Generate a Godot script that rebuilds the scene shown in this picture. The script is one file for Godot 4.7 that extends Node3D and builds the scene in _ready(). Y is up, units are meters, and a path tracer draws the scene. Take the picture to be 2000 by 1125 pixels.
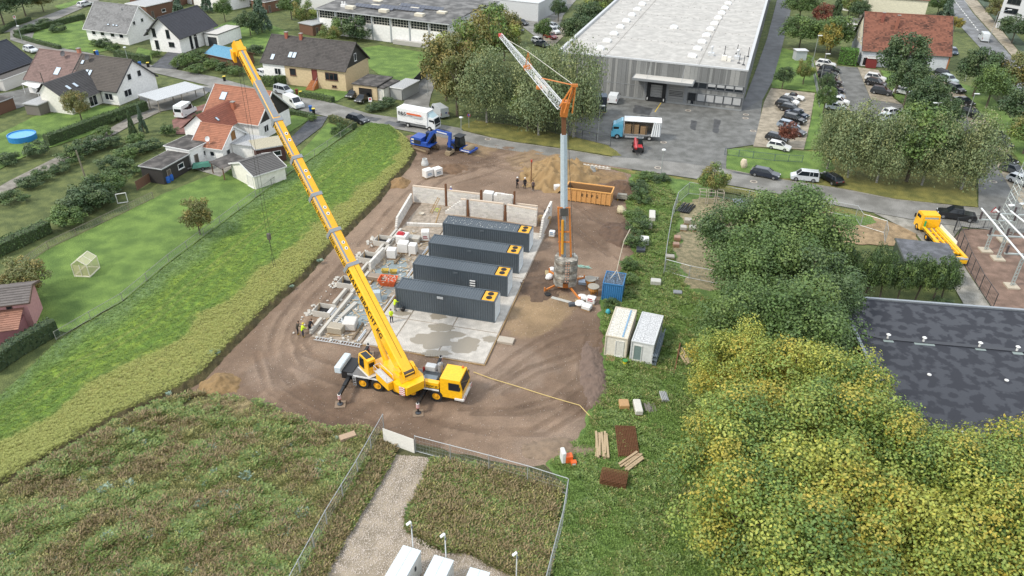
extends Node3D
# Aerial view of a building site: camera,sky and sun first,then ground,buildings,site,vehicles,trees and small things.
const FOCAL:=1500.0
const CAM_H:=50.5
const PITCH:=31.6
const ROLL:=-0.9
class B:
	var v:=PackedVector3Array()
	var n:=PackedVector3Array()
	var c:=PackedColorArray()
	var x:=Transform3D.IDENTITY
	var col:=Color.WHITE
	var tint:=false
	func tri(p: Vector3,q: Vector3,r: Vector3,nn:=Vector3.ZERO) -> void:
		var P:=x*p
		var Q:=x*q
		var R:=x*r
		var m:=nn
		if m == Vector3.ZERO:
			m=(Q - P).cross(R - P).normalized()
		elif m.dot((Q - P).cross(R - P)) < 0.0:
			var w:=Q
			Q=R
			R=w
		v.append(P); v.append(R); v.append(Q)
		n.append(m); n.append(m); n.append(m)
		if tint:
			c.append(col); c.append(col); c.append(col)
	func quad(p: Vector3,q: Vector3,r: Vector3,s: Vector3) -> void:
		var P:=x*p
		var Q:=x*q
		var R:=x*r
		var S:=x*s
		var m:=(R - P).cross(S - Q).normalized()
		v.append(P); v.append(R); v.append(Q); v.append(P); v.append(S); v.append(R)
		for i in 6:
			n.append(m)
		if tint:
			for i in 6:
				c.append(col)
	func hexa(p: Array) -> void:
		quad(p[3],p[2],p[1],p[0])
		quad(p[4],p[5],p[6],p[7])
		for i in 4:
			var j:=(i+1) % 4
			quad(p[i],p[j],p[j+4],p[i+4])
	func box(o: Vector3,s: Vector3,b:=Basis.IDENTITY) -> void:
		var h:=s*0.5
		var k:=[]
		for y in [-1,1]:
			for q in [[-1,1],[1,1],[1,-1],[-1,-1]]:
				k.append(o+b*Vector3(q[0]*h.x,y*h.y,q[1]*h.z))
		hexa(k)
	func bx(x0: float,x1: float,y0: float,y1: float,z0: float,z1: float) -> void:
		box(Vector3((x0+x1)/2,(y0+y1)/2,(z0+z1)/2),Vector3(absf(x1 - x0),absf(y1 - y0),absf(z1 - z0)))
	func taper(x0: float,x1: float,y0: float,y1: float,z0: float,z1: float,dx0: float,dx1: float,dz: float) -> void:
		hexa([Vector3(x0,y0,z1),Vector3(x1,y0,z1),Vector3(x1,y0,z0),Vector3(x0,y0,z0),Vector3(x0+dx0,y1,z1 - dz),Vector3(x1 - dx1,y1,z1 - dz),Vector3(x1 - dx1,y1,z0+dz),Vector3(x0+dx0,y1,z0+dz)])
	func cbox(o: Vector3,s: Vector3,k: float) -> void:
		var h:=s*0.5
		var rings:=[]
		for y in [[-h.y,k],[-h.y+k,0.0],[h.y - k,0.0],[h.y,k]]:
			var a: float=h.x - y[1]
			var d: float=h.z - y[1]
			var e: float=k
			var ring:=[]
			for q in [[-a+e,d],[a - e,d],[a,d - e],[a,-d+e],[a - e,-d],[-a+e,-d],[-a,-d+e],[-a,d - e]]:
				ring.append(o+Vector3(q[0],y[0],q[1]))
			rings.append(ring)
		loft(rings,true)
	func loft(rings: Array,caps:=true) -> void:
		var m: int=rings[0].size()
		for i in rings.size() - 1:
			for j in m:
				var k:=(j+1) % m
				quad(rings[i][j],rings[i][k],rings[i+1][k],rings[i+1][j])
		if caps:
			var a=rings[0]
			var z=rings[-1]
			for j in range(1,m - 1):
				tri(a[0],a[j+1],a[j])
				tri(z[0],z[j],z[j+1])
	func beam(a: Vector3,b: Vector3,w: float,h: float,up:=Vector3.UP) -> void:
		var d:=(b - a).normalized()
		if absf(d.dot(up)) > 0.97:
			up=Vector3.RIGHT
		var s:=d.cross(up).normalized()
		var u:=s.cross(d).normalized()
		box((a+b)*0.5,Vector3(w,h,a.distance_to(b)),Basis(s,u,-d))
	func tube(a: Vector3,b: Vector3,ra: float,rb:=-1.0,m:=8,caps:=true) -> void:
		if rb < 0.0:
			rb=ra
		var d:=(b - a).normalized()
		var up:=Vector3.UP if absf(d.y) < 0.9 else Vector3.RIGHT
		var s:=d.cross(up).normalized()
		var u:=s.cross(d)
		for i in m:
			var t0:=TAU*i/m
			var t1:=TAU*(i+1)/m
			var e0:=s*cos(t0)+u*sin(t0)
			var e1:=s*cos(t1)+u*sin(t1)
			quad(a+e1*ra,a+e0*ra,b+e0*rb,b+e1*rb)
			if caps:
				tri(a,a+e0*ra,a+e1*ra)
				tri(b,b+e1*rb,b+e0*rb)
	func path(p: Array,r: float,m:=6) -> void:
		for i in p.size() - 1:
			tube(p[i],p[i+1],r,r,m,true)
	func lathe(o: Vector3,prof: Array,m:=12,caps:=true) -> void:
		var rings:=[]
		for q in prof:
			var ring:=[]
			for i in m:
				var t:=TAU*i/m
				ring.append(o+Vector3(q[0]*cos(t),q[1],-q[0]*sin(t)))
			rings.append(ring)
		loft(rings,caps)
	func extr(p: Array,z0: float,z1: float,dz:=0.0,ymid:=0.0) -> void:
		var poly:=PackedVector2Array(p)
		if Geometry2D.is_polygon_clockwise(poly):
			poly.reverse()
		var lo:=[]
		var hi:=[]
		for q in poly:
			var k:=dz if q.y > ymid else 0.0
			lo.append(Vector3(q.x,q.y,z0+k))
			hi.append(Vector3(q.x,q.y,z1 - k))
		var m:=poly.size()
		for i in m:
			var j:=(i+1) % m
			quad(lo[i],lo[j],hi[j],hi[i])
		var t:=Geometry2D.triangulate_polygon(poly)
		for i in range(0,t.size(),3):
			tri(hi[t[i]],hi[t[i+1]],hi[t[i+2]],x.basis*Vector3(0,0,1))
			tri(lo[t[i]],lo[t[i+2]],lo[t[i+1]],x.basis*Vector3(0,0,-1))
	func ball(o: Vector3,r: Vector3,m:=10,k:=6) -> void:
		var rings:=[]
		for i in k+1:
			var t:=PI*i/k - PI/2
			var ring:=[]
			for j in m:
				var f:=TAU*j/m
				ring.append(o+Vector3(r.x*cos(t)*cos(f),r.y*sin(t),-r.z*cos(t)*sin(f)))
			rings.append(ring)
		loft(rings,false)
	func mesh() -> ArrayMesh:
		var a:=[]
		a.resize(Mesh.ARRAY_MAX)
		a[Mesh.ARRAY_VERTEX]=v
		a[Mesh.ARRAY_NORMAL]=n
		if tint:
			a[Mesh.ARRAY_COLOR]=c
		var am:=ArrayMesh.new()
		if v.size():
			am.add_surface_from_arrays(Mesh.PRIMITIVE_TRIANGLES,a)
		return am
static func V3(x:float,y:float,z:float)->Vector3:
	return Vector3(x,y,z)
var rng:=RandomNumberGenerator.new()
var taken:={}
var mats:={}
var texs:={}
var SA:=Vector3.ZERO
const SITE_YAW:=-0.24
func ray(u: float,v: float) -> Vector3:
	var r:=deg_to_rad(ROLL)
	var p:=deg_to_rad(PITCH)
	var xr:=(u - 1000.0)/FOCAL
	var yr:=(562.5 - v)/FOCAL
	var x:=xr*cos(r)+yr*sin(r)
	var y:=-xr*sin(r)+yr*cos(r)
	return V3(x,y*cos(p) - sin(p),-(y*sin(p)+cos(p)))
func G(u: float,v: float,h:=0.0) -> Vector3:
	var d:=ray(u,v)
	return V3(0,CAM_H,0)+d*((h - CAM_H)/d.y)
func S(a: float,b: float,h:=0.0) -> Vector3:
	return SA+V3(cos(0.24),0,sin(0.24))*a+V3(sin(0.24),0,-cos(0.24))*b+V3(0,h,0)
func numbered(called: String) -> String:
	var k: int=taken.get(called,0)
	taken[called]=k+1
	return called if k == 0 else "%s_%03d" % [called,k]
func tag(o: Node,label: String,category: String,group:="",kind:="") -> void:
	if label:
		o.set_meta("label",label)
	if category:
		o.set_meta("category",category)
	if group:
		o.set_meta("group",group)
	if kind:
		o.set_meta("kind",kind)
func thing(called: String,label: String,category: String,at:=Vector3.ZERO,yaw:=0.0,group:="") -> Node3D:
	var o:=Node3D.new()
	o.name=numbered(called)
	add_child(o)
	o.position=at
	o.rotation.y=yaw
	tag(o,label,category,group)
	return o
func part(parent: Node3D,called: String,b,m: Material) -> MeshInstance3D:
	var o:=MeshInstance3D.new()
	o.mesh=b.mesh() if b is B else b
	o.material_override=m
	if parent == self:
		o.name=numbered(called)
		add_child(o)
	else:
		o.name=called
		parent.add_child(o,true)
	return o
func solo(called: String,b,m: Material,label: String,category: String,group:="",at:=Vector3.ZERO,yaw:=0.0) -> MeshInstance3D:
	var o:=part(self,called,b,m)
	o.position=at
	o.rotation.y=yaw
	tag(o,label,category,group)
	return o
func ground(called: String,b,m: Material) -> MeshInstance3D:
	var o:=part(self,called,b,m)
	o.set_meta("kind","structure")
	return o
func copy(o: Node3D,at: Vector3,yaw: float,label:="",group:="") -> Node3D:
	var c: Node3D=o.duplicate()
	var base: String=o.name
	var cut:=base.rfind("_")
	if cut > 0 and base.substr(cut+1).is_valid_int():
		base=base.substr(0,cut)
	c.name=numbered(base)
	add_child(c)
	c.position=at
	c.rotation.y=yaw
	if label:
		c.set_meta("label",label)
	if group:
		c.set_meta("group",group)
	return c
func ntex(key: String,freq: float,lo: Color,hi: Color,octaves:=4,kind:=FastNoiseLite.TYPE_SIMPLEX_SMOOTH,size:=512,a:=0.2,z:=0.8) -> Texture2D:
	if texs.has(key):
		return texs[key]
	var f:=FastNoiseLite.new()
	f.noise_type=kind
	f.frequency=freq
	f.fractal_octaves=octaves
	f.seed=key.hash() % 1000
	var img:=f.get_seamless_image(size,size)
	var t:=NoiseTexture2D.new()
	t=null
	img.convert(Image.FORMAT_L8)
	var d:=img.get_data()
	var ramp:=PackedByteArray()
	ramp.resize(768)
	for i in 256:
		var w:=clampf((i/255.0 - a)/(z - a),0,1)
		var q:=lo.lerp(hi,w)
		ramp[i*3]=int(clampf(q.r,0,1)*255); ramp[i*3+1]=int(clampf(q.g,0,1)*255); ramp[i*3+2]=int(clampf(q.b,0,1)*255)
	var out:=PackedByteArray()
	out.resize(d.size()*3)
	for i in d.size():
		var j:=d[i]*3
		var k:=i*3
		out[k]=ramp[j]; out[k+1]=ramp[j+1]; out[k+2]=ramp[j+2]
	var im2:=Image.create_from_data(size,size,false,Image.FORMAT_RGB8,out)
	texs[key]=ImageTexture.create_from_image(im2)
	return texs[key]
func grey(key: String,freq: float,lo: float,octaves:=4,kind:=FastNoiseLite.TYPE_SIMPLEX_SMOOTH) -> Texture2D:
	return ntex(key,freq,Color(lo,lo,lo),Color.WHITE,octaves,kind,256)
# colour (sRGB),roughness,first noise [texture,repeats per metre],second noise,relief
func mat(key: String,col:=Color.WHITE,rough:=0.8,t1=null,s1:=1.0,t2=null,s2:=0.1,bump:=0.0,metal:=0.0) -> StandardMaterial3D:
	if mats.has(key):
		return mats[key]
	var m:=StandardMaterial3D.new()
	m.resource_name=key
	m.albedo_color=col
	m.roughness=rough
	m.metallic=metal
	if t1:
		m.albedo_texture=t1
		m.uv1_triplanar=true
		m.uv1_world_triplanar=true
		m.uv1_scale=Vector3.ONE*s1
	if t2:
		m.detail_enabled=true
		m.detail_albedo=t2
		m.detail_blend_mode=BaseMaterial3D.BLEND_MODE_MUL
		m.detail_uv_layer=BaseMaterial3D.DETAIL_UV_2
		m.uv2_triplanar=true
		m.uv2_world_triplanar=true
		m.uv2_scale=Vector3.ONE*s2
	if bump > 0.0 and t1:
		m.heightmap_enabled=true
		m.heightmap_texture=t1
		m.heightmap_scale=bump
	mats[key]=m
	return m
func paint(hex: String,rough:=0.35,coat:=true) -> StandardMaterial3D:
	var key:="paint_%s_%s_%s" % [hex,rough,coat]
	if mats.has(key):
		return mats[key]
	var m:=mat(key,Color(hex),rough,grey("dust",0.02,0.93),0.7)
	if coat:
		m.clearcoat_enabled=true
		m.clearcoat=0.6
		m.clearcoat_roughness=0.15
	return m
func plainm(hex: String,rough:=0.7,metal:=0.0) -> StandardMaterial3D:
	return mat("plain_%s_%s_%s" % [hex,rough,metal],Color(hex),rough,grey("dust",0.02,0.93),0.7,null,0.1,0.0,metal)
func glass() -> StandardMaterial3D:
	return mat("window_glass",Color("1d2329"),0.06)
func pxpoly(p: Array,h:=0.0) -> PackedVector2Array:
	var r:=PackedVector2Array()
	for i in range(0,p.size(),2):
		var g:=G(p[i],p[i+1],h)
		r.append(Vector2(g.x,g.z))
	return r
func rough_edge(p: PackedVector2Array,step: float,amp: float) -> PackedVector2Array:
	if amp <= 0.0:
		return p
	var f:=FastNoiseLite.new()
	f.frequency=0.35
	f.fractal_octaves=3
	var r:=PackedVector2Array()
	for i in p.size():
		var a:=p[i]
		var b:=p[(i+1) % p.size()]
		var k:=maxi(1,int(a.distance_to(b)/step))
		var nn:=(b - a).orthogonal().normalized()
		for j in k:
			var q:=a.lerp(b,float(j)/k)
			r.append(q+nn*f.get_noise_2d(q.x,q.y)*amp)
	return r
func flat(b: B,poly: PackedVector2Array,y: float) -> void:
	var t:=Geometry2D.triangulate_polygon(poly)
	if t.is_empty():
		print("triangulation failed, points: ",poly.size())
	for i in range(0,t.size(),3):
		b.tri(V3(poly[t[i]].x,y,poly[t[i]].y),V3(poly[t[i+1]].x,y,poly[t[i+1]].y),V3(poly[t[i+2]].x,y,poly[t[i+2]].y),Vector3.UP)
func sheet(called: String,px: Array,y: float,m: Material,amp:=0.0,step:=0.6) -> MeshInstance3D:
	var b:=B.new()
	flat(b,rough_edge(pxpoly(px),step,amp),y)
	return ground(called,b,m)
func slab_sheet(called: String,px: Array,y0: float,y1: float,m: Material) -> MeshInstance3D:
	var b:=B.new()
	prism(b,pxpoly(px),y0,y1)
	return ground(called,b,m)
func prism(b: B,poly: PackedVector2Array,y0: float,y1: float) -> void:
	flat(b,poly,y1)
	var cw:=Geometry2D.is_polygon_clockwise(poly)
	for i in poly.size():
		var p:=poly[i]
		var q:=poly[(i+1) % poly.size()]
		if cw:
			var w:=p
			p=q
			q=w
		b.quad(V3(q.x,y0,q.y),V3(p.x,y0,p.y),V3(p.x,y1,p.y),V3(q.x,y1,q.y))
func yaw_of(p: Vector3,q: Vector3) -> float:
	return atan2(-(q.z - p.z),q.x - p.x)
func _ready() -> void:
	rng.seed=7
	var cam:=Camera3D.new()
	cam.name="camera"
	cam.fov=rad_to_deg(2.0*atan(562.5/FOCAL))
	cam.far=3000.0
	cam.near=0.5
	cam.position=V3(0,CAM_H,0)
	cam.rotation=V3(deg_to_rad(-PITCH),0,deg_to_rad(-ROLL))
	add_child(cam)
	cam.current=true
	var env:=Environment.new()
	var sky:=Sky.new()
	var sm:=ProceduralSkyMaterial.new()
	sm.sky_top_color=Color(0.76,0.79,0.83)
	sm.sky_horizon_color=Color(0.88,0.89,0.9)
	sm.sky_curve=0.25
	sm.ground_horizon_color=Color(0.5,0.5,0.47)
	sm.ground_bottom_color=Color(0.3,0.3,0.27)
	sky.sky_material=sm
	env.background_mode=Environment.BG_SKY
	env.sky=sky
	env.background_energy_multiplier=1.3
	env.tonemap_mode=Environment.TONE_MAPPER_LINEAR
	env.tonemap_exposure=1.68
	env.sdfgi_enabled=true
	env.ssao_enabled=true
	env.ssil_enabled=true
	env.fog_enabled=false
	env.fog_density=0.0006
	env.fog_light_color=Color(0.8,0.84,0.88)
	var we:=WorldEnvironment.new()
	we.name="environment"
	we.environment=env
	add_child(we)
	var sun:=DirectionalLight3D.new()
	sun.name="sun"
	sun.light_energy=0.6
	sun.light_angular_distance=10.0
	sun.light_color=Color(1.0,0.97,0.92)
	sun.shadow_enabled=true
	add_child(sun)
	sun.look_at_from_position(V3(-70,78,30),Vector3.ZERO)
	SA=G(945,712)
	build_ground()
	build_buildings()
	build_gardens()
	build_site()
	build_cranes()
	build_vehicles()
	build_people()
	build_trees()
	build_weeds()
	build_small_things()
func lin(r: int,g: int,b: int) -> Color:
	return Color(r/255.0,g/255.0,b/255.0).srgb_to_linear()
func resample(p: PackedVector2Array,k: int) -> PackedVector2Array:
	var tot:=0.0
	for i in p.size() - 1:
		tot += p[i].distance_to(p[i+1])
	var r:=PackedVector2Array()
	var seg:=0
	var done:=0.0
	for i in k+1:
		var want:=tot*i/k
		while seg < p.size() - 2 and done+p[seg].distance_to(p[seg+1]) < want:
			done += p[seg].distance_to(p[seg+1])
			seg += 1
		var l:=p[seg].distance_to(p[seg+1])
		r.append(p[seg].lerp(p[seg+1],clampf((want - done)/l,0,1)))
	return r
# a regular mesh of (nx+1) x (nz+1) points with its own heights and colours; cells with keep=0 are left out
func lattice(pts: PackedVector3Array,cols: PackedColorArray,nx: int,nz: int,keep:=PackedByteArray()) -> ArrayMesh:
	var idx:=PackedInt32Array()
	var nor:=PackedVector3Array()
	nor.resize(pts.size())
	var w:=nx+1
	for j in nz+1:
		for i in w:
			var k:=j*w+i
			var a:=pts[k - 1] if i > 0 else pts[k]
			var b:=pts[k+1] if i < nx else pts[k]
			var c:=pts[k - w] if j > 0 else pts[k]
			var d:=pts[k+w] if j < nz else pts[k]
			var m:=(d - c).cross(b - a).normalized()
			nor[k]=m if m.y > 0 else -m
	for j in nz:
		for i in nx:
			if keep.size() and keep[j*nx+i] == 0:
				continue
			var k:=j*w+i
			if (pts[k+1] - pts[k]).cross(pts[k+w] - pts[k]).y < 0.0:
				idx.append_array(PackedInt32Array([k,k+1,k+w,k+1,k+w+1,k+w]))
			else:
				idx.append_array(PackedInt32Array([k,k+w,k+1,k+1,k+w,k+w+1]))
	var arr:=[]
	arr.resize(Mesh.ARRAY_MAX)
	arr[Mesh.ARRAY_VERTEX]=pts
	arr[Mesh.ARRAY_NORMAL]=nor
	arr[Mesh.ARRAY_COLOR]=cols
	arr[Mesh.ARRAY_INDEX]=idx
	var am:=ArrayMesh.new()
	am.add_surface_from_arrays(Mesh.PRIMITIVE_TRIANGLES,arr)
	return am
func vcol(key: String,rough: float,t1,s1: float,t2,s2: float,bump: float) -> StandardMaterial3D:
	var m:=mat(key,Color.WHITE,rough,t1,s1,t2,s2,bump)
	m.vertex_color_use_as_albedo=true
	return m
const SITE_EDGE:=[400,745,420,715,470,670,540,600,600,545,650,490,700,440,740,400,770,360,800,330,815,315,822,300,800,285,806,268,850,266,905,270,960,282,1040,292,1130,308,1200,325,1232,340,1225,370,1215,400,1225,440,1237,465,1230,500,1213,522,1182,560,1168,600,1163,640,1176,680,1170,720,1177,750,1150,800,1130,850,1060,907,1020,910,960,900,900,885,820,868,750,850,690,835,640,840,590,826,540,802,480,778,430,772]
const FIELD_LEFT:=[-120,860,0,775,110,668,240,590,330,515,430,440,500,388,560,345,640,290,700,252,722,243]
const FIELD_RIGHT:=[-120,1040,0,960,120,890,230,825,350,772,402,742,470,668,540,598,600,543,650,488,700,438,740,398,770,358,800,328,815,300,800,275,768,252]
const WEED_EDGE:=[-140,1060,0,962,120,892,230,828,340,780,400,768,430,774,480,780,540,804,590,828,640,842,690,837,750,852,700,930,640,1030,570,1160,400,1300,-200,1300]
var site_poly:=PackedVector2Array()
var weed_poly:=PackedVector2Array()
var noise:=FastNoiseLite.new()
func weed_height(x: float,z: float) -> float:
	return 0.1+0.35*(noise.get_noise_2d(x*1.3,z*1.3)+0.4)+0.15*noise.get_noise_2d(x*7.0,z*7.0)
func build_ground() -> void:
	noise.seed=3
	noise.frequency=0.08
	noise.fractal_octaves=3
	var fine:=ntex("fine_grain",0.09,Color(0.74,0.74,0.74),Color(1.0,1.0,1.0),5)
	var blot:=ntex("blotches",0.012,Color(0.8,0.8,0.79),Color(1,1,1),4)
	var grassy:=ntex("grass_grain",0.12,Color(0.55,0.58,0.5),Color(1,1,1),5)
	var turf:=ntex("turf_blotch",0.015,Color(0.76,0.8,0.74),Color(1,1,0.95),5)
	var stony:=ntex("stone_grain",0.11,Color(0.74,0.73,0.71),Color(1,1,1),3,FastNoiseLite.TYPE_CELLULAR)
	var lawn:=mat("lawn",Color("84a052"),0.95,grassy,0.13,turf,0.035,4.0)
	var meadow:=mat("meadow",Color("7f9c55"),0.95,grassy,0.13,turf,0.06,6.0)
	var verge:=mat("verge_grass",Color("9a9253"),0.95,grassy,0.13,turf,0.05,4.0)
	var rank:=mat("garden_ground",Color("7c8452"),0.95,grassy,0.13,turf,0.06,6.0)
	var asphalt:=mat("asphalt",Color("9a9893"),0.85,fine,0.16,blot,0.035,0.5)
	var asphalt2:=mat("dark_asphalt",Color("82827f"),0.75,fine,0.16,blot,0.06,0.5)
	var asphalt3:=mat("shaded_lane_asphalt",Color("6a6c6f"),0.6,fine,0.16,blot,0.05,0.4)  # asphalt tone darkened to carry the hall's shadow
	var pavers:=mat("pavers",Color("b9ad99"),0.9,fine,0.16,blot,0.08,0.5)
	var concrete:=mat("old_concrete",Color("b0aca2"),0.85,fine,0.16,blot,0.09,0.5)
	var gravel:=mat("gravel",Color("b7aa98"),0.95,stony,0.35,blot,0.09,3.0)
	var redgravel:=mat("red_gravel",Color("9a8072"),0.95,stony,0.35,blot,0.08,3.0)
	var sandy:=mat("sand",Color("b39a78"),0.95,fine,0.16,blot,0.12,2.0)
	var b:=B.new()
	b.quad(V3(-900,-0.1,200),V3(900,-0.1,200),V3(900,-0.1,-1400),V3(-900,-0.1,-1400))
	ground("ground",b,rank)
	build_dirt(fine,stony)
	build_field(grassy)
	build_weed_ground(grassy)
	sheet("meadow",[1232,340,1290,343,1390,365,1440,420,1460,560,1640,580,1640,700,2200,1200,1050,1260,1100,950,1064,905,1132,852,1152,802,1180,750,1173,720,1179,680,1166,640,1171,600,1185,560,1216,522,1233,500,1240,465,1228,440,1218,400,1228,370],0.06,meadow,0.7,0.4)
	sheet("weedy_ground",[752,852,820,870,900,887,960,902,1020,912,1062,908,1102,948,1052,1280,560,1280,640,1032,700,932],0.063,mat("weed_soil",Color("68664a"),0.95,grassy,0.13,turf,0.08,5.0),0.3,0.4)
	sheet("gravel_path",[771,888,841,896,824,943,799,991,791,1016,800,1043,821,1063,861,1076,920,1085,1010,1130,1010,1240,590,1240,635,1121,673,1051,700,1006,741,938],0.069,gravel,0.25,0.3)
	sheet("compound_ground",[1335,395,1400,385,1480,400,1500,470,1470,560,1345,565,1318,500],0.068,mat("compound_soil",Color("a89a80"),0.95,fine,0.16,turf,0.15,2.0),1.2,0.4)
	sheet("dirt_track",[1560,405,1640,415,1700,418,1790,455,1795,478,1700,478,1600,468,1545,440],0.02,sandy,0.6,0.4)
	var street_up:=[20,62,62,76,110,92,200,108,300,128,420,150,500,172,560,186,640,198,720,222,775,230,820,236,898,250,905,256,960,269,1000,277,1100,291,1195,307,1240,309,1330,318,1416,330,1500,347,1650,370,1750,390,1911,407,2040,424]
	var street_low:=[2040,462,1876,442,1800,432,1705,415,1588,392,1500,375,1351,348,1175,322,1040,300,950,287,916,278,816,260,760,249,720,243,640,228,580,214,520,198,480,186,420,170,300,142,200,120,100,104,20,78]
	sheet("street",street_up+street_low,0.02,asphalt)
	sheet("side_street",[20,62,-60,74,-60,56,0,56,40,49,90,30,150,8,190,-14,225,-14,170,12,110,38,70,54,62,76],0.016,asphalt)
	sheet("yard_lane",[775,231,790,196,815,165,830,150,862,120,880,130,852,160,842,185,838,205,838,238],0.012,asphalt)
	sheet("forecourt",[1100,190,1130,168,1447,217,1490,190,1478,282,1420,290,1418,331,1330,319,1240,310,1196,308,1190,285,1100,262],0.01,asphalt2)
	sheet("dark_lane",[1444,220,1473,146,1498,76,1517,2,1524,-30,1560,-30,1549,0,1538,48,1526,98,1508,160,1491,192],0.014,asphalt3)  # real lane, with the shade beside the hall put into its colour
	sheet("paved_parking",[1506,172,1592,182,1582,240,1570,292,1471,286,1480,250,1492,200],0.012,pavers)
	sheet("parking_aisle",[1630,128,1675,132,1700,193,1762,203,1780,270,1800,300,1690,290,1660,215,1648,180],0.012,asphalt2)
	sheet("parking_bays",[1675,131,1716,137,1745,192,1762,204,1701,194],0.014,pavers)
	sheet("parking_bays",[1590,118,1632,122,1652,190,1660,215,1610,210,1600,160],0.014,pavers)
	sheet("car_park_lane",[1786,145,1823,147,1855,190,1893,240,1930,295,1980,380,2010,425,1911,409,1911,367,1903,290,1876,243,1832,200],0.024,asphalt2)
	sheet("parking_bays",[1823,146,1842,146,1868,165,1925,235,1995,330,2040,390,2010,424,1980,380,1930,294,1893,239,1855,189],0.016,pavers)
	sheet("main_road",[1818,-30,1862,-30,1900,25,1960,92,2050,200,2100,330,2060,330,1980,190,1925,105,1870,45,1828,0],0.014,mat("road_asphalt",Color("8f9194"),0.85,fine,0.16,blot,0.04,0.4))
	sheet("footway",[1863,-30,1882,-30,1925,20,1985,95,2070,200,2052,200,1962,92,1902,25],0.03,pavers)
	sheet("green_verge",[1883,-30,1900,-30,1945,20,2010,95,2090,190,2070,198,1986,94,1926,19],0.02,mat("green_paving",Color("5d6f5c"),0.95,grassy,0.13,blot,0.1))
	sheet("car_park",[1005,40,1050,75,1090,60,1100,30,1150,-30,1060,-30,1030,0],0.012,asphalt)
	sheet("parking_bays",[975,38,1006,48,1040,14,1085,-30,1020,-30,1000,0],0.014,pavers)
	sheet("parking_bays",[1050,78,1080,90,1110,62,1096,50],0.016,pavers)
	var mk:=B.new()
	for i in 16:
		var p:=G(1859,-6).lerp(G(1912,62),i/16.0)
		var q:=G(1859,-6).lerp(G(1912,62),(i+0.5)/16.0)
		mk.beam(p+V3(0,0.02,0),q+V3(0,0.02,0),0.28,0.008)
	part(ground("lane_markings",mk,plainm("d8d8d2")),"edge_line",line_mesh([[1866,-20,1903,24],[1903,24,1960,90]],0.12,0.022),plainm("c9c9c3"))
	ground("yellow_bay_line",line_mesh([[1291,201,1279,219]],0.16,0.016),plainm("cfae3a"))
	sheet("street_verge",[900,246,930,234,1010,245,1110,264,1188,284,1214,304,1195,305,1100,290,1000,276,960,268,907,255],0.035,verge,0.25,0.5)
	sheet("birch_verge",[1418,330,1421,292,1470,289,1568,295,1600,292,1690,300,1800,320,1905,345,1910,405,1750,389,1650,369,1500,346],0.035,verge,0.25,0.5)
	sheet("green_island",[1418,330,1421,292,1470,289,1568,295,1620,295,1630,330,1590,352,1500,346],0.042,lawn,0.3,0.5)
	sheet("tree_strip",[1592,182,1612,186,1606,240,1600,292,1571,292,1583,240],0.03,lawn,0.2,0.5)
	sheet("tree_strip",[1515,90,1590,110,1605,165,1595,180,1507,171],0.006,lawn,0.2,0.5)
	sheet("tree_strip",[1720,137,1786,146,1835,202,1876,245,1900,290,1790,290,1764,203,1747,190],0.006,lawn,0.2,0.5)
	sheet("tree_strip",[1868,160,1930,180,2000,260,2060,330,2000,325,1926,234],0.006,lawn,0.2,0.5)
	sheet("lower_verge",[1182,326,1351,350,1500,377,1590,395,1700,417,1690,425,1560,400,1480,388,1380,368,1290,350,1236,342],0.03,verge,0.3,0.5)
	sheet("grass_corner",[1640,410,1702,422,1712,434,1690,440,1650,438,1600,425],0.028,lawn,0.3,0.5)
	sheet("paved_apron",[1706,416,1800,433,1878,443,1860,466,1792,458],0.028,concrete)
	sheet("concrete_lane",[1790,458,1858,466,1886,525,1935,600,1940,640,1900,640,1880,590,1840,520],0.018,concrete)
	sheet("substation_gravel",[1882,446,2080,460,2200,760,1960,640,1937,600,1888,525,1861,468],0.02,redgravel)
	sheet("garden_lawn",[-40,600,20,540,95,487,200,437,320,378,440,330,520,345,560,345,500,386,430,438,330,513,240,588,130,650,60,640,0,640],0.0,lawn,0.2,0.6)
	sheet("garden_lawn",[565,320,640,240,690,252,640,288,560,342,530,330],0.002,lawn,0.15,0.6)
	sheet("garden_lawn",[-60,290,70,226,190,205,270,212,180,262,60,300,0,330,-60,350],0.002,lawn,0.2,0.6)
	sheet("garden_lawn",[40,68,160,40,172,60,186,88,120,98,60,84],0.002,lawn,0.1,0.6)
	sheet("garden_lawn",[700,95,740,88,845,105,838,128,800,165,745,150,720,130],0.002,lawn,0.15,0.6)
	sheet("garden_lawn",[110,90,200,78,230,95,180,104],0.004,lawn,0.1,0.6)
	sheet("garden_lawn",[270,92,300,100,296,118,262,112],0.004,lawn,0.1,0.6)
	sheet("garden_lawn",[400,60,480,30,560,60,540,110,470,90],0.004,lawn,0.2,0.6)
	sheet("garden_lawn",[105,12,180,-8,180,10,120,20],0.004,lawn,0.1,0.6)
	sheet("garden_lawn",[570,225,612,228,560,262,560,240],0.006,lawn,0.1,0.6)
	sheet("front_garden",[540,172,600,170,690,180,650,202,560,186],0.004,lawn,0.1,0.6)
	sheet("paved_drive",[640,228,628,248,560,300,540,312,528,300,575,262,612,226],0.024,mat("drive_asphalt",Color("63656a"),0.8,fine,0.16,blot,0.1))
	sheet("paved_drive",[295,130,330,100,365,103,350,128,345,136,300,132],0.024,mat("drive_asphalt"))
	sheet("garden_track",[-60,398,20,352,100,312,170,276,250,230,300,200,345,178,372,186,330,210,250,248,170,292,100,330,0,382,-60,425],0.008,mat("track_gravel",Color("a09a90"),0.95,fine,0.16,blot,0.1))
	sheet("carport_yard",[270,190,345,165,420,168,400,186,345,212,290,222],0.012,asphalt)
	sheet("brick_drive",[336,235,375,212,420,196,440,215,412,240,372,262,345,262,338,250],0.014,mat("brick_paving",Color("9a6f66"),0.9,fine,0.16,blot,0.1))
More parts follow.
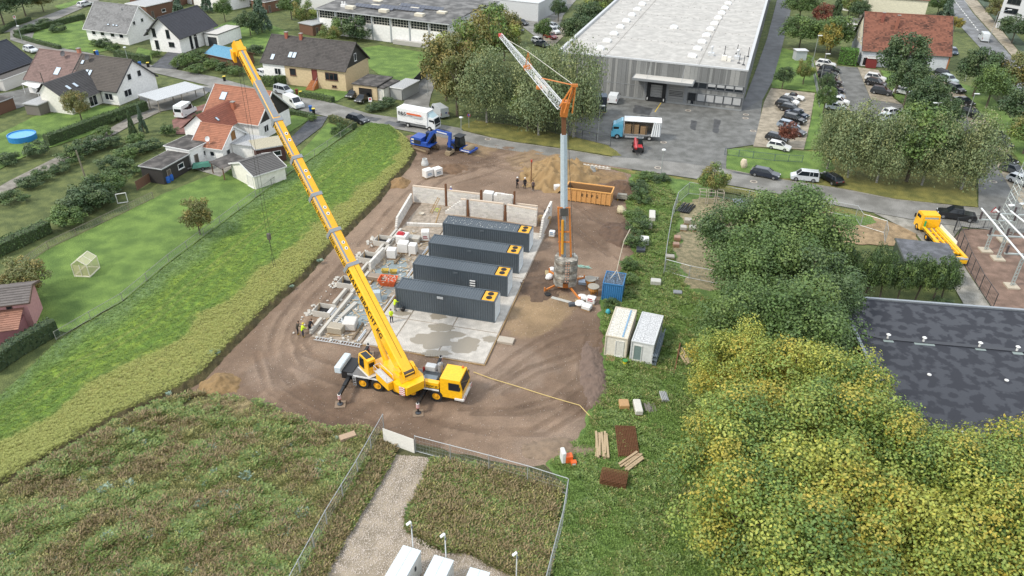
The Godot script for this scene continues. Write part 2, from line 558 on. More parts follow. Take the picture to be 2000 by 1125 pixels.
	sheet("house_yard",[-40,190,40,175,75,165,80,195,40,210,-40,232],0.01,asphalt2)
	sheet("terrace",[365,300,430,290,470,315,430,345,380,330],0.008,concrete)
	for q in [[760,236,800,244,790,250,745,242],[700,224,745,232,735,238,690,230],[1240,205,1275,212,1268,226,1236,220],[1252,224,1272,228,1262,236,1248,232],[1350,235,1362,237,1358,255,1348,250],[1395,232,1408,235,1402,262,1392,258],[400,170,440,178,430,184,396,178],[1440,333,1500,343,1480,346,1430,337]]:
		sheet("tarmac_stain",q,0.028,mat("damp_tarmac",Color("5d5e60"),0.45,fine,0.16,blot,0.1),0.25,0.3)
	for q in [[1285,328],[1472,355],[1344,216],[1457,224],[1456,231],[1471,256],[1296,278],[1940,355],[953,272]]:
		var mh:=B.new()
		mh.lathe(Vector3.ZERO,[[0.42,0.0],[0.42,0.02]],14)
		var rim:=B.new()
		rim.lathe(Vector3.ZERO,[[0.6,0.0],[0.6,0.012]],14)
		var o:=thing("manhole_cover","round manhole cover set in the tarmac","manhole cover",G(q[0],q[1])+V3(0,0.024,0),0.0,"manhole covers in the tarmac")
		part(o,"rim",rim,plainm("b3a99a"))
		part(o,"lid",mh,plainm("6d6660"))
	var kb:=B.new()
	var kp:=pxpoly([905,257,960,270,1000,278,1100,292,1195,308])
	for i in kp.size() - 1:
		kb.beam(V3(kp[i].x,0.05,kp[i].y),V3(kp[i+1].x,0.05,kp[i+1].y),0.15,0.12)
	kp=pxpoly([1418,331,1500,347.5,1650,370.5,1750,390.5,1911,407.5])
	for i in kp.size() - 1:
		kb.beam(V3(kp[i].x,0.05,kp[i].y),V3(kp[i+1].x,0.05,kp[i+1].y),0.15,0.12)
	ground("kerb",kb,concrete)
func line_mesh(l: Array,w: float,y: float) -> B:
	var b:=B.new()
	for q in l:
		b.beam(G(q[0],q[1])+V3(0,y,0),G(q[2],q[3])+V3(0,y,0),w,0.008)
	return b
func build_dirt(fine,stony) -> void:
	site_poly=pxpoly(SITE_EDGE)
	var step:=0.22
	var x0:=-42.0
	var z0:=-146.0
	var nx:=int(62.0/step)
	var nz:=int(98.0/step)
	var w:=nx+1
	var h:=PackedFloat32Array()
	var dark:=PackedFloat32Array()
	h.resize(w*(nz+1))
	dark.resize(w*(nz+1))
	var tracks:=[[640,520,590,570,545,625,528,670,540,720,580,765,640,792,720,815],[655,535,605,585,565,640,555,680,575,715,620,735,665,745],[680,505,625,565,585,620,572,660,590,690,640,705],[700,480,760,410,800,372,840,345],[720,490,780,420,820,380],[860,352,920,335,980,312,1030,300],[850,325,920,318,1000,298],[880,300,930,312,990,325,1040,345],[905,290,960,305,1010,320],[1050,400,1110,440,1160,480,1190,500],[1120,400,1160,430,1210,450],[950,735,1010,690,1060,660,1120,640,1160,640],[960,760,1030,720,1090,700,1130,690],[900,800,1000,800,1080,780,1130,740,1138,690,1150,655],[840,820,940,840,1040,840,1110,800,1138,760],[520,690,545,750,610,790,700,830,800,850],[500,690,520,760,600,810,680,830]]
	var twins:=[]
	for t in tracks:
		var tw:=[]
		for i in t.size():
			tw.append(t[i]+(24 if i % 2 == 0 else 9))
		twins.append(tw)
	for t in tracks+twins:
		var p:=resample(pxpoly(t),300)
		var wob:=rng.randf_range(-0.25,0.25)
		for k in p.size():
			var q:=p[k]
			var ci:=int((q.x - x0)/step)
			var cj:=int((q.y - z0)/step)
			var strength:=0.6+0.4*noise.get_noise_2d(q.x*3.0+wob,q.y*3.0)
			for dj in range(-3,4):
				for di in range(-3,4):
					var i:=ci+di
					var j:=cj+dj
					if i < 0 or j < 0 or i > nx or j > nz:
						continue
					var d:=Vector2(x0+i*step,z0+j*step).distance_to(q)
					var e:=j*w+i
					if d < 0.34:
						h[e]=minf(h[e],-0.12*strength*(1.0 - d/0.4))
						dark[e]=maxf(dark[e],0.8*strength)
					elif d < 0.7 and h[e] >= 0.0:
						h[e]=maxf(h[e],0.09*strength*(0.7 - d)/0.36)
	var zones:=[[1170,440,7.0,1],[1140,460,5.0,1],[1060,535,4.0,1],[1040,555,3.0,1],[880,315,7.0,1],[920,300,6.0,1],[1120,640,6.0,1],[600,800,5.0,1],[690,825,4.0,1],[800,850,4.0,1],[460,760,3.0,1],[1150,790,3.0,1],[1160,700,2.5,1],[1030,620,4.5,2],[1060,600,4.0,2],[930,290,4.0,2],[1090,310,9.0,2],[760,420,7.0,3],[700,470,6.0,3],[820,370,7.0,3],[860,345,6.0,3],[600,640,6.0,3],[1150,850,3.5,4],[1090,890,4.0,4],[1165,720,3.0,4],[560,720,4.0,4],[1000,720,5.0,4]]
	var zc:=[lin(172,147,126),lin(126,102,83),lin(190,162,124),lin(184,159,137),lin(180,158,140)]
	var zp:=[]
	for q in zones:
		var g:=G(q[0],q[1])
		zp.append([Vector2(g.x,g.z),q[2],zc[q[3]]])
	var pts:=PackedVector3Array()
	var cols:=PackedColorArray()
	var keep:=PackedByteArray()
	pts.resize(w*(nz+1))
	cols.resize(w*(nz+1))
	keep.resize(nx*nz)
	var wide:=Geometry2D.offset_polygon(site_poly,1.5)[0]
	for j in nz+1:
		for i in w:
			var e:=j*w+i
			var x:=x0+i*step
			var z:=z0+j*step
			var p:=Vector2(x,z)
			var n1:=noise.get_noise_2d(x,z)
			var n2:=noise.get_noise_2d(x*4.0,z*4.0)
			var inside:=Geometry2D.is_point_in_polygon(p,site_poly)
			var y:=h[e]+0.05*n1+0.05*n2+rng.randf_range(-0.012,0.012)
			y=maxf(y,-0.085)
			if not inside:
				y=minf(y,-0.02)
			pts[e]=V3(x,y,z)
			var c: Color=zc[0].lerp(zc[1],clampf(0.25+n1*0.9,0,0.55))
			for q in zp:
				var d: float=p.distance_to(q[0])/q[1]+n2*0.35+n1*0.2
				if d < 1.0:
					c=c.lerp(q[2],clampf((1.0 - d)*2.6,0,0.6))
			c=c.lerp(zc[1]*0.85,dark[e]*0.75)
			c=c*(1.0+0.22*n2+rng.randf_range(-0.08,0.08))
			cols[e]=c
			if i < nx and j < nz and Geometry2D.is_point_in_polygon(p,wide):
				keep[j*nx+i]=1
	var o:=part(self,"site_soil",lattice(pts,cols,nx,nz,keep),vcol("site_soil",0.93,fine,0.2,stony,0.3,1.5))
	o.set_meta("kind","structure")
func build_field(grassy) -> void:
	var k:=420
	var m:=110
	var l:=resample(pxpoly(FIELD_LEFT),k)
	var r:=resample(pxpoly(FIELD_RIGHT),k)
	var pts:=PackedVector3Array()
	var cols:=PackedColorArray()
	var g1:=lin(130,162,66)
	var g2:=lin(150,172,70)
	var ol:=lin(186,180,112)
	var od:=lin(146,138,84)
	var gr:=lin(136,160,116)
	var soil:=lin(98,80,64)
	for i in k+1:
		for j in m+1:
			var t:=float(j)/m
			var q:=l[i].lerp(r[i],t)
			var wid:=l[i].distance_to(r[i])
			var d:=(1.0 - t)*wid
			var n1:=noise.get_noise_2d(q.x*1.5,q.y*1.5)
			var n2:=noise.get_noise_2d(q.x*6.0,q.y*6.0)
			var along:=noise.get_noise_2d(i*0.2,t*260.0)
			var bank:=d+n2*0.5
			var y:=0.02+0.75*exp(-d/7.0)*smoothstep(0.0,1.0,bank/1.1)+0.05*n2+rng.randf_range(-0.03,0.03)
			if j == 0:
				y=0.0
			if j == m:
				y=-0.05
			pts.append(V3(q.x,y,q.y))
			var olive:=smoothstep(-0.06,0.08,t - lerpf(0.52,0.84,float(i)/k)+n1*0.12+n2*0.04)
			var c:=g1.lerp(g2,clampf(0.5+along*2.2,0,1))
			c=c.lerp(gr,smoothstep(0.2,0.06,t+n1*0.1)*0.8)
			c=c.lerp(ol.lerp(od,clampf(0.3+n2*1.2+rng.randf_range(-0.2,0.2),0,1)),olive)
			for tr in [0.30,0.36]:
				if absf(t - tr) < 0.012:
					c=c.lerp(ol,0.35)
			if bank < 0.75:
				c=c.lerp(soil,0.85)
			elif bank < 2.2:
				c=c.lerp(lin(104,106,58),0.6)
			c=c*(1.0+0.2*n2+rng.randf_range(-0.12,0.12))
			cols.append(c)
	var o:=part(self,"field",lattice(pts,cols,m,k),vcol("field_grass",0.95,grassy,0.13,ntex("turf_blotch",0.015,Color(0.76,0.8,0.74),Color(1,1,0.95),5),0.09,6.0))
	o.set_meta("kind","structure")
func build_weed_ground(grassy) -> void:
	weed_poly=pxpoly(WEED_EDGE)
	var step:=0.35
	var x0:=-52.0
	var z0:=-66.0
	var nx:=int(46.0/step)
	var nz:=int(46.0/step)
	var pts:=PackedVector3Array()
	var cols:=PackedColorArray()
	var keep:=PackedByteArray()
	keep.resize(nx*nz)
	var sand:=G(470,795)
	for j in nz+1:
		for i in nx+1:
			var x:=x0+i*step
			var z:=z0+j*step
			var inside:=Geometry2D.is_point_in_polygon(Vector2(x,z),weed_poly)
			pts.append(V3(x,weed_height(x,z) if inside else -0.05,z))
			var n1:=noise.get_noise_2d(x*1.6,z*1.6)
			var n2:=noise.get_noise_2d(x*6.0,z*6.0)
			var c:=lin(112,106,68).lerp(lin(96,114,60),clampf(0.5+n1*1.5,0,1))
			var d:=Vector2(x - sand.x,(z - sand.z)*2.6).length()/6.5+n2*0.3
			if d < 1.0:
				c=c.lerp(lin(176,156,118),clampf((1.0 - d)*3.0,0,1))
			cols.append(c*(1.0+0.25*n2+rng.randf_range(-0.12,0.12)))
			if i < nx and j < nz and inside:
				keep[j*nx+i]=1
	var o:=part(self,"weedy_field",lattice(pts,cols,nx,nz,keep),vcol("weedy_field",0.95,grassy,0.13,ntex("blotches",0.012,Color.WHITE,Color.WHITE),0.2,6.0))
	o.set_meta("kind","structure")
func fr(u1: float,v1: float,u2: float,v2: float,h:=0.0) -> Array:
	var p:=G(u1,v1,h)
	var q:=G(u2,v2,h)
	p.y=0.0
	q.y=0.0
	return [p,yaw_of(p,q),p.distance_to(q)]
func tiles(b: B,e0: Vector3,e1: Vector3,r1: Vector3,r0: Vector3,tone: float,size:=0.34) -> void:
	var rows:=maxi(2,int(e0.distance_to(r0)/size))
	var cols:=maxi(2,int(e0.distance_to(e1)/(size*1.2)))
	var nn:=(e1 - e0).cross(r0 - e0).normalized()
	if nn.y < 0:
		nn=-nn
	b.tint=true
	var patch:=FastNoiseLite.new()
	patch.frequency=0.12
	patch.seed=int(e0.x*7)+rows
	for i in rows:
		var t0:=float(i)/rows
		var t1:=float(i+1)/rows
		var a0:=e0.lerp(r0,t0)+nn*0.085
		var a1:=e1.lerp(r1,t0)+nn*0.085
		var c0:=e0.lerp(r0,t1)+nn*0.03
		var c1:=e1.lerp(r1,t1)+nn*0.03
		for j in cols:
			var s0:=float(j)/cols
			var s1:=float(j+1)/cols
			var k:=1.0 - tone+tone*rng.randf()*1.4+tone*1.2*patch.get_noise_2d(i,j*0.6)
			b.col=Color(k,k,k)
			b.quad(a0.lerp(a1,s0),a0.lerp(a1,s1),c0.lerp(c1,s1),c0.lerp(c1,s0))
		b.col=Color(0.75,0.75,0.75)
		b.quad(a0 - nn*0.06,a1 - nn*0.06,a1,a0)
func tile_mat(key: String,hex:="ffffff",rough:=0.75) -> StandardMaterial3D:
	var m:=mat("roof_"+key,Color(hex),rough,grey("dust2",0.05,0.75),0.8)
	m.vertex_color_use_as_albedo=true
	return m
# gabled house: x 0..W,front at z=0,back at z=-D; ridge along x,or along z
func gable(o: Node3D,W: float,D: float,E: float,R: float,axis: String,oh: float,wall: Material,roof: Material,trim: Material,tone:=0.22,gable_mat=null) -> void:
	var b:=B.new()
	b.bx(0,W,-0.05,E,-D,0)
	part(o,"wall",b,wall)
	var g:=B.new()
	var rf:=B.new()
	var bd:=B.new()
	if axis == "x":
		var m:=-D/2
		var sl:=(R - E)/(D/2)
		for x in [0.0,W]:
			g=B.new()
			g.tri(V3(x,E,0),V3(x,E,-D),V3(x,R,m),V3(-1 if x == 0 else 1,0,0))
			part(o,"gable",g,gable_mat if gable_mat else wall)
		var ey:=E - oh*sl
		for s in [1,-1]:
			var ze: float=oh if s > 0 else -D - oh
			var e0:=V3(-oh,ey,ze)
			var e1:=V3(W+oh,ey,ze)
			var r0:=V3(-oh,R,m)
			var r1:=V3(W+oh,R,m)
			tiles(rf,e0,e1,r1,r0,tone)
			bd.quad(e0,e1,r1,r0)
			for x in [-oh,W+oh]:
				bd.beam(V3(x,ey+0.02,ze),V3(x,R+0.02,m),0.08,0.24)
			bd.beam(e0,e1,0.12,0.16)
		rf.col=Color(0.9,0.9,0.9)
		rf.tube(V3(-oh,R+0.05,m),V3(W+oh,R+0.05,m),0.14,0.14,6)
	else:
		var m:=W/2
		var sl:=(R - E)/(W/2)
		for z in [0.0,-D]:
			g=B.new()
			g.tri(V3(0,E,z),V3(W,E,z),V3(m,R,z),V3(0,0,1 if z == 0 else -1))
			part(o,"gable",g,gable_mat if gable_mat else wall)
		var ey:=E - oh*sl
		for s in [1,-1]:
			var xe: float=W+oh if s > 0 else -oh
			var e0:=V3(xe,ey,oh)
			var e1:=V3(xe,ey,-D - oh)
			var r0:=V3(m,R,oh)
			var r1:=V3(m,R,-D - oh)
			tiles(rf,e0,e1,r1,r0,tone)
			bd.quad(e0,e1,r1,r0)
			for z in [oh,-D - oh]:
				bd.beam(V3(xe,ey+0.02,z),V3(m,R+0.02,z),0.08,0.24)
			bd.beam(e0,e1,0.12,0.16)
		rf.col=Color(0.9,0.9,0.9)
		rf.tube(V3(m,R+0.05,oh),V3(m,R+0.05,-D - oh),0.14,0.14,6)
	part(o,"roof",rf,roof)
	part(o,"roof_edge",bd,trim)
func face_xf(W: float,D: float,face: String) -> Transform3D:
	match face:
		"r": return Transform3D(Basis(Vector3.UP,PI/2),V3(W,0,0))
		"l": return Transform3D(Basis(Vector3.UP,-PI/2),V3(0,0,-D))
		"b": return Transform3D(Basis(Vector3.UP,PI),V3(W,0,-D))
	return Transform3D.IDENTITY
func win(o: Node3D,xf: Transform3D,u: float,y: float,w: float,h: float,frame: Material,pane=null,bars:=1,called:="window") -> void:
	var f:=B.new()
	f.x=xf
	var t:=0.09
	f.bx(u,u+w,y,y+t,-0.02,0.07)
	f.bx(u,u+w,y+h - t,y+h,-0.02,0.07)
	f.bx(u,u+t,y+t,y+h - t,-0.02,0.07)
	f.bx(u+w - t,u+w,y+t,y+h - t,-0.02,0.07)
	for i in range(1,bars):
		var q:=u+w*i/bars
		f.bx(q - 0.04,q+0.04,y+t,y+h - t,-0.02,0.06)
	f.bx(u - 0.06,u+w+0.06,y - 0.06,y,-0.02,0.16)
	var p:=part(o,called,f,frame)
	var g:=B.new()
	g.x=xf
	g.bx(u+t,u+w - t,y+t,y+h - t,-0.02,0.025)
	part(p,"pane" if called == "window" else "leaf",g,pane if pane else glass())
func skylight(o: Node3D,at: Vector3,up: Vector3,side: Vector3,w: float,h: float) -> void:
	var nn:=side.cross(up).normalized()
	if nn.y < 0:
		nn=-nn
	var bs:=Basis(side.normalized(),nn,-up.normalized())
	var f:=B.new()
	f.box(at+nn*0.1,V3(w,0.12,h),bs)
	var p:=part(o,"roof_window",f,plainm("5a5a5a"))
	var g:=B.new()
	g.box(at+nn*0.15,V3(w - 0.16,0.06,h - 0.2),bs)
	part(p,"pane",g,mat("roof_pane",Color("b9c6d2"),0.05))
func chimney(o: Node3D,x: float,z: float,y0: float,y1: float,hex: String) -> void:
	var c:=B.new()
	c.bx(x - 0.3,x+0.3,y0,y1,z - 0.3,z+0.3)
	var p:=part(o,"chimney",c,plainm(hex))
	var t:=B.new()
	t.bx(x - 0.38,x+0.38,y1,y1+0.1,z - 0.38,z+0.38)
	part(p,"cap",t,plainm("8e8a84"))
func flat_box(o: Node3D,x0: float,x1: float,z0: float,z1: float,h: float,wall: Material,roof: Material,edge: Material,oh:=0.15) -> void:
	var b:=B.new()
	b.bx(x0,x1,-0.05,h,z0,z1)
	part(o,"wall",b,wall)
	var r:=B.new()
	r.bx(x0 - oh,x1+oh,h,h+0.16,z0 - oh,z1+oh)
	var p:=part(o,"roof_edge",r,edge)
	var t:=B.new()
	t.bx(x0 - oh+0.12,x1+oh - 0.12,h+0.16,h+0.19,z0 - oh+0.12,z1+oh - 0.12)
	part(p,"roof",t,roof)
func build_buildings() -> void:
	var white:=mat("white_render",Color("efeeeb"),0.85,grey("dust",0.02,0.93),0.3)
	var offw:=mat("off_white_render",Color("e2dfd4"),0.85,grey("dust",0.02,0.93),0.3)
	var yellow:=mat("yellow_render",Color("cdb894"),0.85,grey("dust",0.02,0.93),0.3)
	var darktrim:=plainm("3a3a3c")
	var whitetrim:=plainm("d8d8d6")
	var felt:=mat("roof_felt",Color("6f6a66"),0.85,grey("dust2",0.05,0.75),0.6,grey("blot2",0.012,0.6),0.15)
	var greyroof:=mat("pale_roof",Color("b5b6b6"),0.7,grey("dust2",0.05,0.75),0.3)
	build_grey_hall()
	build_white_hall()
	var q:=fr(297.3,98.2,355.7,104.6)
	var o:=thing("house","white rendered house with plain black tiled roof beside flat white garage","house",q[0],q[1])
	gable(o,8.7,13.5,4.3,8.2,"z",0.8,white,tile_mat("black","4a4a50"),darktrim,0.12)
	var F:=face_xf(8.7,13.5,"f")
	var RR:=face_xf(8.7,13.5,"r")
	for w in [[1.4,0.5,1.0,2.1],[1.2,3.4,1.0,2.0],[5.2,3.4,1.0,2.0],[5.4,1.4,1.6,1.1]]:
		win(o,F,w[0],w[1],w[2],w[3],darktrim,null,2 if w[2] > 1.3 else 1)
	win(o,RR,3.6,0.2,0.9,4.0,darktrim)
	win(o,RR,5.4,2.9,0.9,1.2,darktrim)
	win(o,RR,5.3,0.1,1.1,2.6,darktrim,plainm("26282c"),1,"door")
	flat_box(o,9.3,13.3,-18.0,-8.5,2.9,white,mat("pale_gravel_roof",Color("cfccc6"),0.9,grey("dust2",0.05,0.75),0.5),darktrim)
	win(o,Transform3D(Basis.IDENTITY,V3(9.3,0,-8.5)),1.0,0.05,2.5,2.2,darktrim,plainm("3a3d42"),1,"garage_door")
	q=fr(173,78,250.6,87.7)
	o=thing("house","white house with large weathered grey tiled roof and green hedged lawn","house",q[0],q[1])
	gable(o,13.2,10.5,3.2,8.4,"x",0.5,white,tile_mat("grey","8e8e8e"),whitetrim,0.28)
	F=face_xf(13.2,10.5,"f")
	for u in [1.8,4.6,7.8,10.6]:
		win(o,F,u,1.5,1.3,1.1,whitetrim)
	win(o,F,5.6,0.2,1.1,0.7,whitetrim)
	RR=face_xf(13.2,10.5,"r")
	for w in [[2.6,4.2,0.9,1.0],[5.4,4.4,0.9,1.0],[6.4,1.3,1.2,1.2]]:
		win(o,RR,w[0],w[1],w[2],w[3],whitetrim)
	for u in [6.9,8.6,9.6]:
		skylight(o,V3(u,4.2,-1.0),V3(0,5.2,-5.25),Vector3.RIGHT,0.7,0.5)
	var vt:=B.new()
	vt.tube(V3(9.2,6.6,-4.0),V3(9.2,7.9,-4.0),0.16)
	part(o,"vent_pipe",vt,plainm("9a9a9a"))
	var rp:=G(163,106,7.6)
	var rq:=G(255,117,7.6)
	var yw:=yaw_of(rp,rq)
	var back:=V3(sin(-yw),0,-cos(yw))
	back=V3(-sin(yw),0,-cos(yw))
	var base:=V3(rp.x,0,rp.z) - back*5.6
	var L:=Vector2(rp.x,rp.z).distance_to(Vector2(rq.x,rq.z))
	o=thing("house","white house with dark brown roof, blue-white gable and lean-to carport","house",base,yw)
	gable(o,L,11.2,3.0,7.6,"x",0.4,white,tile_mat("umber","5d5650"),darktrim,0.2)
	RR=face_xf(L,11.2,"r")
	for w in [[3.6,3.9,1.1,1.3,1],[6.4,3.9,1.1,1.3,1],[1.8,1.0,2.0,1.4,2]]:
		win(o,RR,w[0],w[1],w[2],w[3],whitetrim,null,w[4])
	F=face_xf(L,11.2,"f")
	win(o,F,L - 3.2,0.8,2.0,1.4,whitetrim,null,2)
	win(o,F,L - 4.9,0.1,1.0,2.2,whitetrim)
	for u in [3.0,3.9]:
		skylight(o,V3(u,5.0,-2.4),V3(0,4.6,-5.6),Vector3.RIGHT,0.75,1.4)
	skylight(o,V3(0.9,6.4,-4.1),V3(0,4.6,-5.6),Vector3.RIGHT,0.7,1.0)
	dish(o,V3(2.2,7.2,-4.6))
	var wing:=B.new()
	wing.bx(0.8,7.6,-0.05,2.5,0.0,7.8)
	part(o,"extension_wall",wing,offw)
	var wr:=B.new()
	tiles(wr,V3(8.2,2.3,8.2),V3(8.2,2.3,-1.5),V3(2.4,5.6,-2.5),V3(2.4,5.6,8.2),0.16)
	tiles(wr,V3(0.4,3.6,-1.0),V3(0.4,3.6,8.2),V3(2.4,5.6,8.2),V3(2.4,5.6,-2.5),0.16)
	part(o,"extension_roof",wr,tile_mat("slate","504e4e"))
	var wg:=B.new()
	wg.tri(V3(0.8,2.5,7.8),V3(7.6,2.5,7.8),V3(2.4,5.4,7.8))
	wg.tri(V3(0.8,2.5,7.8),V3(2.4,5.4,7.8),V3(0.8,3.8,7.8))
	part(o,"gable",wg,offw)
	var WR:=Transform3D(Basis(Vector3.UP,PI/2),V3(7.6,0,7.8))
	win(o,WR,1.2,0.7,2.2,1.4,whitetrim,null,2)
	win(o,WR,4.6,0.1,2.0,2.0,whitetrim,null,2)
	for z in [3.0,4.8]:
		skylight(o,V3(5.0,4.13,z),V3(-5.8,3.3,0),V3(0,0,1),0.7,1.3)
	o=thing("house","white house with pinkish brown roof and one large roof window","house",base - V3(cos(yw),0,-sin(yw))*11.2+back*0.02,yw)
	gable(o,11.15,11.2,3.0,7.6,"x",0.3,white,tile_mat("pinkbrown","8a716a"),plainm("6a5a56"),0.24)
	skylight(o,V3(7.0,4.6,-2.0),V3(0,4.6,-5.6),Vector3.RIGHT,1.3,1.9)
	dish(o,V3(7.2,7.3,-4.6))
	chimney(o,10.0,-5.8,7.0,8.6,"a8705c")
	win(o,face_xf(11.15,11.2,"f"),2.0,1.0,1.4,1.2,whitetrim)
	q=fr(512,119,673,137,4.5)
	o=thing("house","pale yellow semi-detached house with long dark tiled roof and brick steps","house",q[0],q[1])
	var W4: float=q[2]
	gable(o,W4,10.6,4.5,8.9,"x",0.35,yellow,tile_mat("charcoal","585350"),plainm("4a4644"),0.3,mat("black_boards",Color("3b3836"),0.7,grey("dust2",0.05,0.75),0.8))
	var wl:=B.new()
	wl.bx(-0.01,W4*0.27,-0.04,4.45,-0.3,0.012)
	part(o,"white_half",wl,white)
	F=face_xf(W4,10.6,"f")
	for w in [[W4*0.33,2.1,1.5,1.5,1,0],[W4*0.76,2.0,3.0,1.6,3,0],[W4*0.14,1.9,1.6,1.4,2,0],[W4*0.83,0.5,1.1,0.5,2,0]]:
		win(o,F,w[0],w[1],w[2],w[3],plainm("6a4a3c") if w[0] > 6 else whitetrim,null,w[4])
	win(o,F,W4*0.6,1.6,1.3,2.3,plainm("6b2f2a"),plainm("7a3a34"),1,"door")
	win(o,face_xf(W4,10.6,"r"),4.4,5.2,1.0,1.6,whitetrim)
	var st:=B.new()
	for i in 7:
		st.bx(W4*0.585 - i*0.05,W4*0.665,0.0,1.55 - i*0.22,i*0.32,(i+1)*0.32)
	part(o,"brick_steps",st,mat("brick",Color("b5764a"),0.9,grey("dust2",0.05,0.75),2.0))
	var rl:=B.new()
	rl.path([V3(W4*0.667,2.4,0.1),V3(W4*0.667,1.0,2.3),V3(W4*0.667,0.1,2.3)],0.03)
	part(o,"handrail",rl,plainm("c8c8c8",0.4,0.5))
	for w in [[2.2,1.9,0.9],[6.2,3.4,0.9],[7.2,3.4,0.9]]:
		skylight(o,V3(w[0],4.5+w[1]*0.42,-w[1]*0.5),V3(0,4.4,-5.3),Vector3.RIGHT,w[2],1.5)
	chimney(o,3.6,-5.0,8.0,9.8,"9a5a48")
	chimney(o,7.2,-5.0,8.0,9.8,"9a5a48")
	o=thing("garage","yellow open garage with dark flat roof beside the yellow house","garage",G(690,190),q[1])
	var fx:=fr(690,188,722,192)
	o.rotation.y=fx[1]
	flat_box(o,0.2,5.6,-7.0,0,2.8,yellow,felt,felt,0.25)
	win(o,Transform3D.IDENTITY,1.4,0.05,3.2,2.3,yellow,plainm("1c1a18"),1,"garage_opening")  # near-black panel on the wall paints the shade inside the open garage
	o=thing("garage","small cream garage with white up-and-over door and mossy roof","garage",G(722,192),fx[1] - 0.1)
	flat_box(o,0.2,3.6,-6.0,0,2.5,offw,felt,felt,0.2)
	win(o,Transform3D.IDENTITY,0.6,0.05,2.6,2.1,whitetrim,plainm("cfccc4"),1,"garage_door")
	flat_box(o,3.9,6.9,-8.5,-2.0,2.3,plainm("a9a9a6"),greyroof,whitetrim,0.2)
	rp=G(423.5,165.4,7.6)
	rq=G(535,180,7.6)
	yw=yaw_of(rp,rq)
	back=V3(-sin(yw),0,-cos(yw))
	L=Vector2(rp.x,rp.z).distance_to(Vector2(rq.x,rq.z)) - 0.8
	o=thing("house","white house with bright orange tiled roof and black boarded gable","house",V3(rp.x,0,rp.z) - back*4.9,yw)
	var orange:=tile_mat("orange","b0755a")
	gable(o,L,9.8,3.4,7.6,"x",0.45,white,orange,whitetrim,0.2,mat("black_boards"))
	RR=face_xf(L,9.8,"r")
	win(o,RR,4.2,4.0,1.2,1.4,whitetrim)
	win(o,RR,1.5,1.0,1.3,1.3,whitetrim,null,2)
	var bl:=B.new()
	bl.bx(L - 0.2,L+0.02,3.0,3.42,-9.8,0)
	part(o,"gable_band",bl,mat("black_boards"))
	skylight(o,V3(2.4,6.2,-3.3),V3(0,4.2,-4.9),Vector3.RIGHT,1.3,1.7)
	chimney(o,5.5,-1.6,4.4,6.0,"a86a50")
	var mw:=B.new()
	mw.bx(0.6,7.0,-0.04,3.2,0,6.2)
	part(o,"wing_wall",mw,white)
	var mr:=B.new()
	tiles(mr,V3(7.5,3.0,6.6),V3(7.5,3.0,-1.0),V3(3.9,5.9,-2.6),V3(3.9,5.9,6.6),0.2)
	tiles(mr,V3(0.1,3.0,-1.0),V3(0.1,3.0,6.6),V3(3.9,5.9,6.6),V3(3.9,5.9,-2.6),0.2)
	part(o,"wing_roof",mr,tile_mat("rust","9a5c48"))
	var mg:=B.new()
	mg.tri(V3(0.6,3.2,6.2),V3(7.0,3.2,6.2),V3(3.9,5.8,6.2))
	part(o,"gable",mg,white)
	skylight(o,V3(5.7,4.45,3.5),V3(-3.6,2.9,0),V3(0,0,1),0.5,0.9)
	win(o,Transform3D(Basis(Vector3.UP,PI/2),V3(7.0,0,6.2)),1.5,0.9,2.0,1.3,whitetrim,null,2)
	q=fr(395,240,452,247,5.2)
	back=V3(-sin(q[1]),0,-cos(q[1]))
	o=thing("cottage","low white cottage with patched orange roof joined to the garden sheds","house",q[0] - back*3.6,q[1])
	gable(o,q[2],7.2,2.7,5.2,"x",0.35,white,orange,whitetrim,0.24)
	win(o,face_xf(q[2],7.2,"r"),3.0,3.0,1.2,1.4,plainm("8a6a4a"),plainm("8a6234"))
	win(o,face_xf(q[2],7.2,"r"),1.0,0.8,1.0,1.1,whitetrim)
	dish(o,V3(3.2,3.6,-0.4),0.45,"d0d0d0")
	win(o,face_xf(q[2],7.2,"f"),3.2,1.0,0.9,0.9,whitetrim)
	var pr:=B.new()
	pr.bx(q[2]+0.2,q[2]+5.0,2.6,2.72,-7.0,-2.2)
	part(o,"porch_roof",pr,greyroof)
	var pw:=B.new()
	pw.bx(q[2]+0.05,q[2]+4.8,-0.04,2.6,-6.8,-2.6)
	part(o,"porch_wall",pw,white)
	q=fr(-62,158,58,116,3.2)
	o=thing("house","grey rendered house with blue-black hipped roof and white garage","house",q[0],q[1])
	var lw:=plainm("bdbbb6")
	gable(o,q[2],10.0,3.1,7.0,"x",0.6,lw,tile_mat("blueblack","3f434c"),darktrim,0.14)
	F=face_xf(q[2],10.0,"f")
	for u in [q[2] - 8.2,q[2] - 6.8]:
		win(o,F,u,1.0,0.9,1.6,whitetrim,null,1)
	flat_box(o,q[2] - 12.0,q[2]+0.5,0.3,3.4,2.2,plainm("cfccc8"),plainm("56524e"),whitetrim)
	skylight(o,V3(q[2] - 9.0,4.6,-1.9),V3(0,3.9,-5.0),Vector3.RIGHT,0.7,1.0)
	var cn:=fr(0,592,49,586,3.6)
	o=thing("house","pink rendered house with brown eaves and low terracotta lean-to","house",G(49,586,3.6)*V3(1,0,1) - V3(cos(cn[1]),0,-sin(cn[1]))*12.0,cn[1])
	var pink:=mat("pink_render",Color("b98a8a"),0.9,grey("dust",0.02,0.93),0.4)
	gable(o,12.0,4.0,3.6,4.3,"x",0.5,pink,tile_mat("greybrown","77706c"),plainm("5c4a42"),0.2)
	win(o,face_xf(12,4,"f"),9.9,0.5,0.6,2.8,plainm("4a3a36"))
	var lt:=B.new()
	tiles(lt,V3(6.5,1.9,3.4),V3(11.6,1.9,3.4),V3(11.6,2.7,0.05),V3(6.5,2.7,0.05),0.2)
	part(o,"lean_to_roof",lt,tile_mat("terracotta","a87a66"))
